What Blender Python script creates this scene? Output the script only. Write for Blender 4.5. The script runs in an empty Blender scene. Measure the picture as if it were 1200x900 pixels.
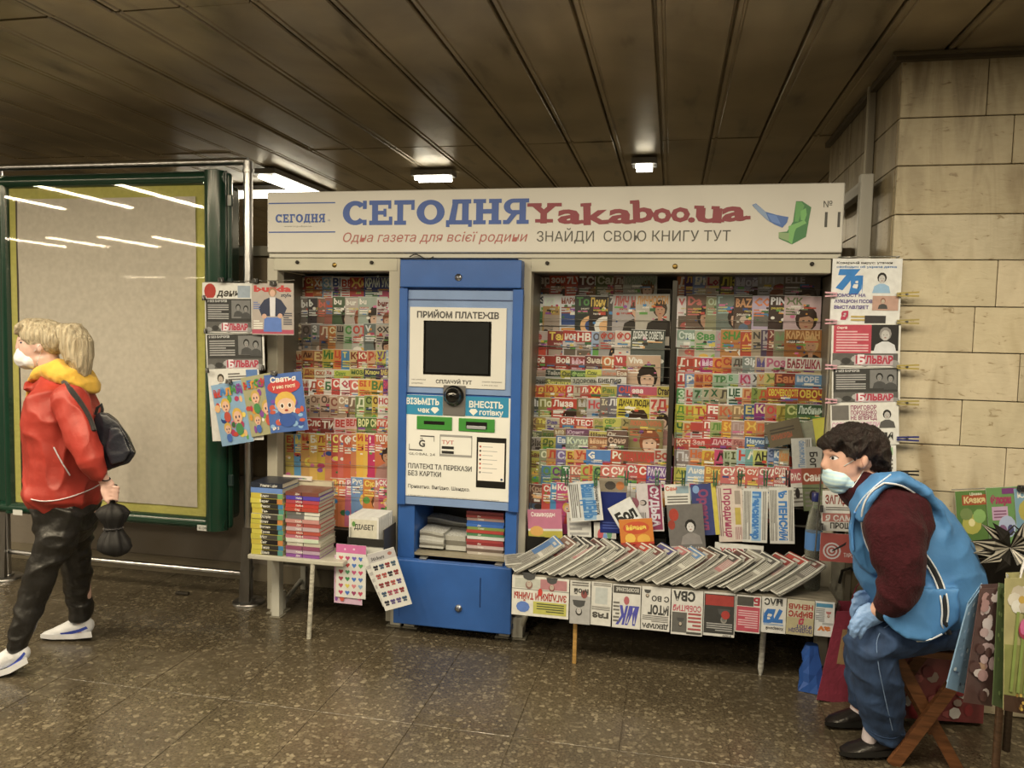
import bpy, bmesh, math, random
from mathutils import Vector, Matrix, noise
random.seed(7)
SC = bpy.context.scene
COL = SC.collection
# ------------------------------------------------------------------ camera
F_PX, CAM = 900.0, Vector((0, 0, 1.5))
def _axes(yaw, pitch, roll):
    a, p, r = (math.radians(v) for v in (yaw, pitch, roll))
    F = Vector((-math.sin(a)*math.cos(p), math.cos(a)*math.cos(p), -math.sin(p)))
    R0 = Vector((math.cos(a), math.sin(a), 0)); U0 = R0.cross(F)
    return math.cos(r)*R0+math.sin(r)*U0, -math.sin(r)*R0+math.cos(r)*U0, F
CR, CU, CF = _axes(11.7, 3.85, 1.25)
cd = bpy.data.cameras.new('camera'); cam = bpy.data.objects.new('camera', cd); COL.objects.link(cam)
cd.sensor_width = 36; cd.lens = 36*F_PX/1200; cd.clip_start = .05
cam.matrix_world = Matrix(((CR.x, CU.x, -CF.x, CAM.x), (CR.y, CU.y, -CF.y, CAM.y), (CR.z, CU.z, -CF.z, CAM.z), (0, 0, 0, 1)))
SC.camera = cam
# ------------------------------------------------------------------ exposure, world, lamps
SC.view_settings.view_transform = 'Standard'; SC.view_settings.look = 'None'
SC.view_settings.exposure = 0.25; SC.view_settings.gamma = 1; SC.view_settings.use_curve_mapping = False
W = bpy.data.worlds.new('world'); SC.world = W; W.use_nodes = True
W.node_tree.nodes['Background'].inputs[0].default_value = (1.0, .80, .55, 1)
W.node_tree.nodes['Background'].inputs[1].default_value = .30
TUBE_W = 24.0
def tube_or_fill_light(x, y, z=2.585, L=1.12, power=TUBE_W, alongx=False, wd=.075):
    l = bpy.data.lights.new('tube_or_fill_light', 'AREA'); l.shape = 'RECTANGLE'
    l.size, l.size_y = (L, wd) if alongx else (wd, L)
    l.energy = power; l.color = (1.0, .835, .565)
    o = bpy.data.objects.new('tube_or_fill_light', l); COL.objects.link(o); o.location = (x, y, z)
    return o
for x in (-5.75, -5.0, -4.28, -3.5, -2.75, -2.0, -1.25, -.5, .25, 1.0, 1.75):
    tube_or_fill_light(x, 1.40)
for x in (-8.6, -7.9, -7.1, -6.35, -4.2, -2.6, -1.0, .6):
    tube_or_fill_light(x, -1.8, power=TUBE_W*.9)
for x in (-12, -10.4, -8.8): tube_or_fill_light(x, -8.5, power=14, alongx=True)
# ------------------------------------------------------------------ maths of places
def ray(px, py): return CF + CR*((px-600)/F_PX) + CU*((450-py)/F_PX)
def at(px, py, X=None, Y=None, Z=None):
    d = ray(px, py)
    t = (X-CAM.x)/d.x if X is not None else (Y-CAM.y)/d.y if Y is not None else (Z-CAM.z)/d.z
    return CAM + d*t
def Q(px, py, z): return CAM + ray(px, py)*z        # z = distance along the view axis
# ------------------------------------------------------------------ colours
KK = (.80, .70, .52)
def lin(v): return v/12.92 if v <= .04045 else ((v+.055)/1.055)**2.4
_cc = {}
def C(h):
    """colour read from the photograph -> albedo under the warm tubes"""
    if isinstance(h, tuple): return h
    if h not in _cc:
        r = [lin(int(h[i:i+2], 16)/255)/k*.80 for i, k in zip((0, 2, 4), KK)]
        g_ = .3*r[0]+.59*r[1]+.11*r[2]; r = [g_+(v-g_)*.90 for v in r]
        _cc[h] = tuple(min(.84, max(.006, v)) for v in r)+(1.0,)
    return _cc[h]
# ------------------------------------------------------------------ materials
def new_mat(name):
    m = bpy.data.materials.new(name); m.use_nodes = True
    nt = m.node_tree; b = nt.nodes['Principled BSDF']
    return m, nt, b
def N(nt, t, **kw):
    n = nt.nodes.new(t)
    for k, v in kw.items():
        if k in n.inputs: n.inputs[k].default_value = v
        else: setattr(n, k, v)
    return n
def ramp(nt, stops):
    r = N(nt, 'ShaderNodeValToRGB'); e = r.color_ramp.elements
    while len(e) < len(stops): e.new(.5)
    for i, (p, c) in enumerate(stops):
        e[i].position = p; e[i].color = c if len(c) == 4 else tuple(c)+(1,)
    return r
def mix(nt, a, b, f, mode='MIX'):
    m = N(nt, 'ShaderNodeMix', data_type='RGBA', blend_type=mode)
    for s, v in ((m.inputs[6], a), (m.inputs[7], b), (m.inputs[0], f)):
        if hasattr(v, 'is_output'): nt.links.new(v, s)
        else: s.default_value = v
    return m.outputs[2]
def vmat(name, rough=.5, metal=0., var=.08, scale=20., bump=0., bscale=60., coat=0., stretch=(1, 1, 1), spec=.5, dirt=0., sheen=0.):
    """material that takes the colour printed on each face and adds grain, wear and relief"""
    m, nt, b = new_mat(name); L = nt.links.new
    a = N(nt, 'ShaderNodeAttribute', attribute_name='Col'); tc = N(nt, 'ShaderNodeTexCoord')
    mp = N(nt, 'ShaderNodeMapping'); mp.inputs['Scale'].default_value = stretch; L(tc.outputs['Object'], mp.inputs[0])
    n = N(nt, 'ShaderNodeTexNoise', Scale=scale, Detail=4.); L(mp.outputs[0], n.inputs['Vector'])
    r = ramp(nt, [(.3, (1-var*2,)*3), (.7, (1+var*.6,)*3)]); L(n.outputs[0], r.inputs[0])
    c = mix(nt, a.outputs[0], r.outputs[0], 1., 'MULTIPLY')
    if dirt:
        n3 = N(nt, 'ShaderNodeTexNoise', Scale=3., Detail=6.); L(tc.outputs['Object'], n3.inputs['Vector'])
        r3 = ramp(nt, [(.42, (1, 1, 1)), (.75, (1-dirt, 1-dirt*1.1, 1-dirt*1.3))]); L(n3.outputs[0], r3.inputs[0])
        c = mix(nt, c, r3.outputs[0], 1., 'MULTIPLY')
    L(c, b.inputs['Base Color']); b.inputs['Roughness'].default_value = rough; b.inputs['Metallic'].default_value = metal
    b.inputs['Specular IOR Level'].default_value = spec; b.inputs['Coat Weight'].default_value = coat; b.inputs['Coat Roughness'].default_value = .12
    b.inputs['Sheen Weight'].default_value = sheen
    if bump:
        n2 = N(nt, 'ShaderNodeTexNoise', Scale=bscale, Detail=5.); L(mp.outputs[0], n2.inputs['Vector'])
        bp = N(nt, 'ShaderNodeBump', Strength=bump, Distance=.01); L(n2.outputs[0], bp.inputs['Height']); L(bp.outputs[0], b.inputs['Normal'])
    return m
M = {}
M['gloss'] = vmat('magazine_gloss_print', .38, var=.05, coat=.12)
M['news'] = vmat('newsprint', .85, var=.06, scale=40, bump=.15, bscale=25)
M['page'] = vmat('page_edges', .9, var=.2, scale=120, stretch=(1, 1, 12))
M['sign'] = vmat('sign_vinyl', .42, var=.03, scale=4)
M['paint'] = vmat('painted_steel', .42, var=.05, scale=6, dirt=.15)
M['bluepaint'] = vmat('blue_powder_coat', .36, var=.05, scale=8, bump=.06, bscale=300, dirt=.1)
M['green'] = vmat('green_enamel', .22, var=.06, scale=6, coat=.3)
M['plastic'] = vmat('plastic', .35, var=.04)
M['film'] = vmat('black_gloss_glass', .12, var=.03, coat=.4)
M['steel'] = vmat('brushed_steel', .28, metal=1., var=.1, scale=30, stretch=(1, 1, .2))
M['fabric'] = vmat('woven_fabric', .85, var=.10, scale=14, bump=.35, bscale=55, sheen=.15)
M['nylon'] = vmat('nylon_shell', .5, var=.10, scale=9, bump=.45, bscale=16)
M['vest'] = vmat('polyester_smock', .62, var=.09, scale=8, bump=.45, bscale=12)
M['denim'] = vmat('denim', .85, var=.22, scale=26, bump=.4, bscale=40, stretch=(1, 1, .4))
M['leather'] = vmat('black_leatherette', .36, var=.10, scale=12, bump=.6, bscale=22)
M['knit'] = vmat('knitted_wool', .95, var=.16, scale=60, bump=.5, bscale=120, sheen=.05, spec=.2)
M['skin'] = vmat('skin', .5, var=.05, scale=30)
M['hair'] = vmat('hair', .5, var=.22, scale=14, bump=.9, bscale=30, stretch=(9, 9, 1.2))
M['hairpony'] = vmat('hair_pony', .5, var=.22, scale=12, bump=.9, bscale=25, stretch=(9, 9, 1.))
M['latex'] = vmat('latex_glove', .45, var=.05, bump=.3, bscale=90)
M['mask'] = vmat('mask_fabric', .8, var=.04, bump=.2, bscale=40, stretch=(.3, .3, 4))
M['wood'] = vmat('varnished_wood', .42, var=.25, scale=10, bump=.15, bscale=20, stretch=(1, 8, 8))
M['rubber'] = vmat('rubber', .7, var=.08)
M['petal'] = vmat('printed_gift_bag', .3, var=.10, scale=18, bump=.2, bscale=14, coat=.2)
M['cush'] = vmat('cushion_cloth', .95, var=.1, bump=.5, bscale=60)
def mat_glass():
    m, nt, b = new_mat('display_glass'); L = nt.links.new
    nt.nodes.remove(b); out = nt.nodes['Material Output']
    t = N(nt, 'ShaderNodeBsdfTransparent'); t.inputs[0].default_value = (.97, .96, .94, 1)
    g = N(nt, 'ShaderNodeBsdfGlossy', Roughness=.03); g.inputs[0].default_value = (1, 1, 1, 1)
    fr = N(nt, 'ShaderNodeFresnel', IOR=1.55); mx = N(nt, 'ShaderNodeMixShader')
    gg = N(nt, 'ShaderNodeNewGeometry'); fm = N(nt, 'ShaderNodeMath', operation='SUBTRACT'); fm.inputs[0].default_value = 1.; L(gg.outputs['Backfacing'], fm.inputs[1])
    f2 = N(nt, 'ShaderNodeMath', operation='MULTIPLY'); L(fr.outputs[0], f2.inputs[0]); L(fm.outputs[0], f2.inputs[1]); L(f2.outputs[0], mx.inputs[0]); L(t.outputs[0], mx.inputs[1]); L(g.outputs[0], mx.inputs[2]); L(mx.outputs[0], out.inputs[0])
    return m
M['glass'] = mat_glass()
def mat_clear(name, tint):
    m, nt, b = new_mat(name); b.inputs['Base Color'].default_value = tint; b.inputs['Roughness'].default_value = .08
    b.inputs['Transmission Weight'].default_value = .92; b.inputs['IOR'].default_value = 1.2
    n = N(nt, 'ShaderNodeTexNoise', Scale=30.); bp = N(nt, 'ShaderNodeBump', Strength=.4, Distance=.004)
    nt.links.new(n.outputs[0], bp.inputs['Height']); nt.links.new(bp.outputs[0], b.inputs['Normal'])
    return m
M['clear'] = mat_clear('clear_plastic', (.85, .92, .9, 1))
def mat_emit(name, col, s):
    m, nt, b = new_mat(name); b.inputs['Base Color'].default_value = (.8, .8, .8, 1)
    b.inputs['Emission Color'].default_value = col; b.inputs['Emission Strength'].default_value = s
    return m
M['lamp'] = mat_emit('fluorescent_tube', (1, .93, .75, 1), 9.)
def mat_ceiling():
    m, nt, b = new_mat('bronze_anodised_ceiling'); L = nt.links.new
    tc = N(nt, 'ShaderNodeTexCoord'); geo = N(nt, 'ShaderNodeNewGeometry')
    mp = N(nt, 'ShaderNodeMapping'); mp.inputs['Scale'].default_value = (1, 1, 1); L(geo.outputs['Position'], mp.inputs[0])
    n1 = N(nt, 'ShaderNodeTexNoise', Scale=1.1, Detail=5., Distortion=.6); L(mp.outputs[0], n1.inputs['Vector'])
    mp2 = N(nt, 'ShaderNodeMapping'); mp2.inputs['Scale'].default_value = (5, 1.2, 1); L(geo.outputs['Position'], mp2.inputs[0])
    n2 = N(nt, 'ShaderNodeTexNoise', Scale=1.6, Detail=6.); L(mp2.outputs[0], n2.inputs['Vector'])
    r1 = ramp(nt, [(.30, (.24, .20, .135)), (.5, (.38, .32, .215)), (.72, (.48, .41, .28))]); L(n1.outputs[0], r1.inputs[0])
    r2 = ramp(nt, [(.26, (.45, .45, .45)), (.40, (.88, .88, .88)), (.7, (1.08, 1.08, 1.08))]); L(n2.outputs[0], r2.inputs[0])
    c = mix(nt, r1.outputs[0], r2.outputs[0], 1., 'MULTIPLY'); L(c, b.inputs['Base Color'])
    b.inputs['Metallic'].default_value = .55
    rr = ramp(nt, [(.3, (.28,)*3), (.7, (.44,)*3)]); L(n2.outputs[0], rr.inputs[0]); L(rr.outputs[0], b.inputs['Roughness'])
    v = N(nt, 'ShaderNodeTexVoronoi', Scale=160.); L(geo.outputs['Position'], v.inputs['Vector'])
    n3 = N(nt, 'ShaderNodeTexNoise', Scale=3.2, Detail=2.); L(mp.outputs[0], n3.inputs['Vector'])
    bp1 = N(nt, 'ShaderNodeBump', Strength=.12, Distance=.03); L(n3.outputs[0], bp1.inputs['Height'])
    bp = N(nt, 'ShaderNodeBump', Strength=.12, Distance=.002); L(v.outputs['Distance'], bp.inputs['Height']); L(bp1.outputs[0], bp.inputs['Normal'])
    L(bp.outputs[0], b.inputs['Normal'])
    return m
M['ceiling'] = mat_ceiling()
def mat_terrazzo():
    m, nt, b = new_mat('wet_terrazzo'); L = nt.links.new
    geo = N(nt, 'ShaderNodeNewGeometry'); P = geo.outputs['Position']
    v = N(nt, 'ShaderNodeTexVoronoi', Scale=58., feature='F1', Randomness=1.); 
    wob = N(nt, 'ShaderNodeTexNoise', Scale=40., Detail=2.); L(P, wob.inputs['Vector'])
    mv = N(nt, 'ShaderNodeVectorMath', operation='MULTIPLY_ADD'); L(wob.outputs['Color'], mv.inputs[0]); mv.inputs[1].default_value = (.025, .025, 0); L(P, mv.inputs[2])
    L(mv.outputs[0], v.inputs['Vector'])
    # only some cells hold a pale stone chip
    sx = N(nt, 'ShaderNodeSeparateColor'); L(v.outputs['Color'], sx.inputs[0])
    size = N(nt, 'ShaderNodeMath', operation='MULTIPLY'); L(sx.outputs[0], size.inputs[0]); size.inputs[1].default_value = .74
    lt = N(nt, 'ShaderNodeMath', operation='SUBTRACT'); L(size.outputs[0], lt.inputs[0]); L(v.outputs['Distance'], lt.inputs[1])
    chip = ramp(nt, [(.0, (0, 0, 0)), (.10, (1, 1, 1))]); L(lt.outputs[0], chip.inputs[0])
    pick = ramp(nt, [(.0, (.10,)*3), (.4, (.3,)*3), (.8, (.6,)*3), (1., (1,)*3)]); L(sx.outputs[1], pick.inputs[0])
    f = mix(nt, chip.outputs[0], pick.outputs[0], 1., 'MULTIPLY')
    n = N(nt, 'ShaderNodeTexNoise', Scale=110., Detail=3.); L(P, n.inputs['Vector'])
    base = ramp(nt, [(.3, (.050, .041, .028)), (.7, (.125, .105, .075))]); L(n.outputs[0], base.inputs[0])
    big = N(nt, 'ShaderNodeTexNoise', Scale=1.3, Detail=5., Distortion=.4); L(P, big.inputs['Vector'])
    br = ramp(nt, [(.3, (.62, .62, .62)), (.7, (1.2, 1.18, 1.12))]); L(big.outputs[0], br.inputs[0])
    fm = N(nt, 'ShaderNodeMath', operation='MULTIPLY'); L(f, fm.inputs[0]); fm.inputs[1].default_value = .74
    c = mix(nt, base.outputs[0], (.31, .275, .205, 1), fm.outputs[0]); c = mix(nt, c, br.outputs[0], 1., 'MULTIPLY')
    L(c, b.inputs['Base Color'])
    wet = N(nt, 'ShaderNodeTexNoise', Scale=1.7, Detail=4.); L(P, wet.inputs['Vector'])
    wr = ramp(nt, [(.38, (.16,)*3), (.62, (.36,)*3)]); L(wet.outputs[0], wr.inputs[0]); L(wr.outputs[0], b.inputs['Roughness'])
    nb = N(nt, 'ShaderNodeTexNoise', Scale=26., Detail=3.); L(P, nb.inputs['Vector'])
    bp = N(nt, 'ShaderNodeBump', Strength=.22, Distance=.01); L(nb.outputs[0], bp.inputs['Height']); L(bp.outputs[0], b.inputs['Normal'])
    b.inputs['Specular IOR Level'].default_value = .55
    return m
M['terrazzo'] = mat_terrazzo()
def mat_stone():
    m, nt, b = new_mat('travertine_tile'); L = nt.links.new
    geo = N(nt, 'ShaderNodeNewGeometry'); P = geo.outputs['Position']; a = N(nt, 'ShaderNodeAttribute', attribute_name='Col')
    mp = N(nt, 'ShaderNodeMapping'); mp.inputs['Scale'].default_value = (1, 1, .35); L(P, mp.inputs[0])
    n1 = N(nt, 'ShaderNodeTexNoise', Scale=5., Detail=7., Distortion=1.2); L(mp.outputs[0], n1.inputs['Vector'])
    r1 = ramp(nt, [(.30, (.62, .56, .48)), (.44, (.92, .90, .86)), (.56, (1.05, 1.03, 1.0)), (.75, (.86, .82, .74))]); L(n1.outputs[0], r1.inputs[0])
    mp2 = N(nt, 'ShaderNodeMapping'); mp2.inputs['Scale'].default_value = (1, 1, 2.6); L(P, mp2.inputs[0])
    n2 = N(nt, 'ShaderNodeTexNoise', Scale=22., Detail=5., Distortion=.8); L(mp2.outputs[0], n2.inputs['Vector'])
    r2 = ramp(nt, [(.27, (.50, .43, .34)), (.36, (.97, .96, .94)), (.6, (1.02, 1.02, 1.01))]); L(n2.outputs[0], r2.inputs[0])
    c = mix(nt, a.outputs[0], r1.outputs[0], 1., 'MULTIPLY'); c = mix(nt, c, r2.outputs[0], 1., 'MULTIPLY')
    # water stains on the upper courses
    sx = N(nt, 'ShaderNodeSeparateXYZ'); L(P, sx.inputs[0])
    hz = N(nt, 'ShaderNodeMapRange'); hz.inputs[1].default_value = 1.75; hz.inputs[2].default_value = 2.45; L(sx.outputs[2], hz.inputs[0])
    mp3 = N(nt, 'ShaderNodeMapping'); mp3.inputs['Scale'].default_value = (9, 9, 1.6); L(P, mp3.inputs[0])
    n3 = N(nt, 'ShaderNodeTexNoise', Scale=1., Detail=6., Distortion=1.5); L(mp3.outputs[0], n3.inputs['Vector'])
    r3 = ramp(nt, [(.46, (0, 0, 0)), (.62, (.75,)*3)]); L(n3.outputs[0], r3.inputs[0])
    fm = N(nt, 'ShaderNodeMath', operation='MULTIPLY'); L(r3.outputs[0], fm.inputs[0]); L(hz.outputs[0], fm.inputs[1])
    c = mix(nt, c, (.17, .135, .085, 1), fm.outputs[0]); L(c, b.inputs['Base Color'])
    b.inputs['Roughness'].default_value = .42
    bp = N(nt, 'ShaderNodeBump', Strength=.25, Distance=.004); L(n2.outputs[0], bp.inputs['Height']); L(bp.outputs[0], b.inputs['Normal'])
    return m
M['stone'] = mat_stone()
M['wallpaint'] = vmat('grimy_plaster', .6, var=.15, scale=3, bump=.2, bscale=30, dirt=.3)
# ------------------------------------------------------------------ mesh builder
_gc = {}
def glyphs(s, bold=0., res=1):
    k = (s, bold, res)
    if k not in _gc:
        c = bpy.data.curves.new('t', 'FONT'); c.body = s; c.resolution_u = res; c.offset = bold; c.fill_mode = 'FRONT'
        o = bpy.data.objects.new('t', c); me = bpy.data.meshes.new_from_object(o)
        vs = [(v.co.x, v.co.y) for v in me.vertices]; fs = [tuple(p.vertices) for p in me.polygons]
        bpy.data.objects.remove(o); bpy.data.curves.remove(c); bpy.data.meshes.remove(me)
        if not vs: vs = [(0, 0), (0, 0), (0, 0)]
        xs = [v[0] for v in vs]; ys = [v[1] for v in vs]
        # every triangle its own corners, lifted a hair so that overlapping strokes of a letter never lie in one plane
        lv = [(q % 13)*1.2e-5 for q, f in enumerate(fs) for _ in f]; nv = [vs[i] for f in fs for i in f]; nf = []; c_ = 0
        for f in fs: nf.append(tuple(range(c_, c_+len(f)))); c_ += len(f)
        vs, fs = nv, nf
        if not vs: vs, lv = [(0, 0)], [0]
        _gc[k] = (vs, fs, min(xs), max(xs), min(ys), max(ys), lv)
    return _gc[k]
class MB:
    def __init__(s): s.v, s.f, s.c, s.sm = [], [], [], []
    def add(s, vs, fs, col, smooth=False):
        n = len(s.v); s.v.extend(Vector(v) for v in vs); c = C(col)
        for f in fs: s.f.append(tuple(i+n for i in f)); s.c.append(c); s.sm.append(smooth)
        return s
    def poly(s, pts, col): return s.add(pts, [tuple(range(len(pts)))], col)
    def box(s, a, b, col):
        (x0, y0, z0), (x1, y1, z1) = a, b
        v = [(x0, y0, z0), (x1, y0, z0), (x1, y1, z0), (x0, y1, z0), (x0, y0, z1), (x1, y0, z1), (x1, y1, z1), (x0, y1, z1)]
        return s.add(v, [(0, 3, 2, 1), (4, 5, 6, 7), (0, 1, 5, 4), (1, 2, 6, 5), (2, 3, 7, 6), (3, 0, 4, 7)], col)
    def rbox(s, a, b, col, r=.008, seg=2, mat=None):
        bm = bmesh.new(); bmesh.ops.create_cube(bm, size=1)
        sz = [b[i]-a[i] for i in range(3)]; ce = [(a[i]+b[i])/2 for i in range(3)]
        for v in bm.verts: v.co = Vector((v.co.x*sz[0], v.co.y*sz[1], v.co.z*sz[2]))
        bmesh.ops.bevel(bm, geom=bm.edges[:], offset=min(r, min(sz)*.45), segments=seg, profile=.5, affect='EDGES')
        for v in bm.verts: v.co = Vector(v.co)+Vector(ce)
        if mat: 
            for v in bm.verts: v.co = mat @ v.co
        bm.verts.index_update(); s.add([v.co.copy() for v in bm.verts], [tuple(v.index for v in f.verts) for f in bm.faces], col, False); bm.free(); return s
    def tube(s, pts, rad, col, n=10, cap=True):
        pts = [Vector(p) for p in pts]; rs = rad if isinstance(rad, (list, tuple)) else [rad]*len(pts)
        vs = []; prev = None
        for i, p in enumerate(pts):
            t = (pts[min(i+1, len(pts)-1)]-pts[max(i-1, 0)]).normalized()
            if prev is None: u = t.orthogonal().normalized()
            else:
                u = prev-t*prev.dot(t); u = u.normalized() if u.length > 1e-6 else t.orthogonal().normalized()
            prev = u; w = t.cross(u)
            for k in range(n): a = 2*math.pi*k/n; vs.append(p+(u*math.cos(a)+w*math.sin(a))*rs[i])
        fs = [(i*n+k, i*n+(k+1) % n, (i+1)*n+(k+1) % n, (i+1)*n+k) for i in range(len(pts)-1) for k in range(n)]
        s.add(vs, fs, col, True)
        if cap: s.add(vs[:n], [tuple(range(n))[::-1]], col); s.add(vs[-n:], [tuple(range(n))], col)
        return s
    def disc(s, c, rx, rz, y, col, n=12, rot=0.):      # flat ellipse in the local cover plane
        pts = []
        for k in range(n):
            a = 2*math.pi*k/n; dx, dz = math.cos(a)*rx, math.sin(a)*rz
            pts.append((c[0]+dx*math.cos(rot)-dz*math.sin(rot), y, c[1]+dx*math.sin(rot)+dz*math.cos(rot)))
        return s.poly(pts, col)
    def rect(s, x0, z0, x1, z1, y, col): return s.poly([(x0, y, z0), (x1, y, z0), (x1, y, z1), (x0, y, z1)], col)
    def text(s, t, o, h, col, w=None, rx=(1, 0, 0), up=(0, 0, 1), bold=.02, ital=0., res=1, align='l', cap=None, wmax=None):
        """letters of cap height h from o; w stretches the line to a width"""
        vs, fs, x0, x1, y0, y1, lv = glyphs(t, bold, res); nn = Vector(rx).cross(Vector(up))
        k = h/(cap or .73); kx = (w/(x1-x0)) if w else k
        if wmax and (x1-x0)*kx > wmax: kx = wmax/(x1-x0)
        o, rx, up = Vector(o), Vector(rx), Vector(up); W_ = (x1-x0)*kx
        sh = 0 if align == 'l' else -W_/2 if align == 'c' else -W_
        return s.add([o+rx*((x-x0)*kx+ital*y*k+sh)+up*(y*k)+nn*l for (x, y), l in zip(vs, lv)], fs, col)
    def lathe(s, c, prof, col, n=20, axis='z'):
        vs = []
        for r, z in prof:
            for k in range(n):
                a = 2*math.pi*k/n
                vs.append((c[0]+r*math.cos(a), c[1]+r*math.sin(a), c[2]+z) if axis == 'z' else (c[0]+r*math.cos(a), c[1]+z, c[2]+r*math.sin(a)))
        m = len(prof)
        fs = [(i*n+k, i*n+(k+1) % n, (i+1)*n+(k+1) % n, (i+1)*n+k) for i in range(m-1) for k in range(n)]
        s.add(vs, fs, col, True); s.add(vs[:n], [tuple(range(n))], col); s.add(vs[-n:], [tuple(range(n))], col); return s
    def xf(s, mtx): s.v = [mtx @ v for v in s.v]; return s
    def mesh(s, name, mat, org=Vector((0, 0, 0))):
        me = bpy.data.meshes.new(name); me.from_pydata([v-org for v in s.v], [], s.f)
        at_ = me.color_attributes.new('Col', 'FLOAT_COLOR', 'CORNER'); buf = []
        for p, c in zip(me.polygons, s.c): buf.extend(c*len(p.vertices))
        at_.data.foreach_set('color', buf); me.polygons.foreach_set('use_smooth', s.sm); me.materials.append(mat if not isinstance(mat, str) else M[mat]); me.update()
        return me
    def build(s, name, mat, parent=None, org=None, local=False):
        """local=True: vertices are in the frame of the parent"""
        if org is None:
            if parent is not None: org = parent['_o'] if False else Vector((0, 0, 0))
            if parent is None and not local:
                mn = [min(v[i] for v in s.v) for i in range(3)]; mx = [max(v[i] for v in s.v) for i in range(3)]
                org = Vector(((mn[0]+mx[0])/2, (mn[1]+mx[1])/2, mn[2]))
        if parent is not None and not local:
            org = WL(parent)
            o = bpy.data.objects.new(name, s.mesh(name, mat, org)); o.parent = parent
        elif parent is not None:
            o = bpy.data.objects.new(name, s.mesh(name, mat)); o.parent = parent
        else:
            org = Vector(org) if org is not None else Vector((0, 0, 0))
            o = bpy.data.objects.new(name, s.mesh(name, mat, org)); o.location = org
        COL.objects.link(o); return o
def WL(o):
    p = Vector((0, 0, 0))
    while o is not None: p += o.location; o = o.parent
    return p
LAB = {}
def tag(o, label, cat, group=None):
    o['label'] = label; o['category'] = cat
    if group: o['group'] = group
    LAB.setdefault(label, []).append(o); return o
def thing(name, loc, label, cat, group=None):
    o = bpy.data.objects.new(name, None); o.empty_display_size = .05; COL.objects.link(o); o.location = loc
    return tag(o, label, cat, group)
def struct(o): o['kind'] = 'structure'; return o
# =================================================================== THE SETTING
CZ = 2.62
mb = MB().box((-13, -10, CZ+.03), (6, 14, CZ+.09), '2a241a'); ceil = struct(mb.build('ceiling', 'ceiling', org=(0, 0, CZ+.03)))
PW, PJ = .2735, [-1.66, .42, 2.5, 4.58, 6.66, 8.74, 10.8]
pm = MB(); w_, l_ = PW-.011, 2.08-.006
prof = [(0, .03), (0, .006), (.004, 0), (.018, 0), (.022, .006), (.029, .006), (.033, 0), (w_-.004, 0), (w_, .006), (w_, .03)]
vs = [(x, 0, z) for x, z in prof]+[(x, l_, z) for x, z in prof]; n = len(prof)
pm.add(vs, [(i, i+1, n+i+1, n+i) for i in range(n-1)]+[tuple(range(n))[::-1], tuple(range(n, 2*n))], 'b0a080')
pme = pm.mesh('ceiling_panel', 'ceiling')
for j in range(1, 6):
    for i in range(-30, 12):
        x = -.369+PW*i
        if x < -8.6 or (x > .80 and 3.3 < PJ[j]+1 < 4.2 and x > .85 and False): continue
        o = bpy.data.objects.new('ceiling_panel', pme); COL.objects.link(o); o.parent = ceil
        o.location = (x, PJ[j], random.uniform(-.0015, .0015)-.03); o.rotation_euler = (random.uniform(-.0012, .0012), random.uniform(-.004, .004), 0)
# floor
mb = MB().box((-13, -10, -.12), (6, 14, -.003), '40382a'); floor = struct(mb.build('floor', 'terrazzo', org=(0, 0, -.03)))
sw, sl = .392, .78
sm_ = MB().rbox((0, 0, -.0035), (sw-.0032, sl-.0032, 0), '40382a', r=.001, seg=1).mesh('floor_slab', 'terrazzo')
for i in range(-12, 7):
    for j in range(0, 4):
        o = bpy.data.objects.new('floor_slab', sm_); COL.objects.link(o); o.parent = floor
        o.location = (-.135+sw*i, 1.93+sl*j-.39*(i % 2)*0, .03+random.uniform(-.0003, .0003))
# parapet behind the kiosk and the far wall
WB = 4.08; wt = at(305, 291, Y=WB).z
mb = MB().box((-9, WB, 0), (.86, WB+.10, wt), '9c8460'); wall_b = struct(mb.build('wall_back', 'wallpaint'))
mb = MB().box((-9, WB-.03, wt-.045), (.8, WB+.12, wt+.01), 'b8ab8c'); mb.build('wall_cap', 'paint', wall_b)
mb = MB().box((-9, WB-.02, 0), (.8, WB, .10), '8a7a5c').box((-9, WB-.012, .10), (.8, WB, .62), '94836a'); mb.build('skirting', 'wallpaint', wall_b)
struct(MB().box((-13, 12.4, 0), (6, 12.6, CZ+.05), 'b09c72').build('wall_far', 'wallpaint'))
struct(MB().box((-12.9, -9.8, 0), (5.9, -9.6, CZ+.05), '86744f').build('wall_behind', 'wallpaint'))
# stone column on the right
CX, CY = at(1058, 65, Z=CZ).x, at(1060, 65, Z=CZ).y
core = struct(MB().box((CX+.022, CY+.022, 0), (3.4, 4.75, CZ+.02), '5a4c34').build('wall_right', 'stone', org=(CX, CY, 0)))
ys = [65, 139, 195, 252, 305, 359, 412, 467, 520, 574, 628, 682, 736, 792]
zs = [CZ-.005]+[at(1062, y, Y=CY).z for y in ys[1:]]+[.0]
cuts = {0: [1160], 1: [1189], 2: [1250], 3: [], 4: [1170], 5: [1143], 6: [1196], 7: [1128], 8: [1180], 9: [1140], 10: [1170]}
rt = random.Random(3)
for r in range(len(zs)-1):
    z1, z0 = zs[r], zs[r+1]+.0035
    if z1-z0 < .02: continue
    xs_ = [CX+.0]+[at(c, ys[r], Y=CY).x for c in cuts.get(r, [1150+20*(r % 3)])]
    while xs_[-1] < 3.0: xs_.append(xs_[-1]+rt.uniform(.75, 1.1))
    for a, b in zip(xs_[:-1], xs_[1:]):
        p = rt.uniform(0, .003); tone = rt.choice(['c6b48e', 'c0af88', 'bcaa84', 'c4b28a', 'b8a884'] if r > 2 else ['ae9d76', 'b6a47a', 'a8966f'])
        MB().rbox((a+.0015, CY-p, z0), (b-.0015, CY+.022, z1), tone, r=.002, seg=1).build('tile', 'stone', core)
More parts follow.
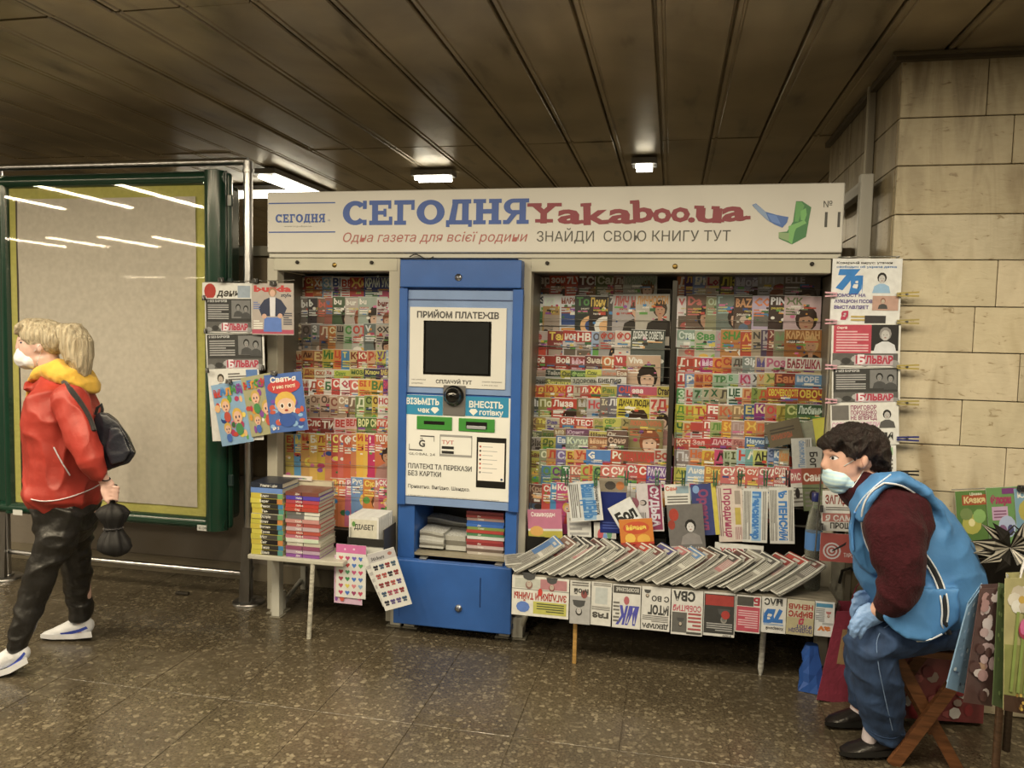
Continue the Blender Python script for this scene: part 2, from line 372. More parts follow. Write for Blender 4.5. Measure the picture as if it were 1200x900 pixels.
fy = [CY+.022, at(1027, 110, X=CX).y, at(1008, 150, X=CX).y+.2, 4.75]
for r in range(len(zs)-1):
    z1, z0 = zs[r], zs[r+1]+.0035
    if z1-z0 < .02: continue
    for a, b in zip(fy[:-1], fy[1:]):
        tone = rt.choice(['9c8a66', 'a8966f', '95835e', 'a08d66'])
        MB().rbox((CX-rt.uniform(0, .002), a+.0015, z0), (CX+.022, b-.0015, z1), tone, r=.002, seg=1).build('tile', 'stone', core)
yt = fy[1]
mb = MB().box((CX-.030, yt-.018, .0), (CX-.004, yt+.02, at(1027, 92, X=CX).z), '8f8268'); mb.box((CX-.036, yt-.006, 0), (CX-.03, yt+.008, at(1027, 92, X=CX).z), 'b4a684'); struct(mb.build('trim_1', 'paint'))
mb = MB().box((CX-.03, CY-.03, CZ-.028), (3.2, CY-.004, CZ-.002), '4a3e28').box((CX-.03, CY-.004, CZ-.028), (CX-.004, 4.75, CZ-.002), '4a3e28').box((CX-.045, CY-.045, CZ-.012), (3.2, CY-.03, CZ-.001), '5c4f34'); struct(mb.build('trim_2', 'paint'))
# grey metal frame beside the sign, fixed on the side of the column
ya, yb = at(1021, 250, X=CX-.04).y, at(1004, 250, X=CX-.04).y
mb = MB().rbox((CX-.09, ya-.01, 1.2), (CX-.038, ya+.035, at(1018, 208, X=CX-.04).z), 'a39a84', r=.004).rbox((CX-.075, ya+.035, at(1010, 232, X=CX-.04).z), (CX-.038, yb+.6, at(1010, 218, X=CX-.04).z), '9a917b', r=.004)
struct(mb.build('trim_3', 'paint'))
# ceiling lamps behind the kiosk
def far_lamp(px, py, L, label, alongx, wd=.16, power=8):
    p = at(px, py, Z=CZ-.05); t = thing('ceiling_lamp', (p.x, p.y, CZ-.05), label, 'lamp')
    sx, sy = (L/2, wd/2) if alongx else (wd/2, L/2)
    MB().rbox((p.x-sx, p.y-sy, CZ-.05), (p.x+sx, p.y+sy, CZ-.012), '8a8270', r=.004).build('housing', 'paint', t)
    for s in (-.25, .25):
        m = MB()
        if alongx: m.tube([(p.x-sx+.03, p.y+s*wd*1.4, CZ-.066), (p.x+sx-.03, p.y+s*wd*1.4, CZ-.066)], .014, 'ffffff', 8)
        else: m.tube([(p.x+s*wd*1.4, p.y-sy+.03, CZ-.066), (p.x+s*wd*1.4, p.y+sy-.03, CZ-.066)], .014, 'ffffff', 8)
        m.build('fluorescent_tube', 'lamp', t)
    tube_or_fill_light(p.x, p.y, CZ-.09, L, power, alongx, wd)
far_lamp(755, 194, .16, 'small square ceiling lamp just above the middle of the sign', True, .14, 3)
far_lamp(508, 207, .30, 'ceiling lamp behind the sign, above the blue terminal', True, .12, 4)
far_lamp(290, 226, 1.2, 'long bright ceiling lamp seen between steel post and sign', True, .22, 9)
far_lamp(350, 219, 1.0, 'ceiling lamp behind the left end of the sign', False, .16, 8)
for x, y in ((-3.6, 6.6), (-5.2, 6.2), (-.2, 8.2), (-1.4, 7.4), (-4.4, 8.8)): tube_or_fill_light(x, y, CZ-.05, 1.2, 34, False, .12)  # unseen fill lights, added to brighten the far wall and the ceiling's reflections

# =================================================================== ADVERTISING LIGHTBOX AND ITS STEEL STAND
AY = 3.66
def PX(px, py, Y): p = at(px, py, Y=Y); return p.x, p.z
def rectpx(m, x0, y0, x1, y1, Y, col):
    a = PX(x0, y0, Y); b = PX(x1, y1, Y); return m.rect(a[0], b[1], b[0], a[1], Y, col)
xl, zt = PX(0, 207, AY); xr, zb = PX(283, 622, AY); xl = -3.78
xr = PX(266, 400, AY)[0]
stand = thing('display_stand', (PX(293, 705, AY)[0]-.8, AY+.09, 0), 'brushed steel tube stand framing the green advertising box', 'stand')
fx, _ = PX(291, 400, AY+.06); flx = at(6, 680, Z=0).x-.02; tz = at(290, 189, Y=AY+.06).z; fyy = AY+.06
for x in (fx, flx):
    MB().tube([(x, fyy, .012), (x, fyy, tz)], .024, 'd2c8b4', 20).build('post', 'steel', stand)
    MB().lathe((x, fyy, 0), [(.085, .0), (.085, .010), (.078, .016), (.04, .018), (.038, .03)], 'b8ae9a', 28).build('base_flange', 'steel', stand)
    MB().add([(x-.03, fyy-.028, .02), (x+.03, fyy-.028, .02), (x+.022, fyy-.024, .42), (x-.022, fyy-.024, .42), (x-.03, fyy-.05, .02), (x+.03, fyy-.05, .02)], [(4, 5, 1, 0), (4, 0, 3), (5, 2, 1), (4, 3, 2, 5)], 'a89e8a').build('gusset', 'steel', stand)
MB().tube([(flx-1.5, fyy, tz), (fx, fyy, tz)], .02, 'd2c8b4', 16).build('top_rail', 'steel', stand)
rz = at(200, 664, Y=fyy).z
MB().tube([(flx-1.5, fyy, rz), (fx, fyy, rz)], .014, 'd2c8b4', 14).build('lower_rail', 'steel', stand)
for z in (tz-.06, rz+.02): MB().lathe((fx, fyy, z), [(.029, 0), (.029, .02)], 'c8beaa', 20).build('joint_ring', 'steel', stand)
ad = thing('advertising_lightbox', ((xl+xr)/2, AY, zb), 'dark green framed advertising lightbox holding a blank pale sheet', 'sign')
G = '123a26'
def rail(a, b, r, name, horiz):
    # rounded frame profile, swept straight
    pr = [(r*math.cos(t), r*math.sin(t)) for t in [math.pi*(k/12) for k in range(13)]]
    m = MB(); vs = []
    for e in (a, b):
        for u, w in pr:
            vs.append((e[0], e[1]-w*1.1, e[2]+u) if horiz else (e[0]+u, e[1]-w*1.1, e[2]))
    k = len(pr)
    m.add(vs, [(i, i+1, k+i+1, k+i) for i in range(k-1)]+[(0, k, 2*k-1, k-1)], G, True).add(vs[:k], [tuple(range(k))], G).add(vs[k:], [tuple(range(k))], G)
    return m.build(name, 'green', ad)
x_in0, z_in1 = PX(11, 221, AY); x_in1, z_in0 = PX(244, 606, AY)
MB().rbox((xl-.03, AY+.005, zb+.0), (PX(281, 400, AY+.1)[0], AY+.05, zt), G, r=.02).rbox((xl, AY+.05, zb+.03), (PX(277, 400, AY+.1)[0]-.01, AY+.17, zt-.05), '0e2e1e', r=.03).build('case', 'green', ad)
rail((xl-.03, AY+.005, (zt+z_in1)/2), (xr, AY+.005, (zt+z_in1)/2), (zt-z_in1)/2+.004, 'frame_rail', True)
rail((xl-.03, AY+.005, (zb+z_in0)/2), (xr, AY+.005, (zb+z_in0)/2), (z_in0-zb)/2+.004, 'frame_rail', True)
rail(((x_in1+xr)/2, AY+.004, zb), ((x_in1+xr)/2, AY+.004, zt), (xr-x_in1)/2+.003, 'frame_stile', False)
rail((x_in0-.03, AY+.004, zb), (x_in0-.03, AY+.004, zt), .032, 'frame_stile', False)
for z in (zt-.12, zt-.55, zb+.3): MB().rbox((xr+.01, AY-.012, z-.06), (xr+.035, AY+.006, z+.0), '2c3c34', r=.003).build('hinge', 'green', ad)
MB().box((x_in0-.01, AY-.004, z_in0-.01), (x_in1+.01, AY+.004, z_in1+.01), 'bdb552').build('poster_board', 'news', ad)
sx0, sz1 = PX(22, 234, AY); sx1, sz0 = PX(233, 594, AY)
m = MB(); nx, nz = 14, 16
vs = [(sx0+(sx1-sx0)*i/nx, AY-.0125-.004*noise.noise(Vector((i*.4, j*.4, 0))), sz0+(sz1-sz0)*j/nz) for j in range(nz+1) for i in range(nx+1)]
m.add(vs, [(j*(nx+1)+i, j*(nx+1)+i+1, (j+1)*(nx+1)+i+1, (j+1)*(nx+1)+i) for j in range(nz) for i in range(nx)], 'c8bca4', True)
m.build('blank_sheet', M['news'], ad)
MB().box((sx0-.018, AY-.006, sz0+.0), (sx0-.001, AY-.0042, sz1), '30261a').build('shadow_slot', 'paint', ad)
MB().box((x_in0-.005, AY-.03, z_in0-.005), (x_in1+.005, AY-.027, z_in1+.005), 'ffffff').build('glass_pane', 'glass', ad)
for a, t in ((15, ''), (231, 'G.130')):
    m = MB(); rY = AY-.047; p0 = PX(a, 597 if a < 100 else 615, rY); p1 = PX(a+16, 605 if a < 100 else 622, rY); p1 = (p0[0]+.062, p0[1]-.03)
    m.box((p0[0], rY, p1[1]), (p1[0], rY+.002, p0[1]), 'dcd4bc')
    if t: m.text(t, (p0[0]+.008, rY-.0006, p1[1]+.008), .014, '3a342a')
    m.build('number_label', 'sign', ad)

# =================================================================== NEWS KIOSK
KY = 3.60
WH = 'dacfb6'; FR = 'b9ad8c'
SX0, SZ1 = PX(313, 225, KY); SX1 = PX(989, 255, KY)[0]; SZ0 = at(640, 296, Y=KY).z; SZ1 = (at(313, 225, Y=KY).z+at(990, 214, Y=KY).z)/2
kiosk = thing('news_kiosk', ((SX0+SX1)/2, KY+.2, 0), 'long cream metal newspaper kiosk with magazine racks and a white sign', 'kiosk')
sign = MB().rbox((SX0, KY, SZ0), (SX1, KY+.16, SZ1), WH, r=.006).build('sign_box', 'sign', kiosk)
SYF = KY-.0012
def K(): return MB()
BL, RD, DK = '2b5598', '8f2133', '3a3a34'
# slab letters drawn stroke by stroke, unit height
def slab(m, ch, x, z, w, h, col, y):
    t = .25*w; cnt = [0]
    def R(a, b, c, d):
        cnt[0] += 1; m.rect(x+a*w, z+b*h, x+c*w, z+d*h, y-.00012*cnt[0], col)
    tw = t/w; th = .2
    def ring(cx, cz, rx, rz, tx, tz_, a0=0, a1=360, n=20):
        vs = []
        for k in range(n+1):
            a = math.radians(a0+(a1-a0)*k/n); vs.append((x+(cx+rx*math.cos(a))*w, y, z+(cz+rz*math.sin(a))*h)); vs.append((x+(cx+(rx-tx)*math.cos(a))*w, y, z+(cz+(rz-tz_)*math.sin(a))*h))
        m.add(vs, [(2*k, 2*k+1, 2*k+3, 2*k+2) for k in range(n)], col)
    if ch == 'С': ring(.5, .5, .5, .5, .27, .19, 42, 318); R(.80, .66, .95, 1.0); R(.80, 0.0, .95, .22)
    if ch == 'Е': R(.12, 0, .12+tw, 1); R(0, 0, .95, .18); R(0, .82, .92, 1); R(.3, .42, .7, .58); R(.80, .66, .92, 1); R(.83, 0, .97, .34); R(.6, .34, .72, .66)
    if ch == 'Г': R(.14, 0, .14+tw*1.1, 1); R(0, 0, .56, .17); R(0, .82, .95, 1); R(.8, .6, .95, 1)
    if ch == 'О': ring(.5, .5, .5, .5, .27, .19, 0, 360, 28)
    y0_ = y; 
    if ch == 'Д':
        R(0, 0, 1, .17); R(0, -.1, .14, .14); R(.86, -.1, 1, .14); R(.62, 0, .62+tw, 1); R(.24, .83, .96, 1)
        m.poly([(x+.10*w, y-.0009, z+.1*h), (x+.36*w, y-.0009, z+.1*h), (x+.48*w, y-.0009, z+.9*h), (x+.26*w, y-.0009, z+.9*h)], col)
    if ch == 'Н':
        for a in (.1, .66): R(a, 0, a+tw, 1); R(a-.1, 0, a+tw+.1, .16); R(a-.1, .84, a+tw+.1, 1)
        R(.2, .42, .8, .6)
    if ch == 'Я':
        R(.64, 0, .64+tw, 1); R(.54, 0, 1, .16); R(.4, .84, 1, 1); R(.4, .38, .7, .55); ring(.42, .69, .38, .31, .25, .16, 90, 270)
        m.poly([(x+.02*w, y-.0009, z+.16*h), (x+.02*w, y-.0009, z), (x+.26*w, y-.0009, z), (x+.58*w, y-.0009, z+.42*h), (x+.34*w, y-.0009, z+.42*h), (x+.16*w, y-.0009, z+.16*h)], col)
m = K(); y0 = SYF
p0 = PX(401, 264, KY); p1 = PX(621, 234, KY); hh = p1[1]-p0[1]+.006
words = 'СЕГОДНЯ'; wd_ = [1.05, .98, .86, 1.12, 1.02, 1.08, 1.0]; tot = sum(wd_); X_ = p0[0]; u_ = (p1[0]-p0[0])/tot
for ch, q in zip(words, wd_): slab(m, ch, X_+.003, p0[1], u_*q*.95, hh, BL, y0); X_ += u_*q
p0 = PX(323, 261, KY); p1 = PX(382, 251, KY); X_ = p0[0]; u_ = (p1[0]-p0[0])/tot
for ch, q in zip(words, wd_): slab(m, ch, X_, p0[1], u_*q*.9, p1[1]-p0[1]+.002, BL, y0); X_ += u_*q
for yy in (238, 272): a = PX(315, yy+.8, KY); b = PX(393, yy-.8, KY); m.rect(a[0], (a[1]+b[1])/2-.003, b[0], (a[1]+b[1])/2+.003, y0, BL)
m.build('lettering', 'sign', sign); m = K(); a = PX(384, 259, KY); m.text('ua', (a[0], y0, a[1]), .012, '8c94a8', bold=0)
m.build('lettering', 'sign', sign); m = K(); a = PX(333, 266, KY); m.text('www.segodnya.ua', (a[0], y0, a[1]), .008, '9a9484', bold=0, w=.15)
m.build('lettering', 'sign', sign)
m = K(); a = PX(401, 285, KY); b = PX(619, 285, KY)
m.text('Одна газета для всієї родини', (a[0], y0, a[1]+.006), .046, 'b0574c', w=b[0]-a[0]-.012, ital=.25, bold=0, res=2); m.build('lettering', 'sign', sign)
m = K(); a = PX(629, 284, KY); b = PX(884, 284, KY)
m.text('ЗНАЙДИ  СВОЮ КНИГУ ТУТ', (a[0], y0, a[1]+.004), .048, '4a463c', w=at(856, 280, Y=KY).x-a[0], bold=0, res=2); m.build('lettering', 'sign', sign)
m = K(); xs_ = [620, 653, 684, 713, 742, 764, 786, 806, 815, 846]
rr_ = random.Random(5)
zb_ = at(740, 260, Y=KY).z
for ch, px, ww, sc_, rt_ in zip('Yakaboo.ua', xs_, [36, 31, 32, 30, 26, 24, 24, 9, 32, 31], [1.25, 1.05, 1.0, 1.05, 1.0, 1.05, 1.1, 1, 1.1, 1.05], [0, -.05, .05, -.06, .06, -.03, .04, 0, -.04, .06]):
    x = at(px, 258, Y=KY).x; wm = at(px+ww, 258, Y=KY).x-x; g = K()
    dz = -.010 if ch in 'k' else 0
    g.text(ch, (0, 0, 0), .092 if ch != 'Y' else .088, RD, w=wm*.95, bold=.035, res=2)
    # wobbly slab feet
    if ch in 'Y': g.rect(wm*.2, 0, wm*.78, .016, -.0004-.0001*0, RD); g.rect(-.01, .074, wm*.4, .09, -.0004-.0001*1, RD); g.rect(wm*.58, .074, wm*1.05, .09, -.0004-.0001*2, RD)
    if ch in 'kb': g.rect(-.012, .082, wm*.3, .097, -.0004-.0001*3, RD)
    if ch in 'ka': g.rect(wm*.66, 0, wm*1.08, .015, -.0004-.0001*4, RD)
    if ch == 'u': g.rect(-.01, .056, wm*.28, .07, -.0004-.0001*5, RD); g.rect(wm*.55, .056, wm*.85, .07, -.0004-.0001*6, RD); g.rect(wm*.75, 0, wm*1.05, .014, -.0004-.0001*7, RD)
    g.xf(Matrix.Translation((x, y0, zb_+dz)) @ Matrix.Rotation(-rt_, 4, 'Y')); m.v, n0 = m.v+g.v, len(m.v)
    m.f += [tuple(i+n0 for i in f) for f in g.f]; m.c += g.c; m.sm += g.sm
m.build('lettering', 'sign', sign)
m = K(); a = PX(965, 243, KY); m.text('№', (a[0], y0, a[1]), .028, DK, bold=0, wmax=.05, res=2); m.build('lettering', 'sign', sign); m = K()
a = PX(966, 266, KY); m.text('1', (a[0], y0, a[1]), .068, DK, bold=.01); a = PX(981, 266, KY); m.text('1', (a[0], y0, a[1]), .068, DK, bold=.01); m.build('lettering', 'sign', sign)
# emblem: green armchair with an open blue book (the creature is left out)
m = K()
def E(pts, col, y): m.poly([(PX(860+p/11.25, 210+q/11.25, KY)[0], y, PX(860+p/11.25, 210+q/11.25, KY)[1]) for p, q in pts], col)
E([(820, 290), (900, 290), (1020, 370), (985, 560), (950, 760), (765, 860), (590, 780), (600, 700), (700, 690), (780, 560)][::-1], '2f7a3c', y0)
E([(820, 300), (890, 300), (930, 350), (880, 470), (850, 560), (800, 560)][::-1], '57a04a', y0-.0003)
E([(880, 420), (950, 380), (960, 470), (930, 550), (880, 540)][::-1], '6cb455', y0-.0005)
E([(720, 620), (930, 540), (955, 580), (820, 650), (800, 700), (765, 860), (720, 820)][::-1], '74b45a', y0-.0004)
E([(590, 700), (730, 710), (720, 820), (590, 770)][::-1], '8aa468', y0-.0005)
E([(240, 340), (290, 320), (420, 430), (560, 470), (720, 500), (700, 570), (640, 640), (540, 600), (440, 540), (330, 440)][::-1], '3f6ba6', y0-.0007)
E([(250, 345), (285, 325), (415, 425), (470, 560), (340, 450)][::-1], '8ba0b4', y0-.0009)
E([(440, 460), (560, 480), (620, 600), (500, 560)][::-1], '5f86bc', y0-.0009)
m.build('armchair_emblem', 'sign', sign)
# frame
KB = 3.99
m = K().rbox((SX0, KY+.02, SZ0-.024), (SX1, KY+.12, SZ0-.001), 'cdc2a4', r=.003); m.build('header_beam', 'paint', kiosk)
ZB = at(700, 319, Y=KY+.03).z
SH = [(321, 466), (622, 974)]
for a, b in SH:
    xa, xb = PX(a, 310, KY+.03)[0], PX(b, 310, KY+.03)[0]
    hd = K().rbox((xa, KY+.027, ZB), (xb, KY+.12, SZ0-.025), 'c4b998', r=.004).build('shutter_header', 'paint', kiosk)
    for f in (.2, .8) if a < 500 else (.06, .94):
        x = xa+(xb-xa)*f; K().lathe((x, KY+.03, SZ0-.047), [(.009, 0), (.009, -.012), (.006, -.014)], '2a241c', 12, 'y').build('knob', 'rubber', hd)
    x = (xa+xb)/2+.0; K().lathe((x, KY+.031, SZ0-.06), [(.013, 0), (.012, -.006), (.004, -.007)], 'a8843c', 14, 'y').build('lock', 'steel', hd)
posts = [(313, 325, .0), (455, 468, 0), (605, 621, 0), (974, 988, 0)]
for i, (a, b, _) in enumerate(posts):
    xa, xb = PX(a, 400, KY+.03)[0], PX(b, 400, KY+.03)[0]
    K().rbox((xa, KY+.03, .012 if i else .012), (xb, KY+.10, SZ0-.025), 'bdb192', r=.004).build('post', 'paint', kiosk)
for px in (325, 465, 481, 592, 607):
    x = PX(px, 740, KY+.03)[0]; f = K().rbox((x-.028, KY+.004, .008), (x+.028, KY+.07, .11), 'cfc4a6', r=.003).rbox((x-.045, KY-.006, 0), (x+.045, KY+.09, .008), '8f8468', r=.002)
    f.build('foot', 'paint', kiosk)
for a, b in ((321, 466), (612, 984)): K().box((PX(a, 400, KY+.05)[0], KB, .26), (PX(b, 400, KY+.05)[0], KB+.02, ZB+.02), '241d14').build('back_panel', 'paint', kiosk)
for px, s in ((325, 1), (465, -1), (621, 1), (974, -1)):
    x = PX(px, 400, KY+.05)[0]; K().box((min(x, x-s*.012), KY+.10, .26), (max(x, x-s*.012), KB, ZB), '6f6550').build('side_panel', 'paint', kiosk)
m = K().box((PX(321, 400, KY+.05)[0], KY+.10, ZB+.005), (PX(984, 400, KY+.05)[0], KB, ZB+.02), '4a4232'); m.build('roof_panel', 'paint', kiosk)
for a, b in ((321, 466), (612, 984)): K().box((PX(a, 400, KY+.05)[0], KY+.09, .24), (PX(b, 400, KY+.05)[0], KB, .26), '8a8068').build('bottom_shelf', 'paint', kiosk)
for px in (789,):
    K().rbox((PX(px-3, 400, KY+.10)[0], KY+.10, .3), (PX(px+3, 400, KY+.10)[0], KY+.13, ZB-.03), '2e281e', r=.003).build('rack_upright', 'paint', kiosk)

# =================================================================== PAYMENT TERMINAL
TY = 3.565
tx0, tx1 = PX(468, 400, TY)[0], PX(609.5, 400, TY)[0]; tzt = at(540, 305, Y=TY).z; tzb = .055
B1, B2 = '2a5c98', '7d94b0'
term = thing('payment_terminal', ((tx0+tx1)/2, TY+.2, .04), 'blue payment terminal with a black screen between the magazine racks', 'terminal')
zs1 = at(540, 595, Y=TY).z; zdo = at(540, 656, Y=TY).z
m = K().rbox((tx0, TY+.012, zs1), (tx1, TY+.36, tzt-.01), B1, r=.006)
for a, b in ((tx0, tx0+.085), (tx1-.055, tx1)): m.box((a, TY+.012, zdo-.25), (b, TY+.36, zs1), B1)
m.box((tx0, TY+.33, tzb), (tx1, TY+.36, zs1), B1).box((tx0+.01, TY+.02, tzb), (tx1-.01, TY+.34, tzb+.02), B1)
m.build('cabinet', 'bluepaint', term)
hz = at(540, 337.5, Y=TY).z
hood = K().rbox((tx0+.008, TY-.025, hz), (tx1+.004, TY+.05, tzt), B1, r=.005).build('hood', 'bluepaint', term)
lx, lz = PX(537, 325, TY-.03); K().lathe((lx, TY-.025, lz), [(.018, 0), (.017, -.005), (.008, -.006), (.003, -.012)], 'b8b4ac', 18, 'y').build('lock', 'steel', hood)
# side stiles proud of the face
for a, b in ((467.5, 477), (599, 611)):
    xa, xb = PX(a, 460, TY)[0], PX(b, 460, TY)[0]; K().rbox((xa, TY-.012, zs1-.002), (xb, TY+.02, hz-.004), B1, r=.004).build('side_stile', 'bluepaint', term)
fa, fb = PX(477, 460, TY)[0], PX(599, 460, TY)[0]
K().box((fa, TY+.004, at(540, 462, Y=TY).z), (fb, TY+.014, hz-.012), B2).box((fa, TY+.0, at(540, 352, Y=TY).z-.001), (fb, TY+.004, at(540, 351, Y=TY).z), '3a4a68').build('face_plate', 'bluepaint', term)
K().box((fa, TY-.004, zs1+.002), (fb, TY+.012, at(540, 585.5, Y=TY).z), B2).build('lower_lip', 'bluepaint', term)
y1 = TY-.003
sp = K(); a = PX(480.5, 359.5, TY); b = PX(592, 457, TY)
sp.rbox((a[0], y1, b[1]), (b[0], TY+.004, a[1]), 'd9cfb6', r=.002, seg=1); sp = sp.build('screen_surround', 'sign', term)
yy = y1-.0012
m = K(); c = PX(489, 371, TY); d = PX(585, 371, TY); m.text('ПРИЙОМ ПЛАТЕЖІВ', (c[0], yy, c[1]-.004), .030, '4a4640', w=d[0]-c[0], bold=.03, res=2)
m.build('lettering', 'sign', sp); m = K(); c = PX(511, 449, TY); d = PX(553, 449, TY); m.text('СПЛАЧУЙ ТУТ', (c[0], yy, c[1]), .018, '3c3a36', w=d[0]-c[0], bold=.02)
for q, r in ((482.5, 499), (565, 588)):
    m.build('lettering', 'sign', sp); m = K()
    for j, t in enumerate(('служба підтримки', '0 800 000 000') if q > 500 else ('час роботи', 'цілодобово')):
        c = PX(q, 445+4.2*j+(3 if q > 500 else 0), TY); d = PX(r, 448, TY); m.text(t, (c[0], yy, c[1]), .007, '7a7468', w=(d[0]-c[0])*(1 if j == 0 else .8), bold=0)
m.build('lettering', 'sign', sp)
c = PX(497, 375.5, TY); d = PX(575, 441, TY)
K().box((c[0], y1-.002, d[1]), (d[0], y1, c[1]), '15130f').build('screen', 'film', sp)
K().box((c[0]+.012, y1-.003, d[1]+.010), (d[0]-.012, y1-.002, c[1]-.006), '2a2924').build('screen_glass', 'film', sp)
# lower white panel
c = PX(474, 462, TY); d = PX(598, 588.5, TY)
lp = K().box((c[0], y1, d[1]), (d[0], TY+.004, c[1]), 'e6ddc8').build('front_panel', 'sign', term)
m = K(); TE = '1f86a0'
c = PX(474.5, 462, TY); d = PX(519, 487, TY); m.rect(c[0], d[1], d[0], c[1]-.001, yy, TE)
c = PX(546, 464, TY); d = PX(596, 489.5, TY); m_l = m; m = K(); m.rect(c[0], d[1], d[0], c[1]-.001, yy, TE); yt = yy-.0004
m_r, m = m, m_l; c = PX(476.5, 473, TY); d = PX(515, 473, TY); m.text('ВІЗЬМІТЬ', (c[0], yt, c[1]), .030, 'e6ecec', w=d[0]-c[0], bold=.035)
c = PX(490, 483, TY); d = PX(504, 483, TY); m.text('чек', (c[0], yt, c[1]), .026, 'e6ecec', w=d[0]-c[0], bold=.03)
def arrow(px, py):
    c = PX(px, py, TY); m.poly([(c[0]-.022, yt, c[1]), (c[0], yt, c[1]-.02), (c[0]+.022, yt, c[1]), (c[0]+.012, yt, c[1]+.012), (c[0]-.012, yt, c[1]+.012)], 'e6ecec')
arrow(510, 480); m.build('instruction_label', 'sign', lp); m = m_r; arrow(555, 482)
c = PX(550, 477, TY); d = PX(590, 477, TY); m.text('ВНЕСІТЬ', (c[0], yt, c[1]), .030, 'e6ecec', w=d[0]-c[0], bold=.035)
c = PX(562, 486, TY); d = PX(590, 486, TY); m.text('готівку', (c[0], yt, c[1]), .026, 'e6ecec', w=d[0]-c[0], bold=.03)
m.build('instruction_label', 'sign', lp)
for (q, r, s, t, k) in ((489, 487, 530, 504.5, 0), (538, 489.5, 580, 507, 1)):
    c = PX(q, r, TY); d = PX(s, t, TY); g = K().rbox((c[0], y1-.006, d[1]), (d[0], y1, c[1]), '3a8a2e', r=.006).build('green_slot_plate', 'plastic', lp)
    e = (c[0]+d[0])/2; z = (c[1]+d[1])/2; m = K()
    m.box((e-.052, y1-.0075, z-(.006 if not k else .016)), (e+.052, y1-.006, z+(.010 if not k else .016)), '14120e')
    if k: m.rbox((e-.048, y1-.014, z-.018), (e+.048, y1-.006, z-.002), 'a09c92', r=.003)
    m.build('slot', 'plastic', g)
c = PX(520, 451, TY); d = PX(545.5, 487.5, TY); cp = K().rbox((c[0], y1-.006, d[1]), (d[0], y1, c[1]), '6f685c', r=.003).build('camera_plate', 'paint', term)
cx, cz = PX(532.5, 463.5, TY); r = .05
prof = [(r, 0), (r*.98, -.012)]+[(r*.84*math.cos(t), -.014-r*.8*math.sin(t)) for t in [k*.2 for k in range(8)]]
K().lathe((cx, y1-.006, cz), prof, '0b0a09', 28, 'y').build('camera_dome', 'film', cp)
m = K(); c = PX(501, 519, TY)
def line(x0, y0_, x1, y1_, col='4a4640', t=.0022):
    a = PX(x0, y0_, TY); b = PX(x1, y1_, TY); m.rect(min(a[0], b[0])-t/2, min(a[1], b[1])-t/2, max(a[0], b[0])+t/2, max(a[1], b[1])+t/2, yy, col)
line(493, 511, 509, 511); line(509, 511, 509, 517); line(480, 520, 480, 527); line(480, 527, 495, 527)
c = PX(491, 523, TY); m.text('G', (c[0], yy, c[1]), .034, '3c3a36', bold=.03, res=2); m.rect(c[0]+.008, c[1]+.034, c[0]+.011, c[1]+.044, yy, '3c3a36'); m.rect(c[0]+.016, c[1]+.034, c[0]+.019, c[1]+.044, yy, '3c3a36')
m.build('bank_mark', 'sign', lp); m = K(); c = PX(479, 532.5, TY); d = PX(510, 532, TY); m.text('GLOBAL 24', (c[0], yy, c[1]), .013, '5a564c', w=d[0]-c[0], bold=0)
m.build('lettering', 'sign', lp); m = K()
for q in ((516, 511, 553, 511), (516, 534, 553, 534), (516, 511, 516, 534), (553, 511, 553, 534)): line(*q, col='9a9484')
c = PX(518, 520, TY); d = PX(532, 519, TY); m.text('ТУТ', (c[0], yy, c[1]), .018, 'c87868', w=d[0]-c[0], bold=.02)
for k in (0, 1): a = PX(518, 522.5+5.5*k, TY); b = PX(532, 526.5+5.5*k, TY); m.rect(a[0], b[1], b[0], a[1], yy, '2a2824')
for t, yq, xe, hh_, bb in (('ПЛАТЕЖІ ТА ПЕРЕКАЗИ', 548, 553, .024, .02), ('БЕЗ КАРТКИ', 556.5, 517, .024, .02), ('Приватно. Вигідно. Швидко.', 571, 551, .018, .01), ('у термінал внесіть кошти та отримайте послугу за тарифами установи, умови дивіться на екрані термінала', 580, 585, .006, 0)):
    m.build('lettering', 'sign', lp); m = K(); c = PX(478.5, yq, TY); d = PX(xe, yq, TY); m.text(t, (c[0], yy, c[1]), hh_, '4a4640' if hh_ > .01 else '9a9484', w=d[0]-c[0], bold=bb)
m.build('lettering', 'sign', lp)
c = PX(559, 512, TY); d = PX(592.5, 573, TY)
ph = K().rbox((c[0], y1-.0015, d[1]), (d[0], y1, c[1]), '100e0d', r=.006); w = d[0]-c[0]; h = c[1]-d[1]
ph.rect(c[0]+.008, d[1]+h*.14, d[0]-.008, c[1]-h*.10, y1-.0018, 'ece6d6')
for k in range(7):
    z = c[1]-h*(.18+.085*k); ph.rect(c[0]+.03, z-.003, c[0]+w*(.7 if k % 2 else .55), z, y1-.0021, 'a8a498'); ph.disc((c[0]+.019, z-.001), .0055, .0055, y1-.0021, ['b05040', '4a4640', 'b86858', '303030', 'c06050', 'c87060', '8a8478'][k], 8)
ph.disc((d[0]-.02, d[1]+h*.18), .006, .006, y1-.0021, '30405a', 10); ph.build('phone_picture', 'sign', lp)
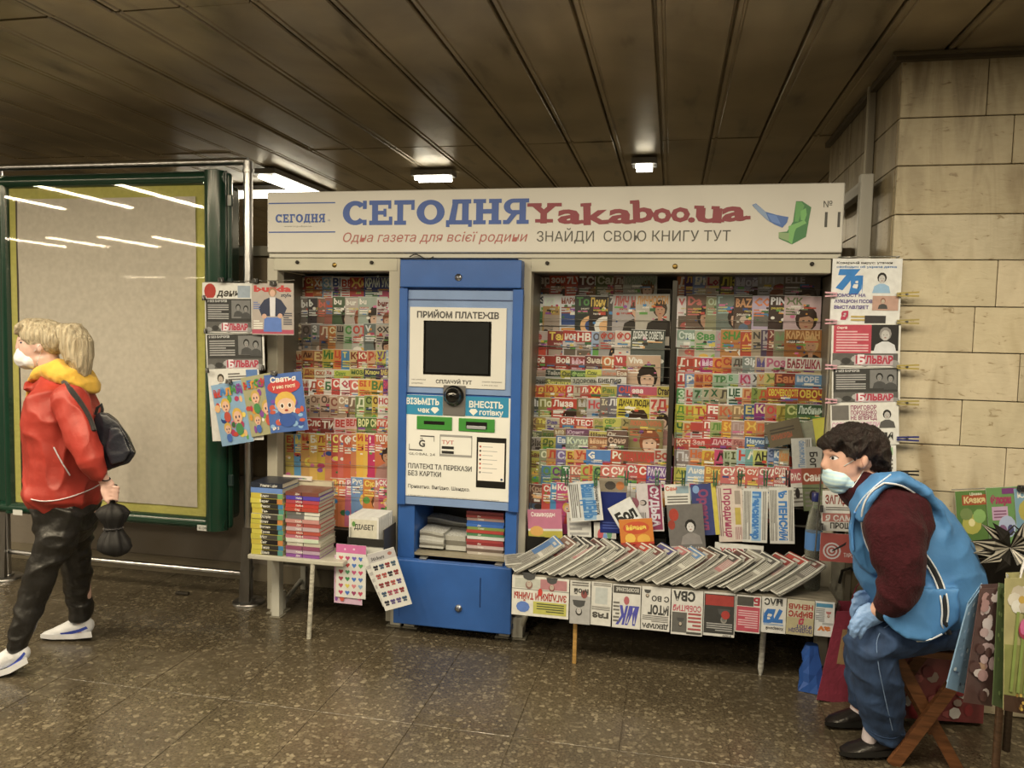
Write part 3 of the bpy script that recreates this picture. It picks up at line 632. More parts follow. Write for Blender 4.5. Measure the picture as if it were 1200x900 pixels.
# compartment
za = at(540, 653, Y=TY).z
K().box((tx0+.085, TY+.02, za-.012), (tx1-.055, TY+.33, za), '9a8c6c').build('compartment_floor', 'paint', term)
K().box((tx0+.085, TY+.325, za), (tx1-.055, TY+.33, zs1), '1a1610').build('compartment_back', 'paint', term)
da = PX(468, 658, TY-.02); db = PX(604, 731, TY-.02)
dr = K().rbox((tx0-.0, TY-.045, .052), (tx1-.006, TY-.005, zdo-.008), B1, r=.006); dr.add([(tx0+.03, TY-.046, .09), (tx0+.034, TY-.046, .09), (tx0+.034, TY-.046, zdo-.04), (tx0+.03, TY-.046, zdo-.04)], [(0, 1, 2, 3)], '1a4884')
dr = dr.build('door', 'bluepaint', term)
c = PX(563, 677, TY-.045); d = PX(564, 712, TY-.045); K().rbox((c[0]-.003, TY-.047, d[1]), (c[0]+.003, TY-.044, c[1]), '173a68', r=.001, seg=1).build('slit', 'paint', dr)
lx, lz = PX(537, 713, TY-.05); K().lathe((lx, TY-.045, lz), [(.018, 0), (.017, -.008), (.009, -.009), (.008, -.018)], 'c0bcb0', 18, 'y').build('lock', 'steel', dr)
for px in (496, 585): x = PX(px, 656, TY-.02)[0]; K().rbox((x-.02, TY-.03, zdo-.01), (x+.02, TY+.0, zdo+.002), 'aaa698', r=.002).build('hinge', 'steel', term)
# loose cable on top of the terminal
pts = [at(480+k*4, 301-3*math.sin(k*.9), Y=KY+.0) for k in range(8)]
tag(K().tube(pts, .003, '1c1a16', 6).build('cable', 'rubber'), 'thin black cable lying loose on top of the blue terminal', 'cable')
# =================================================================== PRINTED COVERS
SKIN = ['d0a27c', 'c99a74', 'b98863', 'd8ae8a']
HAIR = ['2a1c14', '3a281a', '4a3020', '8a6238', 'c29a5c', '1e1612', '6a4426']
PAL = ['c8452e', 'd98f2c', 'dcc042', '5e9a3e', '3f7fa8', '8a4a8c', 'd46a8c', 'e6dcc4', '2c4a7c', '3a6a3a', 'b83a5a', 'e8b070']
def portrait(m, x, z, s, y, rnd, hair=None, skin=None, top=None):
    """head and shoulders in a cover: x,z = middle of the face, s = face height"""
    hair = hair or rnd.choice(HAIR); skin = skin or rnd.choice(SKIN); top = top or rnd.choice(PAL)
    m.poly([(x-s*1.05, y, z-s*1.9), (x+s*1.05, y, z-s*1.9), (x+s*.85, y, z-s*.95), (x+s*.25, y, z-s*.62), (x-s*.25, y, z-s*.62), (x-s*.85, y, z-s*.95)], top)
    m.disc((x, z+s*.08), s*.50, s*.62, y-.0002, hair, 12)
    m.rect(x-s*.14, z-s*.8, x+s*.14, z-s*.3, y-.0003, skin)
    m.disc((x, z-s*.05), s*.34, s*.47, y-.0004, skin, 12)
    m.poly([(x-s*.36, y-.0005, z+s*.12), (x+s*.1, y-.0005, z+s*.22), (x+s*.36, y-.0005, z+s*.05), (x+s*.3, y-.0005, z+s*.5), (x-s*.28, y-.0005, z+s*.5)], hair)
    for e in (-.13, .13): m.disc((x+e*s, z+s*.0), s*.06, s*.03, y-.0006, '2a1c16', 6)
    m.poly([(x-s*.11, y-.0006, z-s*.28), (x, y-.0006, z-s*.33), (x+s*.11, y-.0006, z-s*.28), (x, y-.0006, z-s*.25)], 'a04438')
def kidface(m, x, z, s, y, rnd):
    m.disc((x, z+s*.1), s*.55, s*.5, y, rnd.choice(['e0b23c', 'c8602c', '6a3c1e']), 10); m.disc((x, z-s*.05), s*.42, s*.40, y-.0002, 'e6b48c', 10)
    for e in (-.16, .16): m.disc((x+e*s, z), s*.10, s*.13, y-.0004, 'f0ece0', 8); m.disc((x+e*s, z), s*.05, s*.08, y-.0005, '243a5a', 6)
    m.disc((x, z-s*.24), s*.12, s*.05, y-.0004, 'a8382c', 6)
    m.poly([(x-s*.4, y, z-s*1.3), (x+s*.4, y, z-s*1.3), (x+s*.25, y, z-s*.4), (x-s*.25, y, z-s*.4)], rnd.choice(PAL))
def blobs(m, w, z0, z1, y, rnd, pal, k=7):
    for i in range(k):
        cx, cz = rnd.uniform(.08, .92)*w, rnd.uniform(z0, z1); r = rnd.uniform(.07, .17)*w
        r = min(r, cx, w-cx, max(.004, cz-z0+.01)); m.disc((cx, cz), r, r*rnd.uniform(.5, 1), y-.00002*i, rnd.choice(pal), 8)
def lines(m, x0, x1, z, n, hh, y, col, rnd):
    for i in range(n):
        if z-hh*.6 < .003: break
        m.rect(x0, z-hh*.5, x0+(x1-x0)*rnd.uniform(.6, 1), z, y, col); z -= hh
def cover(m, w, h, y, bg, title, tc, art, rnd, band=None, th=None):
    """flat print on the front (towards -y) of a magazine whose face spans w x h"""
    th = (th or min(.036, h*.15))*rnd.uniform(.62, .98)
    zt_ = h-.010-th
    if band and band != '-': m.rect(0, zt_-.008, w, h, y-.0001, band)
    if art == 'f': portrait(m, w*.60, h*.50, w*.58, y-.0001, rnd)
    elif art == 'w': portrait(m, w*.62, h*.54, w*.60, y-.0001, rnd, hair=rnd.choice(['2a1c14', '3a2418', '8a4a2a']), top=rnd.choice(['caa8a0', 'a87868', '584840']))
    elif art == 'h': portrait(m, w*.72, h*.70, w*.42, y-.0001, rnd, top='2c241c')
    elif art == 'k':
        blobs(m, w, h*.1, h*.72, y-.0001, rnd, PAL, 6); kidface(m, w*.55, h*.5, w*.5, y-.0004, rnd)
    elif art == 'g': blobs(m, w, h*.08, h*.72, y-.0001, rnd, ['5e9a3e', '86b048', 'c8402c', 'd9a83c', 'e8dcc0', '3f7030'], 8)
    elif art == 'p':
        m.rect(w*.05, h*.08, w*.95, h*.62, y-.0001, rnd.choice(['6a5a48', '8a7860', '4a5a6a', 'a8927a', '70604c'])); blobs(m, w*.9, h*.12, h*.58, y-.0002, rnd, ['c8b094', '3a3028', '907860', 'b8584a', '586a7a'], 5)
    elif art == 't':
        for i in range(4): m.rect(w*(.05+.48*(i % 2)), h*(.42-.32*(i//2)), w*(.48+.48*(i % 2)), h*(.68-.32*(i//2)), y-.0001, rnd.choice(PAL+['b0a488', '6c6658']))
    elif art == 'c':     # crossword
        m.rect(w*.05, h*.05, w*.95, h*.66, y-.0001, 'd8d0ba')
        for i in range(5):
            m.rect(w*.05, h*(.12+.11*i), w*.95, h*(.125+.11*i), y-.0002, '4a4438'); m.rect(w*(.14+.16*i), h*.05, w*(.15+.16*i), h*.66, y-.0002, '4a4438')
        portrait(m, w*.7, h*.5, w*.3, y-.0003, rnd)
    elif art == 'o': m.disc((w*.5, h*.4), w*.34, h*.2, y-.0001, rnd.choice(PAL), 14); m.disc((w*.5, h*.4), w*.2, h*.12, y-.0002, rnd.choice(PAL), 10)
    if title and title != '-':
        t = title.replace('_', ' '); x = w*.05
        m.text(t, (x, y-.0007, zt_), th, tc, bold=.04, wmax=w*.9)
    if h > .2:
        zz = zt_-.006
        for i in range(3):
            a_ = rnd.uniform(.04, .6)*w; b_ = a_+rnd.uniform(.12, .35)*w; hh_ = rnd.uniform(.006, .016)
            m.rect(a_, zz-hh_, min(b_, w*.97), zz, y-.0004-.00004*i, rnd.choice(PAL+[tc, 'e8e0cc', '3a3028'])); zz -= hh_+.004
    if h > .2:
        for i in range(2):
            wds = rnd.choice(['рецепти', 'здоровя', 'секрети', 'мода зими', 'поради', 'любов', 'сад і дім', 'гороскоп', 'тести', 'загадки', 'нове', 'життя', 'історія', 'кросворди', 'кухня', 'призи'])
            m.text(wds, (w*rnd.uniform(.04, .3), y-.0008, zt_-.020-.017*i-rnd.uniform(0, .006)), rnd.uniform(.007, .012), rnd.choice([tc, 'ece4d0', '2c2620', 'b03428', 'd8c040']), bold=.02, wmax=w*.6)
        m.rect(0, h-.0022, w, h, y-.0003, 'dcd4c0')
        for i in range(5):
            cx_, cz_ = rnd.uniform(.05, .85)*w, h*rnd.uniform(.45, .86); q_ = rnd.uniform(.004, .012)
            if rnd.random() < .5: m.rect(cx_, cz_, min(w, cx_+q_*1.8), cz_+q_, y-.00055-.00002*i, rnd.choice(PAL+['ece4d0', 'ece4d0', '2c2620']))
            else: m.disc((cx_+q_, cz_), q_, q_*.8, y-.00055-.00002*i, rnd.choice(PAL+['ece4d0', '3a2c24']), 7)
    if h > .2 and art in 'fwktg':
        lines(m, w*.05, w*.40, zt_-.018, 3, .013, y-.0007, tc if tc != bg else 'e8e0cc', rnd)
    if h > .2: lines(m, w*.5, w*.95, zt_-.012, 1, .012, y-.0007, rnd.choice(PAL), rnd)
def magazine(name, p, w, h, bg, title, tc, art, label, cat, group, rnd, band=None, tilt=0., roll=0., yaw=0., th=.002, mat='gloss', letter=None):
    """p = lower left front corner in the world"""
    m = MB(); d = 0
    m.box((0, 0, 0), (w, th, h), 'd8d0bc'); m.rect(0, 0, w, h, -.0002, bg)
    cover(m, w, h, -.0002, bg, title, tc, art, rnd, band, letter)
    o = bpy.data.objects.new(name, m.mesh(name, mat)); COL.objects.link(o)
    o.location = p; o.rotation_euler = (tilt, roll, yaw); return tag(o, label, cat, group)
CN = {}
def cname(h):
    """plain colour word for a hex colour"""
    r, g, b = (int(h[i:i+2], 16) for i in (0, 2, 4)); mx, mn = max(r, g, b), min(r, g, b); v = mx/255
    s = (mx-mn)/mx if mx else 0
    import colorsys
    hu = colorsys.rgb_to_hsv(r/255, g/255, b/255)[0]*360
    if s < .18: return 'white' if v > .78 else 'light grey' if v > .6 else 'grey' if v > .35 else 'black'
    if v < .25: return 'black'
    if hu < 12 or hu > 345: n = 'red' if s > .45 else 'pink'
    elif hu < 38: n = 'orange' if (v > .72 and s > .5) else 'beige' if s < .42 and v > .6 else 'brown'
    elif hu < 52: n = 'yellow' if v > .72 and s > .5 else 'cream' if v > .75 else 'olive'
    elif hu < 75: n = 'yellow' if v > .75 and s > .4 else 'olive'
    elif hu < 165: n = 'green'
    elif hu < 200: n = 'teal'
    elif hu < 255: n = 'blue'
    elif hu < 300: n = 'purple'
    else: n = 'magenta' if s > .4 else 'mauve'
    if v < .5 and n not in ('brown', 'olive'): n = 'dark '+n
    return n
ORD = ['first', 'second', 'third', 'fourth', 'fifth', 'sixth', 'seventh', 'eighth', 'ninth', 'tenth', 'eleventh', 'twelfth', 'thirteenth', 'fourteenth', 'fifteenth', 'sixteenth']
# each row: top pixel | right end pixel | magazines "x bg title titlecolour art [band]"
RA = [(325, 463, '340 4a4036 Сло c0b8a0 f;351 6a3830 Тайны d8c8a0 f;358 b0402c СИЛА e0c060 t;367 c87038 Хит e8e0c8 p;378 7aa0b4 ЗІР e0d8c0 t;388 dcd4c0 ВЕГ 28487c t;399 e0d8c4 ВЕРА b83a2c t;410 b8382a Жыв e8c04a h;427 263a78 КРАЙ_УКР d8dce0 t'),
 (348, 463, '343 8a8070 b c8404a w;352 74695c bu d4ccb8 w;361 4c4440 b e0dcd0 w;371 8a6850 bu d86a50 w;380 a0604e u 4878a0 w;389 4a5c3c bu ece4d0 w;404 b8a894 bur e8e4d8 w;420 a0a890 bu f0ece0 w;441 c8bcac bur 7a3028 w'),
 (380, 463, '345 8a7458 Ст d8c8a0 p;354 7a6a5c О 584c40 p;364 8a8478 З d8d0bc p;374 a06448 Лад e0c8a0 p;384 c07838 Сад e8d8a0 g;393 9a8a70 Шик 3a3028 w;402 a0a884 Ст 4a8a3c g;413 b8b09c ОТ c84a3a g;427 6c7468 V d8d4c4 w;440 b8a890 OXY 3c342c w'),
 (410, 463, '341 c8a878 Ак a84428 t;354 b07a48 Ан 5a3020 g;366 a86840 Еж e0c078 k;378 c8b040 Игра 3a7a34 k;390 d48838 ЦШ c83c28 k;400 4a84a4 Т e0d060 k;410 d0b070 Ку 7a2c20 g;418 b83a2c КУЛИ e8d8b0 g;431 d0a070 Ре c04a2c g;441 c8b848 УЛЬ 6a4a7a t;452 7a9ab4 Шура e0dcc8 t'),
 (432, 463, '341 a89068 Мир 6a3c28 t;356 c89848 Дом 984028 t;369 d8c8a0 СКАН b05030 t;381 d8ccb0 Ха b83c30 t;392 b8bc40 Соус 4a7a30 t;409 b4ac48 МОЗАЇКА 3a5a2c t;427 3c3448 Ключ d8cc60 t;446 5c3a5c ЗАБАВА e0c860 t'),
 (444, 463, '353 c8baa0 Мол 9c4434 t;361 e0d8c4 Да a0402c p;371 c8603c Сам e8e0cc p;379 d8c8b0 Бор 3c6a3c p;388 c84a40 СП_ИТ e8e0d0 c;399 e4dccc QIA b83c4c t;410 d06858 Сто e8e0d0 t;420 dca838 БІ_ГА c8442c t;434 d89c30 ВА 48783c t;449 6a3c80 ВИСПА d84a5c k'),
 (463, 463, '352 9a8c74 Тел 4c4438 p;362 a88c70 Огл 6c4c38 w;374 b89478 Оля 5c4434 f;386 b89878 Село 8c4c3c w;396 b09070 Сос e0d0b0 w;408 7c6048 Лік d8c8a8 p;416 6a7c44 Дача d8d4a8 g;427 8a9448 Сад 3c4c28 g;436 c8a840 Огурц 5a3020 g;443 ddd0b8 НОС c04a4a o'),
 (490, 463, '347 c07848 Зор e8d8b8 t;358 b04038 Сло f0e8d8 c b04038;375 8c3c30 ТИ f0e8d8 c;392 d8b0a0 ВЕЛИК c03028 t d8b0a0;405 d8a898 ВЕЛИКИЙ c03028 t;419 6a7c3c ВОР_СКАН e0d890 t 48682c;441 c03c2c ГИГАНТ f0e8d8 t c8442c'),
 (508, 463, '335 b8a048 Еж b84028 k;345 5a94b0 Мир e8d058 k;353 c8944a Ма b83828 k;363 d8a848 Ба e8e0c0 k;372 c8a030 Ле 9c3028 k;381 c87c50 На e8e0c0 k;389 b8483c О e8d868 k;396 c86050 Ст e8e0c0 k;403 c85838 Ф e8e0d0 k;411 c87848 О e8e0c8 k;418 e0a830 И c03828 k;426 e0b040 Ь b83850 k;431 c02c58 ! e8e0d0 k;440 c8683c ТОЛСТ ece4d4 w'),
 (560, 463, '387 c8703c Ле e0c860 k;396 d87848 Пе e8d8b8 k;404 c86478 Ра e8d8c8 k;412 7090b0 Рус e8e4d8 k;425 cc7830 Сказ e8c850 k;438 c07860 Кн e8d8c0 k;444 c85c68 СКАН e8dcc8 k')]
RB = [(322, 787, '622 5c4438 Зар c8b8a0 f;644 b8482c зонай e8d8c0 f;663 c04830 7LV e4d8c4 f;677 6c4038 ТСП e0d8c8 f;699 5a6038 Сад c8c0a0 g;719 7a5444 Люди c8b8a0 f;731 a8a490 ПСИХОЛОГИЯ 7c8c6c h'),
 (346, 787, '622 d0c8b4 МST 2a3040 t;636 b08848 IZI d8e0d0 p d8d4c4;657 d0ccc0 МАРК_ТВЕН 8c4434 t;675 283028 Тот 4c8440 o;691 2c2018 Пону_Мехі e0b848 o;712 4a4440 77 b8b0a0 h;718 a89c90 ЛИЧ_НОЕ b04a40 h;746 b8ac94 ЛИЧНОСТИ c8883c h'),
 (387, 787, '622 c0a898 це b84038 t;641 8c3830 Теле e8c848 p;659 c8bcae новости e8dcc8 p b83428;675 b8a898 НВ f0e8dc p b02c24;693 98a8b8 Оп 5c5458 t;702 9c9488 ФОКУ b8402c f;720 d0c0a8 ФОК c04434 h;739 585c50 ДОБРЫЕ_СОВЕТЫ dcd8cc g 40483c'),
 (416, 787, '622 9c3428 Вой ece0cc f;650 9c3428 Вой ece0cc f;668 943c38 Мы e0b8b8 f;685 6c3c38 Знай d8c8a8 f;706 c87038 Ори e8d8b0 t;720 b8443c Vi ece4d4 w;735 c8a480 Viva ece4d4 w'),
 (433, 735, '620 a88c74 Рок c8a068 t;639 3c4438 Тайны c0b8a0 t;657 b8ac38 Око 4c5c28 t;669 4c6834 Факты a8c868 t;687 c8c44c Сон 5a6a30 t;706 a89880 Бесе c8805c t;722 98684c Ера d8c8a8 t'),
 (442, 735, '620 8c887c Домаш 484438 t;639 6c6c38 Загадки d8d060 t;670 b8b498 ЗДОРОВЬЕ 3c3c34 t;700 d0c8b4 БИБЛИЯ 3c3830 t'),
 (451, 787, '619 b8683c Ах d8a040 t;628 c0502c Я e8c048 f;638 d09838 ЮЛ b83c28 f;650 d8a030 ХИТ c8402c f;663 c0342c Я e8dcc8 f;672 b8a888 Т 8c5c48 f;681 b85444 Лото e8e0d0 f;689 c03c2c ХА ecd048 c;705 a8983c Рец 5c7434 g;722 505478 США c84838 t;739 c8643c ева e8d8e0 f b8505c;771 b4a044 Стел 3c2c24 f'),
 (466, 787, '620 4c5044 Лиза c8c4b4 w;632 8c8844 Подр d8d4a0 w;647 b8402c Лиза ecdcc8 w;676 78643c Мы b8b0a0 p;689 a8a094 Нові c04040 p;702 706458 Істор c8b890 p;713 686060 Ліна d8d0c0 p;723 c8b428 ДАЧА_ЛЮДИ 3c3020 w;762 d0b898 7Д b83c34 w'),
 (489, 787, '619 7c5c40 Кр c8a870 p;628 a88c3c Тю e8d858 t;639 b8ac88 Рев 5c4c80 t;656 b8503c СЕКРЕТ e8d8c8 p;673 b43c2c ТЕСТ ecdccc p;694 b0985c Рис 8c8c3c g;708 b8b04c СЕР 5c7c34 g;727 988850 Ж 4c4828 g;737 8c7c4c ЛЮБОВЬ_ЖИЗНЬ c86840 w'),
 (503, 736, '620 68704c Ліс c8c090 g;635 7c7840 Кот 4c6c34 g;650 8c7048 Мій d8c8a0 p;664 704458 Юрист c8a8b0 p;690 b8a850 Шаль 5c3c28 p;712 6c5040 Ок c8b898 p'),
 (511, 736, '619 988c7c Вік 4c4438 p;635 a8a03c Яр 4c6028 g;651 506c90 Ева d8d4c4 p;663 889078 Кухня c8d0a8 p;690 98603c Мама d8b080 f;711 5c4434 Соня c8a888 f'),
 (526, 787, '619 a8a044 Бак 6c3c28 g;632 8c9068 Огор d8d4a8 g;641 b8884c ЛІ b8402c g;652 78648c СА c8c0d8 t;664 c8a838 БЛ 984028 t;674 d0945c Утро b8442c k;688 4c7cac G ece4dc o;715 b8482c Рос e0d8b8 g;728 98583c ТЕЩА_КУХНЯ c03830 t;768 b8a890 Бо a04434 t'),
 (544, 787, '634 4c7894 О 5c8c38 k;645 78a048 Св 6c3070 k;657 386c3c Тр d8d8c8 k;668 b8644c Кот e0c8a8 k;680 a8a848 Ск b84838 k;689 c88c48 Кор b8402c t;694 7c9c4c СУД 2c4838 t;703 c06050 СУДЬ ecdcc8 c;714 c86c5c СУДЬ ece0cc c;733 b8504c СУД d8dce0 c;746 c04434 СУДЬ ecdcc8 c;757 6c3c7c РАССКАЗ d8c8e0 c'),
 (566, 680, '618 6c4838 Кра b89878 p;635 c84c40 Св ece0d0 k;645 4c90b4 Ма e8e0c8 k;652 c84c78 Ко f0e4d8 k')]
RC = [(322, 971, '794 c06c38 Дети e8dcc4 k;803 5c4470 ЛЕГО e0b048 k;812 8090b0 Як e4dccc k;828 c0a890 Love a83c4c o;843 504c3c Ліза c8b83c t;860 8c8490 Мой c8c4cc w;889 9c968c ПЛ b8b4ac w;919 6c5c50 ELLE b8aca0 w'),
 (346, 971, '794 dcccbc V c8605c p;805 6c5440 Da c86858 w;827 8c8860 Ол b0bc90 w;841 6c7464 Г 98b0a0 w;860 4c3428 BAZAAR c88c58 p;882 b8a4b0 COS d87c48 t;901 3c2820 PINK d8d0c4 h;919 c8a8a0 ЖК 6c7848 w'),
 (387, 971, '794 b8bca8 Станиво d8dcd0 p 889c84;815 b8b090 Єва 489040 g;838 a89890 COSMOPOLITAN c8747c f;845 b87c3c SHAPE 4c8c34 g;869 b8482c АІМ e0a040 f;882 a89474 N 4c4438 w;893 4c3c50 КN a89c90 w;899 78342c Жур c8a888 w;907 887c5c М 78905c w;920 a0642c КАРАВАН d8a868 h'),
 (418, 971, '793 b8442c Да e8d8bc t;804 b03c28 1 e8d8c0 t;813 c04c34 10 ece0c8 t;822 b02c68 Ма e0c0d0 o;836 d88830 С b83428 k;846 c87c34 СС b03c28 k;858 98907c Дім 4c4438 p;870 7c8478 Зір d8d4c8 p;884 b89c7c Мем 5c5080 f;897 c8b4a4 Роз b85c74 o;920 c8b484 БАБУШКА 9c3440 t d8d0b8'),
 (437, 971, '793 b83c34 Пе e8dcc4 t;804 6c88a8 Рука e4dccc t;814 c07034 Мед 983428 t;825 c8843c Ю b83c2c t;835 98a884 ТРА 3c7434 t;851 a0b494 Б 3c8044 t;865 c0a0a4 КУХ b03858 t;879 b8b4a8 Х 484440 t;886 b89c6c У c8642c t;896 b8a85c Ж 6c7c34 g;908 7c3424 Баня c87c48 p;932 6088a4 МОРЕ c8c8c0 p'),
 (454, 971, '792 4c8c48 Здор c8d8b0 g;803 d0b8a4 La b83c34 t;811 90a080 7 345c30 g;822 a8a080 7 386434 g;832 a89470 Х 2c5c38 g;843 a0946c Л 4c4434 g;853 c8ccb4 ЦЕ_СОВ 2c5434 t;869 c8945c Гор b05c30 t;881 78883c Ха 4c5c28 g;889 8c8c38 ДЕЛО b84c28 g;899 98502c ОВОЧЕВОДСТВО d8c034 g b84428;935 985c28 ОВОЧІ d8b83c g 983c24'),
 (473, 971, '791 c8c434 Дача 5c8c30 t;803 b8b040 Наш c86c28 t;814 d0b43c Тут b84828 t;827 b84038 FEN ecdcc4 t;842 b08c5c Кур c05c34 k;858 98784c Пси d8b880 k;872 345474 Енц c8b868 t;884 88306c Квіти d8c090 p;898 a8744c Осінь c8403c k;911 a89434 Добр 786820 g;921 6c7c34 Сад c8c878 g;934 4c6c3c Любимый c8d0b4 g 385434'),
 (493, 935, '791 98a884 Че 2c6434 g b8b434;800 c8a868 Ру c86428 k;810 c8b8a8 СПР b84038 t b84434;823 b84c3c ПО ecdccc t;833 98a05c Ліки 5c8434 g;845 c87c28 50 e0b03c t;857 a88878 Про b89c8c t;872 c88434 Ж e0b848 t;886 b87c48 Пам c85c38 t;897 7c6c50 СКАНВОРД b8a878 c'),
 (512, 925, '790 b8503c КЭТРИН e8c8a0 t;810 b83c34 Зел e0b0a0 t;832 a83440 ДАРЬЯ d8a8a0 t;858 b87c6c Рід 8c4c48 p;872 486888 Наука c8d0d4 p;897 4c5458 Море 9cb0b4 p;910 386468 Тиша b8c8c0 p'),
 (526, 925, '791 8c7c70 Пик c8c0b4 t;807 a88470 Нас c8642c t;822 c8a02c Яб b86c28 g;838 c04464 А 3c2c28 t;849 98a078 12 4c5c28 t;856 a8ac84 І 4c4c28 t;864 8cb4b4 НАН c84030 t;874 6c9c8c Ан e0d8b8 p;884 b8b85c АНГЕЛ 303028 t;900 8c94a8 З 4c5c78 t;907 5c7c98 Юра d8d4c0 t;913 a89c74 Казк c8803c g'),
 (546, 925, '790 b8b044 Ан 6c7430 k;803 90a8b4 Анекдот e8e4d8 k;825 b87c38 Вук e0c058 k;845 c46860 СУДЬ ece0d4 c;861 c06c58 СУДЬ ece0d4 c;874 c8604c СУДЬ ece0d4 c;889 b8645c СУД ece0d4 c;907 b85c54 СУДЬ ece0d4 c')]
def rack(rows, rackname, word, Y0, Y1, x_end, x_lo):
    n = len(rows); root = kiosk
    rn = random.Random(hash(len(rackname)*77+n) % 999)
    for r, (py, xe, data) in enumerate(rows):
        Yr = Y0+(Y1-Y0)*r/(n-1); items = [d.split() for d in data.split(';')]; fan = .026
        xa = float(items[0][0]); full = .168
        for i, it in enumerate(items):
            px = float(it[0]); nx_ = float(items[i+1][0]) if i+1 < len(items) else xe
            fr = (px-xa)/(xe-xa+1e-6); Y = Yr-fan*fr-.002
            a = at(px, py, Y=Y); e = at(xe, py, Y=Y)
            w = max(.045, min(full, e.x-a.x)) ; vis = at(nx_, py, Y=Y).x-a.x
            H = .255; 
            dz = rn.uniform(-.006, .006)
            lab = f"{cname(it[1])} magazine with {cname(it[3])} title"+f", {ORD[i] if i < len(items)-1 else 'rightmost'} in {ORD[r] if r < n-1 else 'lowest'} row of {rackname}"
            if i < len(items)-1: lab = lab.replace(' in ', ' from left in ', 1)
            o = magazine('magazine', (a.x, Y, a.z-H+dz), w, H, it[1], it[2], it[3], it[4], lab, 'magazine', f'magazines in the {rackname}', rn,
                         band=it[5] if len(it) > 5 else None, roll=rn.uniform(-.022, .022), letter=min(.046, max(.026, (rows[r+1][0]-py)*.0023)) if r+1 < n else .034)
        # wire shelf: a bottom tray wire and a front wire, with hooks
        za = at((x_lo+x_end)/2, py, Y=Yr).z; xw0, xw1 = at(x_lo, py, Y=Yr-.034).x, at(x_end, py, Y=Yr-.034).x
        gap = (rows[r+1][0]-py if r+1 < n else 30); zf = za-.0042*gap*.72
        m = MB(); yw = Yr-fan-.0085
        m.tube([(xw0, yw, zf), (xw1, yw, zf)], .0014, '9a8e78', 6)
        m.tube([(xw0, yw, za-.262), (xw0, Yr+.003, za-.264)], .0014, '9a8e78', 6).tube([(xw0, yw, zf), (xw0, yw, za-.262), (xw1, yw, za-.262), (xw1, yw, zf)], .0014, '9a8e78', 6)
        m.build('wire_shelf', 'steel', root)
        m = MB().box((xw0, Yr-fan+.000, za-.268), (xw1, Yr+.004, za-.265), '5c5444'); m.build('shelf_tray', 'paint', root)
    return root
rack(RA, 'left rack', 'left bay', 3.93, 3.715, 462, 330)
rack(RB, 'middle rack', 'middle bay', 3.94, 3.715, 787, 623)
rack(RC, 'right rack', 'right bay', 3.94, 3.715, 972, 793)
# =================================================================== SHEETS: newspapers that hang or lie
class Sheet:
    """flat printed sheet; design space u right, v up (0..1), turned by o = 0, 90, 180, 270 degrees; origin = top left corner"""
    def __init__(s, w, h, o=0, bg='d8d0ba', th=.003):
        s.w, s.h, s.o, s.m, s.y = w, h, o, MB(), -.0002
        s.W, s.H = (w, h) if o in (0, 180) else (h, w)
        s.m.box((0, 0, -h), (w, th, 0), bg)
        c, n = Vector((w/2, 0, -h/2)), math.radians(o); s.c = c
        s.rx, s.up = Vector((math.cos(n), 0, math.sin(n))), Vector((-math.sin(n), 0, math.cos(n)))
    def pt(s, u, v): return s.c+s.rx*((u-.5)*s.W)+s.up*((v-.5)*s.H)+Vector((0, s.y, 0))
    def nx(s): s.y -= .00012
    def r(s, u0, v0, u1, v1, col): s.nx(); s.m.poly([s.pt(u0, v0), s.pt(u1, v0), s.pt(u1, v1), s.pt(u0, v1)], col); return s
    def t(s, txt, u, v, hh, col, w=None, bold=.03, ital=0.): s.nx(); s.m.text(txt, s.pt(u, v), hh*s.H, col, w=None if w is None else w*s.W, rx=s.rx, up=s.up, bold=bold, ital=ital); return s
    def d(s, u, v, ru, rv, col, n=10): s.nx(); s.m.poly([s.pt(u+ru*math.cos(2*math.pi*k/n), v+rv*math.sin(2*math.pi*k/n)) for k in range(n)], col); return s
    def ln(s, u0, v0, u1, v1, n, col='6c665a'):
        s.nx(); hh = (v1-v0)/n
        for i in range(n): e = u1-(u1-u0)*(.35 if i % 4 == 3 else 0); s.m.poly([s.pt(u0, v0+hh*i), s.pt(e, v0+hh*i), s.pt(e, v0+hh*(i+.5)), s.pt(u0, v0+hh*(i+.5))], col)
        return s
    def face(s, u, v, k, hair='2c241c', skin='b8a68c', top='4c4a44'):
        a = s.W/s.H
        s.nx(); s.m.poly([s.pt(u-k, v-k*1.7*a), s.pt(u+k, v-k*1.7*a), s.pt(u+k*.8, v-k*.9*a), s.pt(u+k*.25, v-k*.6*a), s.pt(u-k*.25, v-k*.6*a), s.pt(u-k*.8, v-k*.9*a)], top)
        s.d(u, v+k*.1*a, k*.52, k*.62*a, hair); s.d(u, v-k*.05*a, k*.36, k*.48*a, skin); s.d(u-k*.13, v, k*.05, k*.03*a, '1c1814', 6); s.d(u+k*.13, v, k*.05, k*.03*a, '1c1814', 6); s.d(u, v-k*.26*a, k*.11, k*.04*a, '8c3c30', 6); return s
    def put(s, name, p, label, cat, group=None, roll=0., tilt=0., yaw=0., mat='news', parent=None):
        o = bpy.data.objects.new(name, s.m.mesh(name, mat)); COL.objects.link(o); o.location = p; o.rotation_euler = (tilt, roll, yaw)
        if parent: o.parent = parent; o.location = Vector(p)-WL(parent); return o
        return tag(o, label, cat, group)
def geo(tl, tr, hpx, Y):
    a, b = at(*tl, Y=Y), at(*tr, Y=Y); w = math.hypot(b.x-a.x, b.z-a.z); roll = -math.atan2(b.z-a.z, b.x-a.x)
    h = a.z-at(tl[0], tl[1]+hpx, Y=Y).z
    return a, w, h, roll
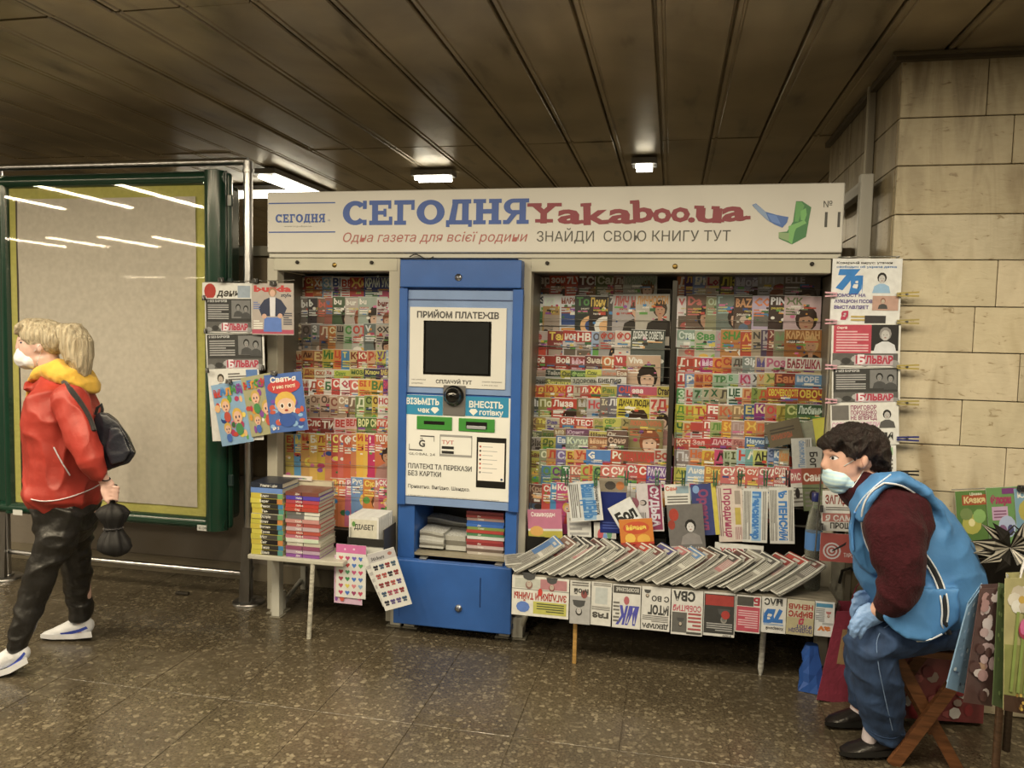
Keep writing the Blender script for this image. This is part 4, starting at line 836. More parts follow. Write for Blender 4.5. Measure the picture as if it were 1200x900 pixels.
def news(tl, tr, hpx, Y, o, draw, label, group=None, bg='d8d0ba', name='newspaper', cat='newspaper', mat='news', th=.003, tilt=0., yaw=0.):
    a, w, h, roll = geo(tl, tr, hpx, Y); s = Sheet(w, h, o, bg, th); draw(s)
    return s.put(name, a, label, cat, group, roll, tilt, yaw, mat)
def bulvar(s, pink=False, face=True):
    if pink: s.r(.03, .30, .58, .97, 'b8404c').ln(.07, .36, .54, .86, 8, 'dca8a0').t('Сергій', .08, .88, .05, 'ecdcd0'); s.r(.58, .38, .97, .97, '2c2a26').face(.78, .74, .17, '8c8478', 'b8b0a0', 'd0ccc0')
    else: s.r(.02, .30, .97, .97, '3c3a34').ln(.06, .40, .5, .84, 7, 'a8a294').t('Я БЕЗ БАР\'ЄРІВ', .05, .88, .06, 'c8c2b2'); s.r(.56, .42, .95, .93, '78746a').face(.70, .72, .10, '24221e', '8c887c').face(.86, .68, .1, '24221e', '8c887c')
    s.r(.02, .04, .97, .32, '5c584e')
    for k in range(7): s.d(.08+.14*k, .14+.08*((k*37) % 3-1)*.6, .07, .08, ['8c887c', '3a3832', 'a8a294'][k % 3], 8)
    s.r(.34, .05, .90, .28, 'b8a49c').t('БУЛЬВАР', .36, .09, .17, 'b02c40', w=.54, bold=.05).d(.42, .17, .06, .12, 'b02c40', 12).t('Б', .385, .08, .2, 'e0cfc4', bold=.05)
def clip(p, label, group, vert=False, col='1c1a16'):
    t = thing('binder_clip', p, label, 'clip', group); x, y, z = p; w, h = (.006, .013) if vert else (.016, .011)
    MB().add([(x-w, y-.008, z-h), (x+w, y-.008, z-h), (x+w, y+.010, z-h), (x-w, y+.010, z-h), (x-w, y-.0015, z+h), (x+w, y-.0015, z+h), (x+w, y+.002, z+h), (x-w, y+.002, z+h)], [(0, 1, 5, 4), (1, 2, 6, 5), (2, 3, 7, 6), (3, 0, 4, 7), (4, 5, 6, 7)], col).build('body', 'plastic', t)
    MB().tube([(x-w*.6, y-.008, z-h), (x-w*.5, y-.014, z+h*.8), (x+w*.5, y-.014, z+h*.8), (x+w*.6, y-.008, z-h)], .0012, 'a8a294', 5).build('wire_handle', 'steel', t)
def peg(p, d, label, col, group, L=.075):
    """wooden or plastic clothes peg whose length runs along d"""
    t = thing('clothes_peg', p, label, 'clothespin', group); d = Vector(d).normalized(); p = Vector(p)
    u = Vector((0, 0, 1)) if abs(d.z) < .7 else Vector((1, 0, 0)); f = d.cross(u).normalized()
    for s in (-1, 1):
        a, b = p-d*L*.35+u*s*.0045, p+d*L*.65+u*s*.0075; m = MB(); vs = []
        for q in (a, b):
            for i, j in ((-1, -1), (1, -1), (1, 1), (-1, 1)): vs.append(q+u*i*.003+f*j*.005)
        m.add(vs, [(0, 1, 2, 3), (4, 7, 6, 5), (0, 4, 5, 1), (1, 5, 6, 2), (2, 6, 7, 3), (3, 7, 4, 0)], col).build('jaw', 'plastic', t)
    MB().tube([p-f*.007+d*L*.1, p+f*.007+d*L*.1], .005, 'a09a8c', 8).build('spring', 'steel', t)
# ------------------------------------------------------------------- left hanging group by the lightbox
LY = 3.50
gL = 'newspapers and magazines hung beside the lightbox'
news((237, 331), (295, 332), 20, LY-.004, 0, lambda s: (s.t('день', .30, .22, .42, '3a3428', w=.45, ital=.2), s.d(.16, .5, .12, .46, 'b03428', 14), s.r(.72, .15, .97, .85, '98a0a0')), 'white newspaper masthead with a red dot and italic title, above the grey tabloids', gL)
news((240, 349), (296, 349), 41, LY-.008, 0, lambda s: bulvar(s), 'upper grey tabloid with red title, beside the lightbox', gL)
news((241, 391), (309, 390), 43, LY, 0, lambda s: bulvar(s), 'second grey tabloid with red title, below the first, beside the lightbox', gL)
news((243, 433), (303, 430), 84, LY-.003, 0, lambda s: (s.face(.25, .86, .13, '3a3020'), s.ln(.4, .8, .75, .95, 4), s.r(.75, .8, .97, .97, '5878a0')), 'white newspaper with small figure, partly behind the childrens magazine', gL)
def kidmag(s, ti, bgc, hair, seed):
    rn = random.Random(seed); s.r(0, 0, 1, 1, bgc)
    for i in range(26): s.d(rn.uniform(.08, .92), rn.uniform(.07, .76), rn.uniform(.04, .10), rn.uniform(.03, .07), rn.choice(PAL+['7ab0c8', 'e8c850', '60a050']), 8)
    for u, v, k in ((.35, .62, .15), (.66, .42, .17), (.3, .25, .12)):
        s.d(u, v+.03, k*.95, k*.75, hair, 12); s.d(u, v, k*.75, k*.62, 'e4b08a', 12); s.d(u-k*.3, v+.01, k*.14, k*.15, '203048', 6); s.d(u+k*.3, v+.01, k*.14, k*.15, '203048', 6); s.d(u, v-k*.3, k*.22, k*.08, 'a03428', 6); s.d(u, v-k*1.1, k*.7, k*.6, rn.choice(['4a8c4c', 'c8503c', '486ca8']), 8)
    cols = ['c83c2c', '3c7cb0', 'd88c28', '4a903c', '8c3c84']
    for i, ch in enumerate(ti): s.t(ch, .06+.88*i/len(ti), .80+.02*(i % 2), .11, cols[i % 5], bold=.06)
news((247, 452), (284, 445), 72, LY-.012, 0, lambda s: kidmag(s, 'МАЛИЙ', '88a8b8', 'd8a83c', 1), 'childrens magazine with colourful figures, tilted, lowest left by the lightbox', gL, mat='gloss', name='magazine', cat='magazine')
news((282, 443), (319, 436), 70, LY-.017, 0, lambda s: kidmag(s, 'НЕПОСИДА', 'a8a070', 'c8a048', 2), 'tilted childrens magazine with colourful title letters and straw-hatted child', gL, mat='gloss', name='magazine', cat='magazine')
def svaty(s):
    rn = random.Random(9); s.r(0, 0, 1, 1, '4c6ca0')
    for i in range(22): s.d(rn.uniform(.08, .92), rn.uniform(.05, .6), rn.uniform(.05, .1), rn.uniform(.03, .06), rn.choice(['8ab0d0', '7c50a0', 'c85840', 'e8e0d0', '3c508c']), 8)
    s.d(.5, .78, .44, .13, 'c8403c', 16).t('Сватья', .16, .86, .09, 'ece4d8', w=.68, bold=.04).t('у нас гості', .2, .75, .06, 'ece0b0', w=.6)
    s.d(.5, .52, .28, .17, 'e0b040', 14).d(.5, .44, .24, .14, 'e8b890', 14)
    for e in (-.1, .1): s.d(.5+e, .45, .06, .05, 'f0ece4', 8).d(.5+e, .45, .035, .035, '4a3020', 8)
    s.d(.5, .37, .05, .02, 'a03428', 8).d(.5, .2, .22, .12, '3c5c98', 10).t('№ 5', .08, .05, .05, 'ecdcc0')
news((309, 440), (353, 435), 68, LY-.024, 0, svaty, 'blue childrens magazine with blond cartoon child, right of the lightbox papers', gL, mat='gloss', name='magazine', cat='magazine')
def burda(s):
    s.r(0, 0, 1, 1, 'b0a08c').r(0, .02, 1, .10, 'b04858').t('burda', .05, .84, .12, 'c0302c', w=.9, bold=.05).t('style', .70, .74, .07, '3c4048', w=.25)
    s.m_ = 0
    s.nx(); s.m.poly([s.pt(.28, .06), s.pt(.72, .06), s.pt(.70, .34), s.pt(.30, .34)], '5878b0')
    s.nx(); s.m.poly([s.pt(.24, .36), s.pt(.76, .36), s.pt(.84, .52), s.pt(.70, .68), s.pt(.56, .73), s.pt(.44, .73), s.pt(.30, .68), s.pt(.16, .52)], '2c3448')
    s.nx(); s.m.poly([s.pt(.44, .36), s.pt(.56, .36), s.pt(.57, .73), s.pt(.43, .73)], 'd8d0c8')
    s.d(.50, .83, .10, .085, '9c7048', 12).d(.5, .81, .065, .07, 'd8a888', 12).d(.30, .36, .06, .05, 'd0a080', 8).d(.68, .37, .06, .05, 'd0a080', 8).ln(.04, .12, .26, .30, 4, 'e8e0d4').ln(.76, .2, .96, .45, 6, '4c4c54').ln(.04, .5, .2, .66, 4, '6878a0')
news((295, 332), (344, 332), 60, LY-.020, 0, burda, 'fashion magazine with red title and woman in navy jacket, top right of hung papers', gL, mat='gloss', name='magazine', cat='magazine')
for i, (px, py, v, lab) in enumerate(((259, 328, 0, 'on top edge of the masthead with the red dot'), (299, 329, 0, 'at the left top corner of the fashion magazine'), (239, 349, 1, 'left of the upper grey tabloid'), (241, 388, 1, 'left of the second grey tabloid'), (243, 434, 1, 'left of the lowest white newspaper'), (308, 431, 1, 'right of the second tabloid, above blue magazine'), (321, 437, 0, 'top of the blue childrens magazine'), (268, 447, 0, 'top of the tilted childrens magazine'), (320, 332, 0, 'top of the fashion magazine, middle'))):
    p = at(px, py, Y=LY-.029); clip((p.x, p.y, p.z), f'small black binder clip {lab}', 'binder clips on the papers by the lightbox', bool(v))
m = MB(); c0, c1 = at(292, 333, Y=3.66), at(316, 330, Y=KY+.04)
m.tube([(at(238, 331, Y=LY+.008).x, LY+.008, at(238, 331, Y=LY).z), (at(345, 329, Y=LY+.008).x, LY+.008, at(345, 329, Y=LY).z+.004)], .0022, '8c8470', 6)
m.tube([(at(316, 331, Y=LY+.008).x, LY+.008, at(316, 331, Y=LY).z), (SX0+.03, KY+.03, at(316, 331, Y=LY).z)], .0022, '8c8470', 6); m.tube([(at(293, 331, Y=LY+.008).x, LY+.008, at(293, 331, Y=LY).z), (fx, fyy-.02, at(293, 331, Y=LY).z)], .0022, '8c8470', 6)
m.tube([(at(305, 331, Y=LY+.008).x, LY+.008, at(305, 331, Y=LY).z), (at(305, 331, Y=LY+.008).x, LY+.008, at(305, 505, Y=LY).z)], .0022, '8c8470', 6); m.tube([(at(246, 331, Y=LY+.008).x, LY+.008, at(246, 331, Y=LY).z), (at(246, 331, Y=LY+.008).x, LY+.008, at(246, 500, Y=LY).z)], .0022, '8c8470', 6)
tag(m.build('wire_hanger', 'steel'), 'thin wire frame the clipped papers hang from, between steel post and kiosk', 'hanger')
# ------------------------------------------------------------------- left book table
TZ = .335
tf = 3.36; tL, tR = at(290, 650, Y=tf).x, at(402, 655, Y=tf).x; TZ = at(340, 654, Y=tf).z
tbl = thing('book_table', ((tL+tR)/2, tf+.15, 0), 'low white table with stacked books in front of the left rack', 'table')
MB().rbox((tL, tf, TZ-.022), (tR, KY-.01, TZ), 'c0b698', r=.004).build('table_top', 'paint', tbl)
p = at(325, 722, Z=0)
for x, y in ((p.x, p.y), ):
    MB().rbox((x-.022, y-.022, .006), (x+.022, y+.022, TZ-.022), 'cfc5a8', r=.003).build('leg', 'paint', tbl)
    MB().rbox((x-.03, y-.03, 0), (x+.03, y+.04, .006), '8a7f66', r=.002).build('foot_plate', 'paint', tbl)
q = at(356, 690, Z=0); MB().rbox((q.x-.016, q.y-.012, 0), (q.x+.016, q.y+.02, TZ-.022), 'b8ae92', r=.003).build('leg', 'paint', tbl)
MB().tube([(p.x, p.y, .03), (q.x-.015, q.y, .05)], .014, 'c4ba9e', 8).build('floor_brace', 'paint', tbl)
s_ = at(362, 748, Z=0); MB().tube([(s_.x, s_.y, 0), (s_.x+.012, tf+.012, TZ-.022)], .0115, 'c8bc9c', 10).build('prop_stick', 'wood', tbl)
def book(p, w, d, h, spine, label, group, stripe=None, title=None, name='book', tcol='e8e0cc', yaw=0., blocks=None, par=None):
    """closed book lying flat, spine to the front; p = front left lower corner"""
    t = bpy.data.objects.new(name, None); COL.objects.link(t); t.location = p; t.rotation_euler = (0, 0, yaw); tag(t, label, 'book', group)
    c = MB().box((0, 0, 0), (w, d, .0015), spine).box((0, 0, h-.0015), (w, d, h), spine).box((0, 0, .0015), (w, .0025, h-.0015), spine); y = -.0004
    for (a, b, col) in blocks or (): c.rect(w*a, .0008, w*b, h-.0008, y, col)
    if title: c.text(title, (w*.30, y-.0004, h*.26), h*.5, tcol, wmax=w*.62)
    o = bpy.data.objects.new('cover', c.mesh('cover', 'gloss')); COL.objects.link(o); o.parent = t
    g = MB().box((.0015, .003, .0017), (w-.003, d-.003, h-.0017), 'cfc4a2'); o = bpy.data.objects.new('pages', g.mesh('pages', 'page')); COL.objects.link(o); o.parent = t
    return t
rb = random.Random(11)
g1, g2 = 'books stacked in the left pile on the low table', 'books stacked in the right pile on the low table'
a0 = at(294, 648, Y=tf+.012); z = TZ+.0005; ztop = at(313, 566, Y=tf+.012).z; n1 = 14; hh = (ztop-z)/n1
sp1 = [('b8a83c', 'Діана'), ('c0ac34', 'Тиша'), ('7c745c', 'Сніг'), ('c8b434', 'Міст'), ('c4b030', 'Гроза'), ('b8a848', 'Вогонь'), ('c8b838', 'Шлях'), ('bcb4a0', 'Острів'), ('d0bc30', 'Тінь'), ('ccb834', 'Ранок'), ('d0be38', 'Берег'), ('d4c038', 'Ключ'), ('6888b8', ''), ('2c3038', 'Хвиля_і_дім')]
for i, (c, t) in enumerate(sp1):
    w = at(332, 648, Y=tf).x-at(294, 648, Y=tf).x-.004; dx = rb.uniform(-.003, .004)
    bl = [(.0, .33, ['c8b834', 'd4c23c', 'ccb430'][i % 3]), (.33, .84, ['26221e', '343028', '201c1a', '4a4438'][i % 4]), (.84, 1., ['4a8c7c', '3c7c9c', 'c87c38', '6a9c5c'][i % 4])] if i < 12 else None
    book((a0.x+dx, tf+.012+rb.uniform(0, .006), z), w, .17, hh-.0006, c, f'book with {"yellow and black" if i < 12 else cname(c)} spine, {ORD[i]} from the bottom of the left pile', g1, blocks=bl, title=t.replace('_', ' ')); z += hh
a0 = at(334.5, 650, Y=tf+.012); z = TZ+.0005; ztop = at(352, 577, Y=tf+.012).z
sp2 = ['8c4c8c', 'b898a0', '904860', 'c0b494', 'd4ccb0', 'b8646c', 'b84c38', 'c0a098', 'a84c40', 'c88878', '6c6860', '686458', 'b8402c', 'c0382c', 'b44048', '54409c', '7c4434']
hh = (ztop-z)/len(sp2)
for i, c in enumerate(sp2):
    w = at(374, 650, Y=tf).x-at(334.5, 650, Y=tf).x; dx = rb.uniform(-.004, .004)
    bl = [(.48, .50, '2c2420')] if i not in (4, 10, 11) else [(.0, .02, '5c8c4c'), (.55, 1., 'd8d0b4' if i > 5 else 'c8d0a8')]
    book((a0.x+dx, tf+.012+rb.uniform(0, .008), z), w+rb.uniform(-.004, .002), .165, hh-.0006, c, f'book with {cname(c)} spine, {ORD[i] if i < 16 else "topmost, seventeenth"} from the bottom of the right pile', g2, blocks=bl, title=['Дім', 'Казка', '', 'Літо', 'Сад', 'Любов', 'Місто', 'Небо'][i % 8]); z += hh
z = TZ+.0005; g3 = 'books in the pile behind the other two'
for i, c in enumerate(['b8a888', 'a89878', 'c0b090', '9c8c74', 'b8a890', 'c4b898', 'ac9c80', 'b0a488', '8c6c54', 'c8bc9c', 'a87c5c', 'c8b890']):
    h_ = .0285; book((at(340, 600, Y=3.55).x+rb.uniform(-.006, .006), 3.55, z), .23, .036+.0, h_-.0006, c, f'{cname(c)} covered book in the rear pile, {ORD[i]} from the bottom', g3); z += h_
tag(magazine('magazine', (at(332, 573, Y=3.548).x, 3.54, TZ+.345), .16, .022, 'c8b8a0', 'КРОСВОРД', '4a3c8c', 'o', 'x', 'magazine', 'g', rb, tilt=-.35), 'small magazine with purple lettering lying on the rear book pile', 'magazine', 'loose magazines on the book piles')
# booklet box with diabetes booklets
bx0, bx1 = at(411, 640, Y=3.44), at(447, 640, Y=3.44); by = 3.44
box = thing('booklet_box', ((bx0.x+bx1.x)/2, by+.07, bx0.z-.06), 'white open box of booklets with a black front strap, left of the terminal', 'box')
zb0, zb1 = at(428, 672, Y=by).z, at(428, 632, Y=by).z
MB().box((bx0.x-.01, by, zb0), (bx1.x+.01, by+.004, zb1-.01), 'd0c8b0').build('front_wall', 'paint', box)
MB().box((bx0.x-.01, by+.004, zb0), (bx0.x-.006, by+.17, zb1+.05), 'c0b8a0').build('side_wall', 'paint', box); MB().box((bx1.x+.006, by+.004, zb0), (bx1.x+.01, by+.17, zb1+.05), '4c4436').build('side_wall', 'paint', box)
MB().box((bx0.x-.01, by+.004, zb0), (bx1.x+.01, by+.17, zb0+.004), 'c0b8a0').build('base', 'paint', box)
MB().rbox((bx0.x-.016, by-.006, zb1-.032), (bx1.x+.014, by-.001, zb1+.006), '1a1814', r=.002).build('strap', 'fabric', box)
MB().box((bx0.x+.005, by+.17, zb0), (bx1.x-.0, by+.172, at(425, 598, Y=by+.17).z-.02), 'b8b09a').build('rear_wall', 'paint', box)
for k in range(9):
    Yk = by+.018+.015*k; a, b = at(409+k*1.9, 604-1.0*k, Y=Yk), at(444+k*1.9, 604-1.0*k, Y=Yk); h = a.z-zb0-.006
    s = Sheet(b.x-a.x, h, 0, 'd8d0bc', .008)
    if k == 0: s.r(.06, .1, .94, .94, 'cfc4a4').t('ДІАБЕТ', .18, .76, .09, '2c2a26', w=.66).d(.16, .85, .06, .05, '5c8c3c').d(.55, .5, .2, .1, 'c88c8c').d(.7, .42, .14, .09, 'b85c6c').d(.45, .4, .12, .07, 'd8a8a0')
    s.put('booklet', a, 'white booklet titled «ДІАБЕТ» with a pink flower, foremost in the box' if k == 0 else f'plain white booklet in the box, {ORD[k]} from the front', 'booklet', 'booklets in the white box', mat='news')
# sticker sheets on the booklet box front
def hearts(s):
    s.r(0, .84, 1, 1, 'd06894').d(.3, .91, .03, .02, 'e8c0d0').d(.6, .92, .04, .02, 'e8c0d0')
    cs = ['c85050', 'b84068', '7060a8', '4070b0', 'c04860', 'c04040', '4c78b0', '50a050', 'b84048', '50905c', 'c85078', 'c84868', 'a83c50', '40884c', '4070b0', '5878a8', 'b84860', 'd8c048', 'd07878', '88a0b0', 'b83c5c', '4870b0', 'a03c60', 'c04058']
    for r in range(6):
        for c in range(4):
            u, v, k = .17+.22*c, .75-.13*r, .075; a = s.W/s.H; col = cs[r*4+c]
            s.nx(); s.m.poly([s.pt(u, v-k*a*1.2), s.pt(u+k, v), s.pt(u+k*.95, v+k*.5*a), s.pt(u+k*.5, v+k*.75*a), s.pt(u, v+k*.4*a), s.pt(u-k*.5, v+k*.75*a), s.pt(u-k*.95, v+k*.5*a), s.pt(u-k, v)], col)
            s.y += .0001; 
gs = 'sticker sheets hung below the booklet box'
news((394, 637), (429, 640), 62, by-.030, 0, hearts, 'sticker sheet of coloured hearts under a pink header', gs, mat='gloss', name='sticker_sheet', cat='stickers')
news((392, 650), (425, 653), 56, by-.022, 0, lambda s: kidmag(s, 'MIX', 'd0a8b0', 'c05070', 4), 'sticker sheet with pink pictures showing under the hearts sheet', gs, mat='gloss', name='sticker_sheet', cat='stickers')
def butterflies(s):
    s.r(0, .84, 1, .99, 'b8b0a4').t('Stickers', .08, .87, .06, '4a4844', w=.5).d(.8, .92, .08, .03, 'a86858'); rn = random.Random(4)
    for r in range(5):
        for c in range(4):
            u, v = .16+.22*c, .74-.155*r; a = s.W/s.H; col = rn.choice(['8c2c30', '2c2c34', '3c5468', 'b05048', '5c4c78', '48606c', 'a84c5c'])
            for sx in (-1, 1): s.d(u+sx*.045, v+.02, .05, .055*a*.9, col, 8); s.d(u+sx*.035, v-.025, .038, .04*a*.9, col, 8)
            s.d(u, v, .012, .07*a*.7, '1c1a18', 6)
            s.y += .0006
news((430, 650), (461, 641), 68, by-.045, 0, butterflies, 'sticker sheet with rows of dark butterflies, turned toward the terminal', gs, mat='gloss', name='sticker_sheet', cat='stickers', yaw=0.)
news((424, 655), (431, 652), 60, by-.036, 0, lambda s: s.ln(.1, .1, .9, .9, 6, 'b8b0a0'), 'pale backing sheet edge between the hearts and butterflies sheets', gs, name='sticker_sheet', cat='stickers')
# ------------------------------------------------------------------- inside the terminal
cY = TY+.06; zc = za+.0008; xa, xb = at(546, 640, Y=cY).x, at(591, 640, Y=cY).x
cols = ['b8a890', '6c5848', 'c0a898', '8c2c2c', 'a83c38', 'd0c8b4', '4c7c4c', 'b03c30', '7c8c40', '3868a8', '2c5c98', 'a08070', '9c3c38', 'a84848']
zt_ = at(565, 600, Y=cY).z; h_ = (zt_-zc)/len(cols)
for i, c in enumerate(cols): book((xa+rb.uniform(-.002, .006), cY+rb.uniform(0, .008), zc), min(xb-xa-.006, tx1-.058-xa-.008), .15, h_-.0005, c, f'{cname(c)} paperback, {ORD[i]} from the bottom of the stack inside the terminal', 'paperbacks inside the terminal', title=['Дім', '', 'Слово'][i % 3]); zc += h_
def mstack(px0, px1, py0, py1, Y, n, lab, bow=.006):
    a, b = at(px0, py1, Y=Y), at(px1, py1, Y=Y); z1 = at(px0, py0, Y=Y).z; z = max(a.z, za+.001); hh = (z1-z)/n
    for i in range(n):
        m = MB(); w, t_ = b.x-a.x, hh-.0004; k = 7; vs = []
        for j in range(k+1):
            u = j/k; q = bow*math.sin(u*math.pi*1.4+.6)*i/n
            for (dy, dz) in ((0, 0), (.13, 0), (.13, t_), (0, t_)): vs.append((w*u, dy, q+dz))
        for j in range(k):
            for e in range(4): m.add([vs[j*4+e], vs[j*4+(e+1) % 4], vs[j*4+4+(e+1) % 4], vs[j*4+4+e]], [(0, 1, 2, 3)][:1], ['c4bca4', '7c7460', 'b4ac94', 'd0c8b0'][(i+(e == 2)) % 4])
        m.add(vs[:4], [(3, 2, 1, 0)], 'b8b098').add(vs[-4:], [(0, 1, 2, 3)], 'b8b098')
        o = bpy.data.objects.new('magazine', m.mesh('magazine', 'page')); COL.objects.link(o); o.location = (a.x+rb.uniform(0, .006), Y, z); z += hh
        tag(o, f'folded magazine, {ORD[i]} from the bottom of the {lab}', 'magazine', 'magazines inside the terminal')
mstack(491, 519, 622, 641, cY+.00, 7, 'grey pile at the left inside the terminal')
mstack(521, 545, 627, 644, cY+.02, 3, 'white pile in the middle inside the terminal', 0)
mstack(493, 546, 607, 617, cY+.162, 4, 'long rear pile inside the terminal', .012)
# ------------------------------------------------------------------- counter in front of the middle and right racks
CYF, CYB = 3.37, 3.62; CTZ = .405
cl, cr = at(601, 690, Y=CYF).x, at(982, 690, Y=CYF).x
ctr = thing('display_counter', ((cl+cr)/2, (CYF+CYB)/2, 0), 'low board counter on sticks under the fanned newspapers', 'counter')
MB().rbox((cl, CYF, CTZ-.02), (cr, CYB-.05, CTZ), '8c8068', r=.003).build('board', 'wood', ctr)
p = at(673, 777, Z=0); MB().rbox((p.x-.009, p.y-.009, 0), (p.x+.009, p.y+.009, CTZ-.02), 'b8883c', r=.002).build('prop_stick', 'wood', ctr)
p = at(891, 791, Z=0); pk = Vector((p.x, p.y, 0)); MB().tube([pk, pk+Vector((.0, .0, .03)), Vector((p.x+.012, p.y, CTZ-.02))], [.006, .013, .014], 'c8bea4', 10).build('prop_stick', 'wood', ctr)
MB().tube([(at(612, 745, Y=KY+.04).x, KY+.02, .06), (at(636, 738, Y=3.5).x, 3.46, CTZ-.02)], .012, 'bdb192', 8).build('bracket', 'paint', ctr)
def folded(x, y, z, yaw, pitch, c1, c2, c3, label, L=.25, Wd=.15, nl=5, th=.017):
    t = bpy.data.objects.new('folded_newspaper', None); COL.objects.link(t); t.location = (x, y, z); t.rotation_euler = (0, -pitch, yaw); tag(t, label, 'newspaper', 'newspapers fanned along the counter')
    def top(u): return .016*u*u*u
    m = MB(); K_ = 8; tl = th/nl
    for l in range(nl):
        z0 = tl*l; off = .004*(nl-l)*rb.uniform(.4, 1.3); dy = rb.uniform(-.003, .003); col = ['bcb49c', '746c58', 'a49c86', '5c5544'][l % 4]
        for j in range(K_):
            u0, u1 = j/K_, (j+1)/K_; xa_, xb_ = off+(L-off)*u0, off+(L-off)*u1; za_, zb_ = z0+top(u0), z0+top(u1)
            m.add([(xa_, dy, za_), (xb_, dy, zb_), (xb_, dy, zb_+tl*.93), (xa_, dy, za_+tl*.93)], [(0, 1, 2, 3)], col)
            m.add([(xa_, dy, za_), (xa_, Wd+dy, za_), (xb_, Wd+dy, zb_), (xb_, dy, zb_)], [(0, 1, 2, 3)], col)
            m.add([(xa_, Wd+dy, za_), (xa_, Wd+dy, za_+tl*.93), (xb_, Wd+dy, zb_+tl*.93), (xb_, Wd+dy, zb_)], [(0, 1, 2, 3)], col)
            m.add([(xa_, dy, za_+tl*.93), (xb_, dy, zb_+tl*.93), (xb_, Wd+dy, zb_+tl*.93), (xa_, Wd+dy, za_+tl*.93)], [(0, 1, 2, 3)], 'd4ccb4')
        m.add([(off, dy, z0), (off, dy, z0+tl*.93), (off, Wd+dy, z0+tl*.93), (off, Wd+dy, z0)], [(0, 1, 2, 3)], col)
    zt2 = lambda u: th+top(u)+.0002
    # rounded fold at the raised end
    vs = []; R_ = th/2
    for a in range(7):
        an = -math.pi/2+math.pi*a/6
        for yy_ in (0, Wd): vs.append((L+R_*1.3*math.cos(an), yy_, R_+R_*math.sin(an)+top(1)))
    m.add(vs, [(2*a, 2*a+2, 2*a+3, 2*a+1) for a in range(6)], c3, True); m.add([vs[2*a] for a in range(7)], [tuple(range(7))], 'b8b098')
    o = bpy.data.objects.new('pages', m.mesh('pages', 'news')); COL.objects.link(o); o.parent = t
    m = MB()
    def strip(u0, u1, v0, v1, col, lift):
        k = max(1, int((u1-u0)*10))
        for j in range(k):
            a, b = u0+(u1-u0)*j/k, u0+(u1-u0)*(j+1)/k
            m.add([(L*a, Wd*v0, zt2(a)+lift), (L*b, Wd*v0, zt2(b)+lift), (L*b, Wd*v1, zt2(b)+lift), (L*a, Wd*v1, zt2(a)+lift)], [(0, 1, 2, 3)], col)
    strip(.02, .98, .04, .97, '98907c', 0); strip(.50, .97, .50, .95, c1, .0002); strip(.55, .96, .06, .48, c2, .0002)
    for q in range(9): strip(.05, .5 if q % 3 else .4, .08+.095*q, .13+.095*q, '5c574a' if q % 2 else '7c7666', .0002)
    for q in range(5): strip(.62, .94, .10+.08*q, .13+.08*q, 'b8b09c' if c2 != 'c4bca4' else '4c483e', .0004)
    strip(.86, .97, .1, .9, c3, .0005); strip(.89, .94, .25, .55, 'b8b09c', .0007)
    o = bpy.data.objects.new('printed_page', m.mesh('printed_page', 'news')); COL.objects.link(o); o.parent = t
    return t
tips = [664, 679, 691, 702, 714, 725, 737, 751, 768, 782, 797, 813, 829, 843, 857, 872, 886, 901, 917, 934, 951, 969]
tc_ = [('486c90', 'c4bca4', '5c80a0'), ('6c6458', '8c4438', '7c5c48'), ('4a463e', 'c4bca4', '3c3a34'), ('5c4c48', 'a87068', '4c443c'), ('8c4034', 'c4bca4', '5c3c34'), ('4a463e', '6c6458', 'a09880'), ('3c3a36', 'c4bca4', '504c44'), ('a0382c', 'b89080', '8c342c'), ('4a463e', 'c4bca4', 'a83c30'), ('984038', '6c6458', '6c3c34'), ('5c5480', 'c4bca4', '4c4870'), ('8c3c3c', '605c50', 'b87068')]
for i in range(len(tips)-1, -1, -1):
    tip = at(tips[i]-1, 652+5*math.sin(i*1.7), Y=3.47); yaw = math.radians(26+rb.uniform(-4, 4)); pit = math.radians(24+rb.uniform(-.6, .6)); L = .25
    x = tip.x-L*math.cos(yaw)*math.cos(pit); y = CYF-.040+.016*(i % 3)+rb.uniform(-.004, .004)
    c1, c2, c3 = tc_[i % 12]; pos = f'{ORD[i]} from the left' if i < 11 else f'{ORD[21-i]} from the right'
    folded(x, y, CTZ+.004, yaw, pit, c1, c2, c3, f'folded newspaper with {cname(c1)} print in the counter fan, {pos}', L=L)
p = at(592, 668, Y=CYF+.02)
folded(p.x, CYF+.005, CTZ+.016, math.radians(14), math.radians(6), '486c90', 'b8b8b0', '5c80a0', 'folded newspaper with blue print, leftmost and lying flattest on the counter', L=.30, Wd=.16)
# papers hung from the front edge of the counter
FY = CYF-.012; gF = 'newspapers hung upside down from the counter edge'
def zag(s): s.r(.05, .06, .95, .30, 'b8b49c').r(.0, .32, 1, .34, '8c8878').t('ЗАГАДКИ И ТАЙНЫ', .04, .42, .16, 'a8342c', w=.92, bold=.04).r(.04, .62, .62, .93, 'b8b048').ln(.08, .66, .56, .9, 4, '4c5030').d(.8, .78, .12, .14, '5878b0').r(.04, .05, .5, .3, 'b07470').face(.3, .24, .1, '8c4c44').face(.7, .2, .12, '8c6454'); s.d(.5, .38, .04, .1, 'c83428')
def g1_(s): s.r(.0, .35, 1, 1, 'a8a294').face(.55, .7, .32, '3c3830', 'b8b0a0').d(.3, .3, .16, .1, '8c4840').t('Мой', .1, .18, .12, '3c3a34').ln(.1, .03, .9, .14, 2)
def g2_(s): s.t('газ', .12, .70, .16, '4c483e', w=.8, bold=.05).ln(.05, .56, .95, .66, 3).r(.2, .12, .8, .5, 'b8b8a8').ln(.06, .02, .9, .1, 2)
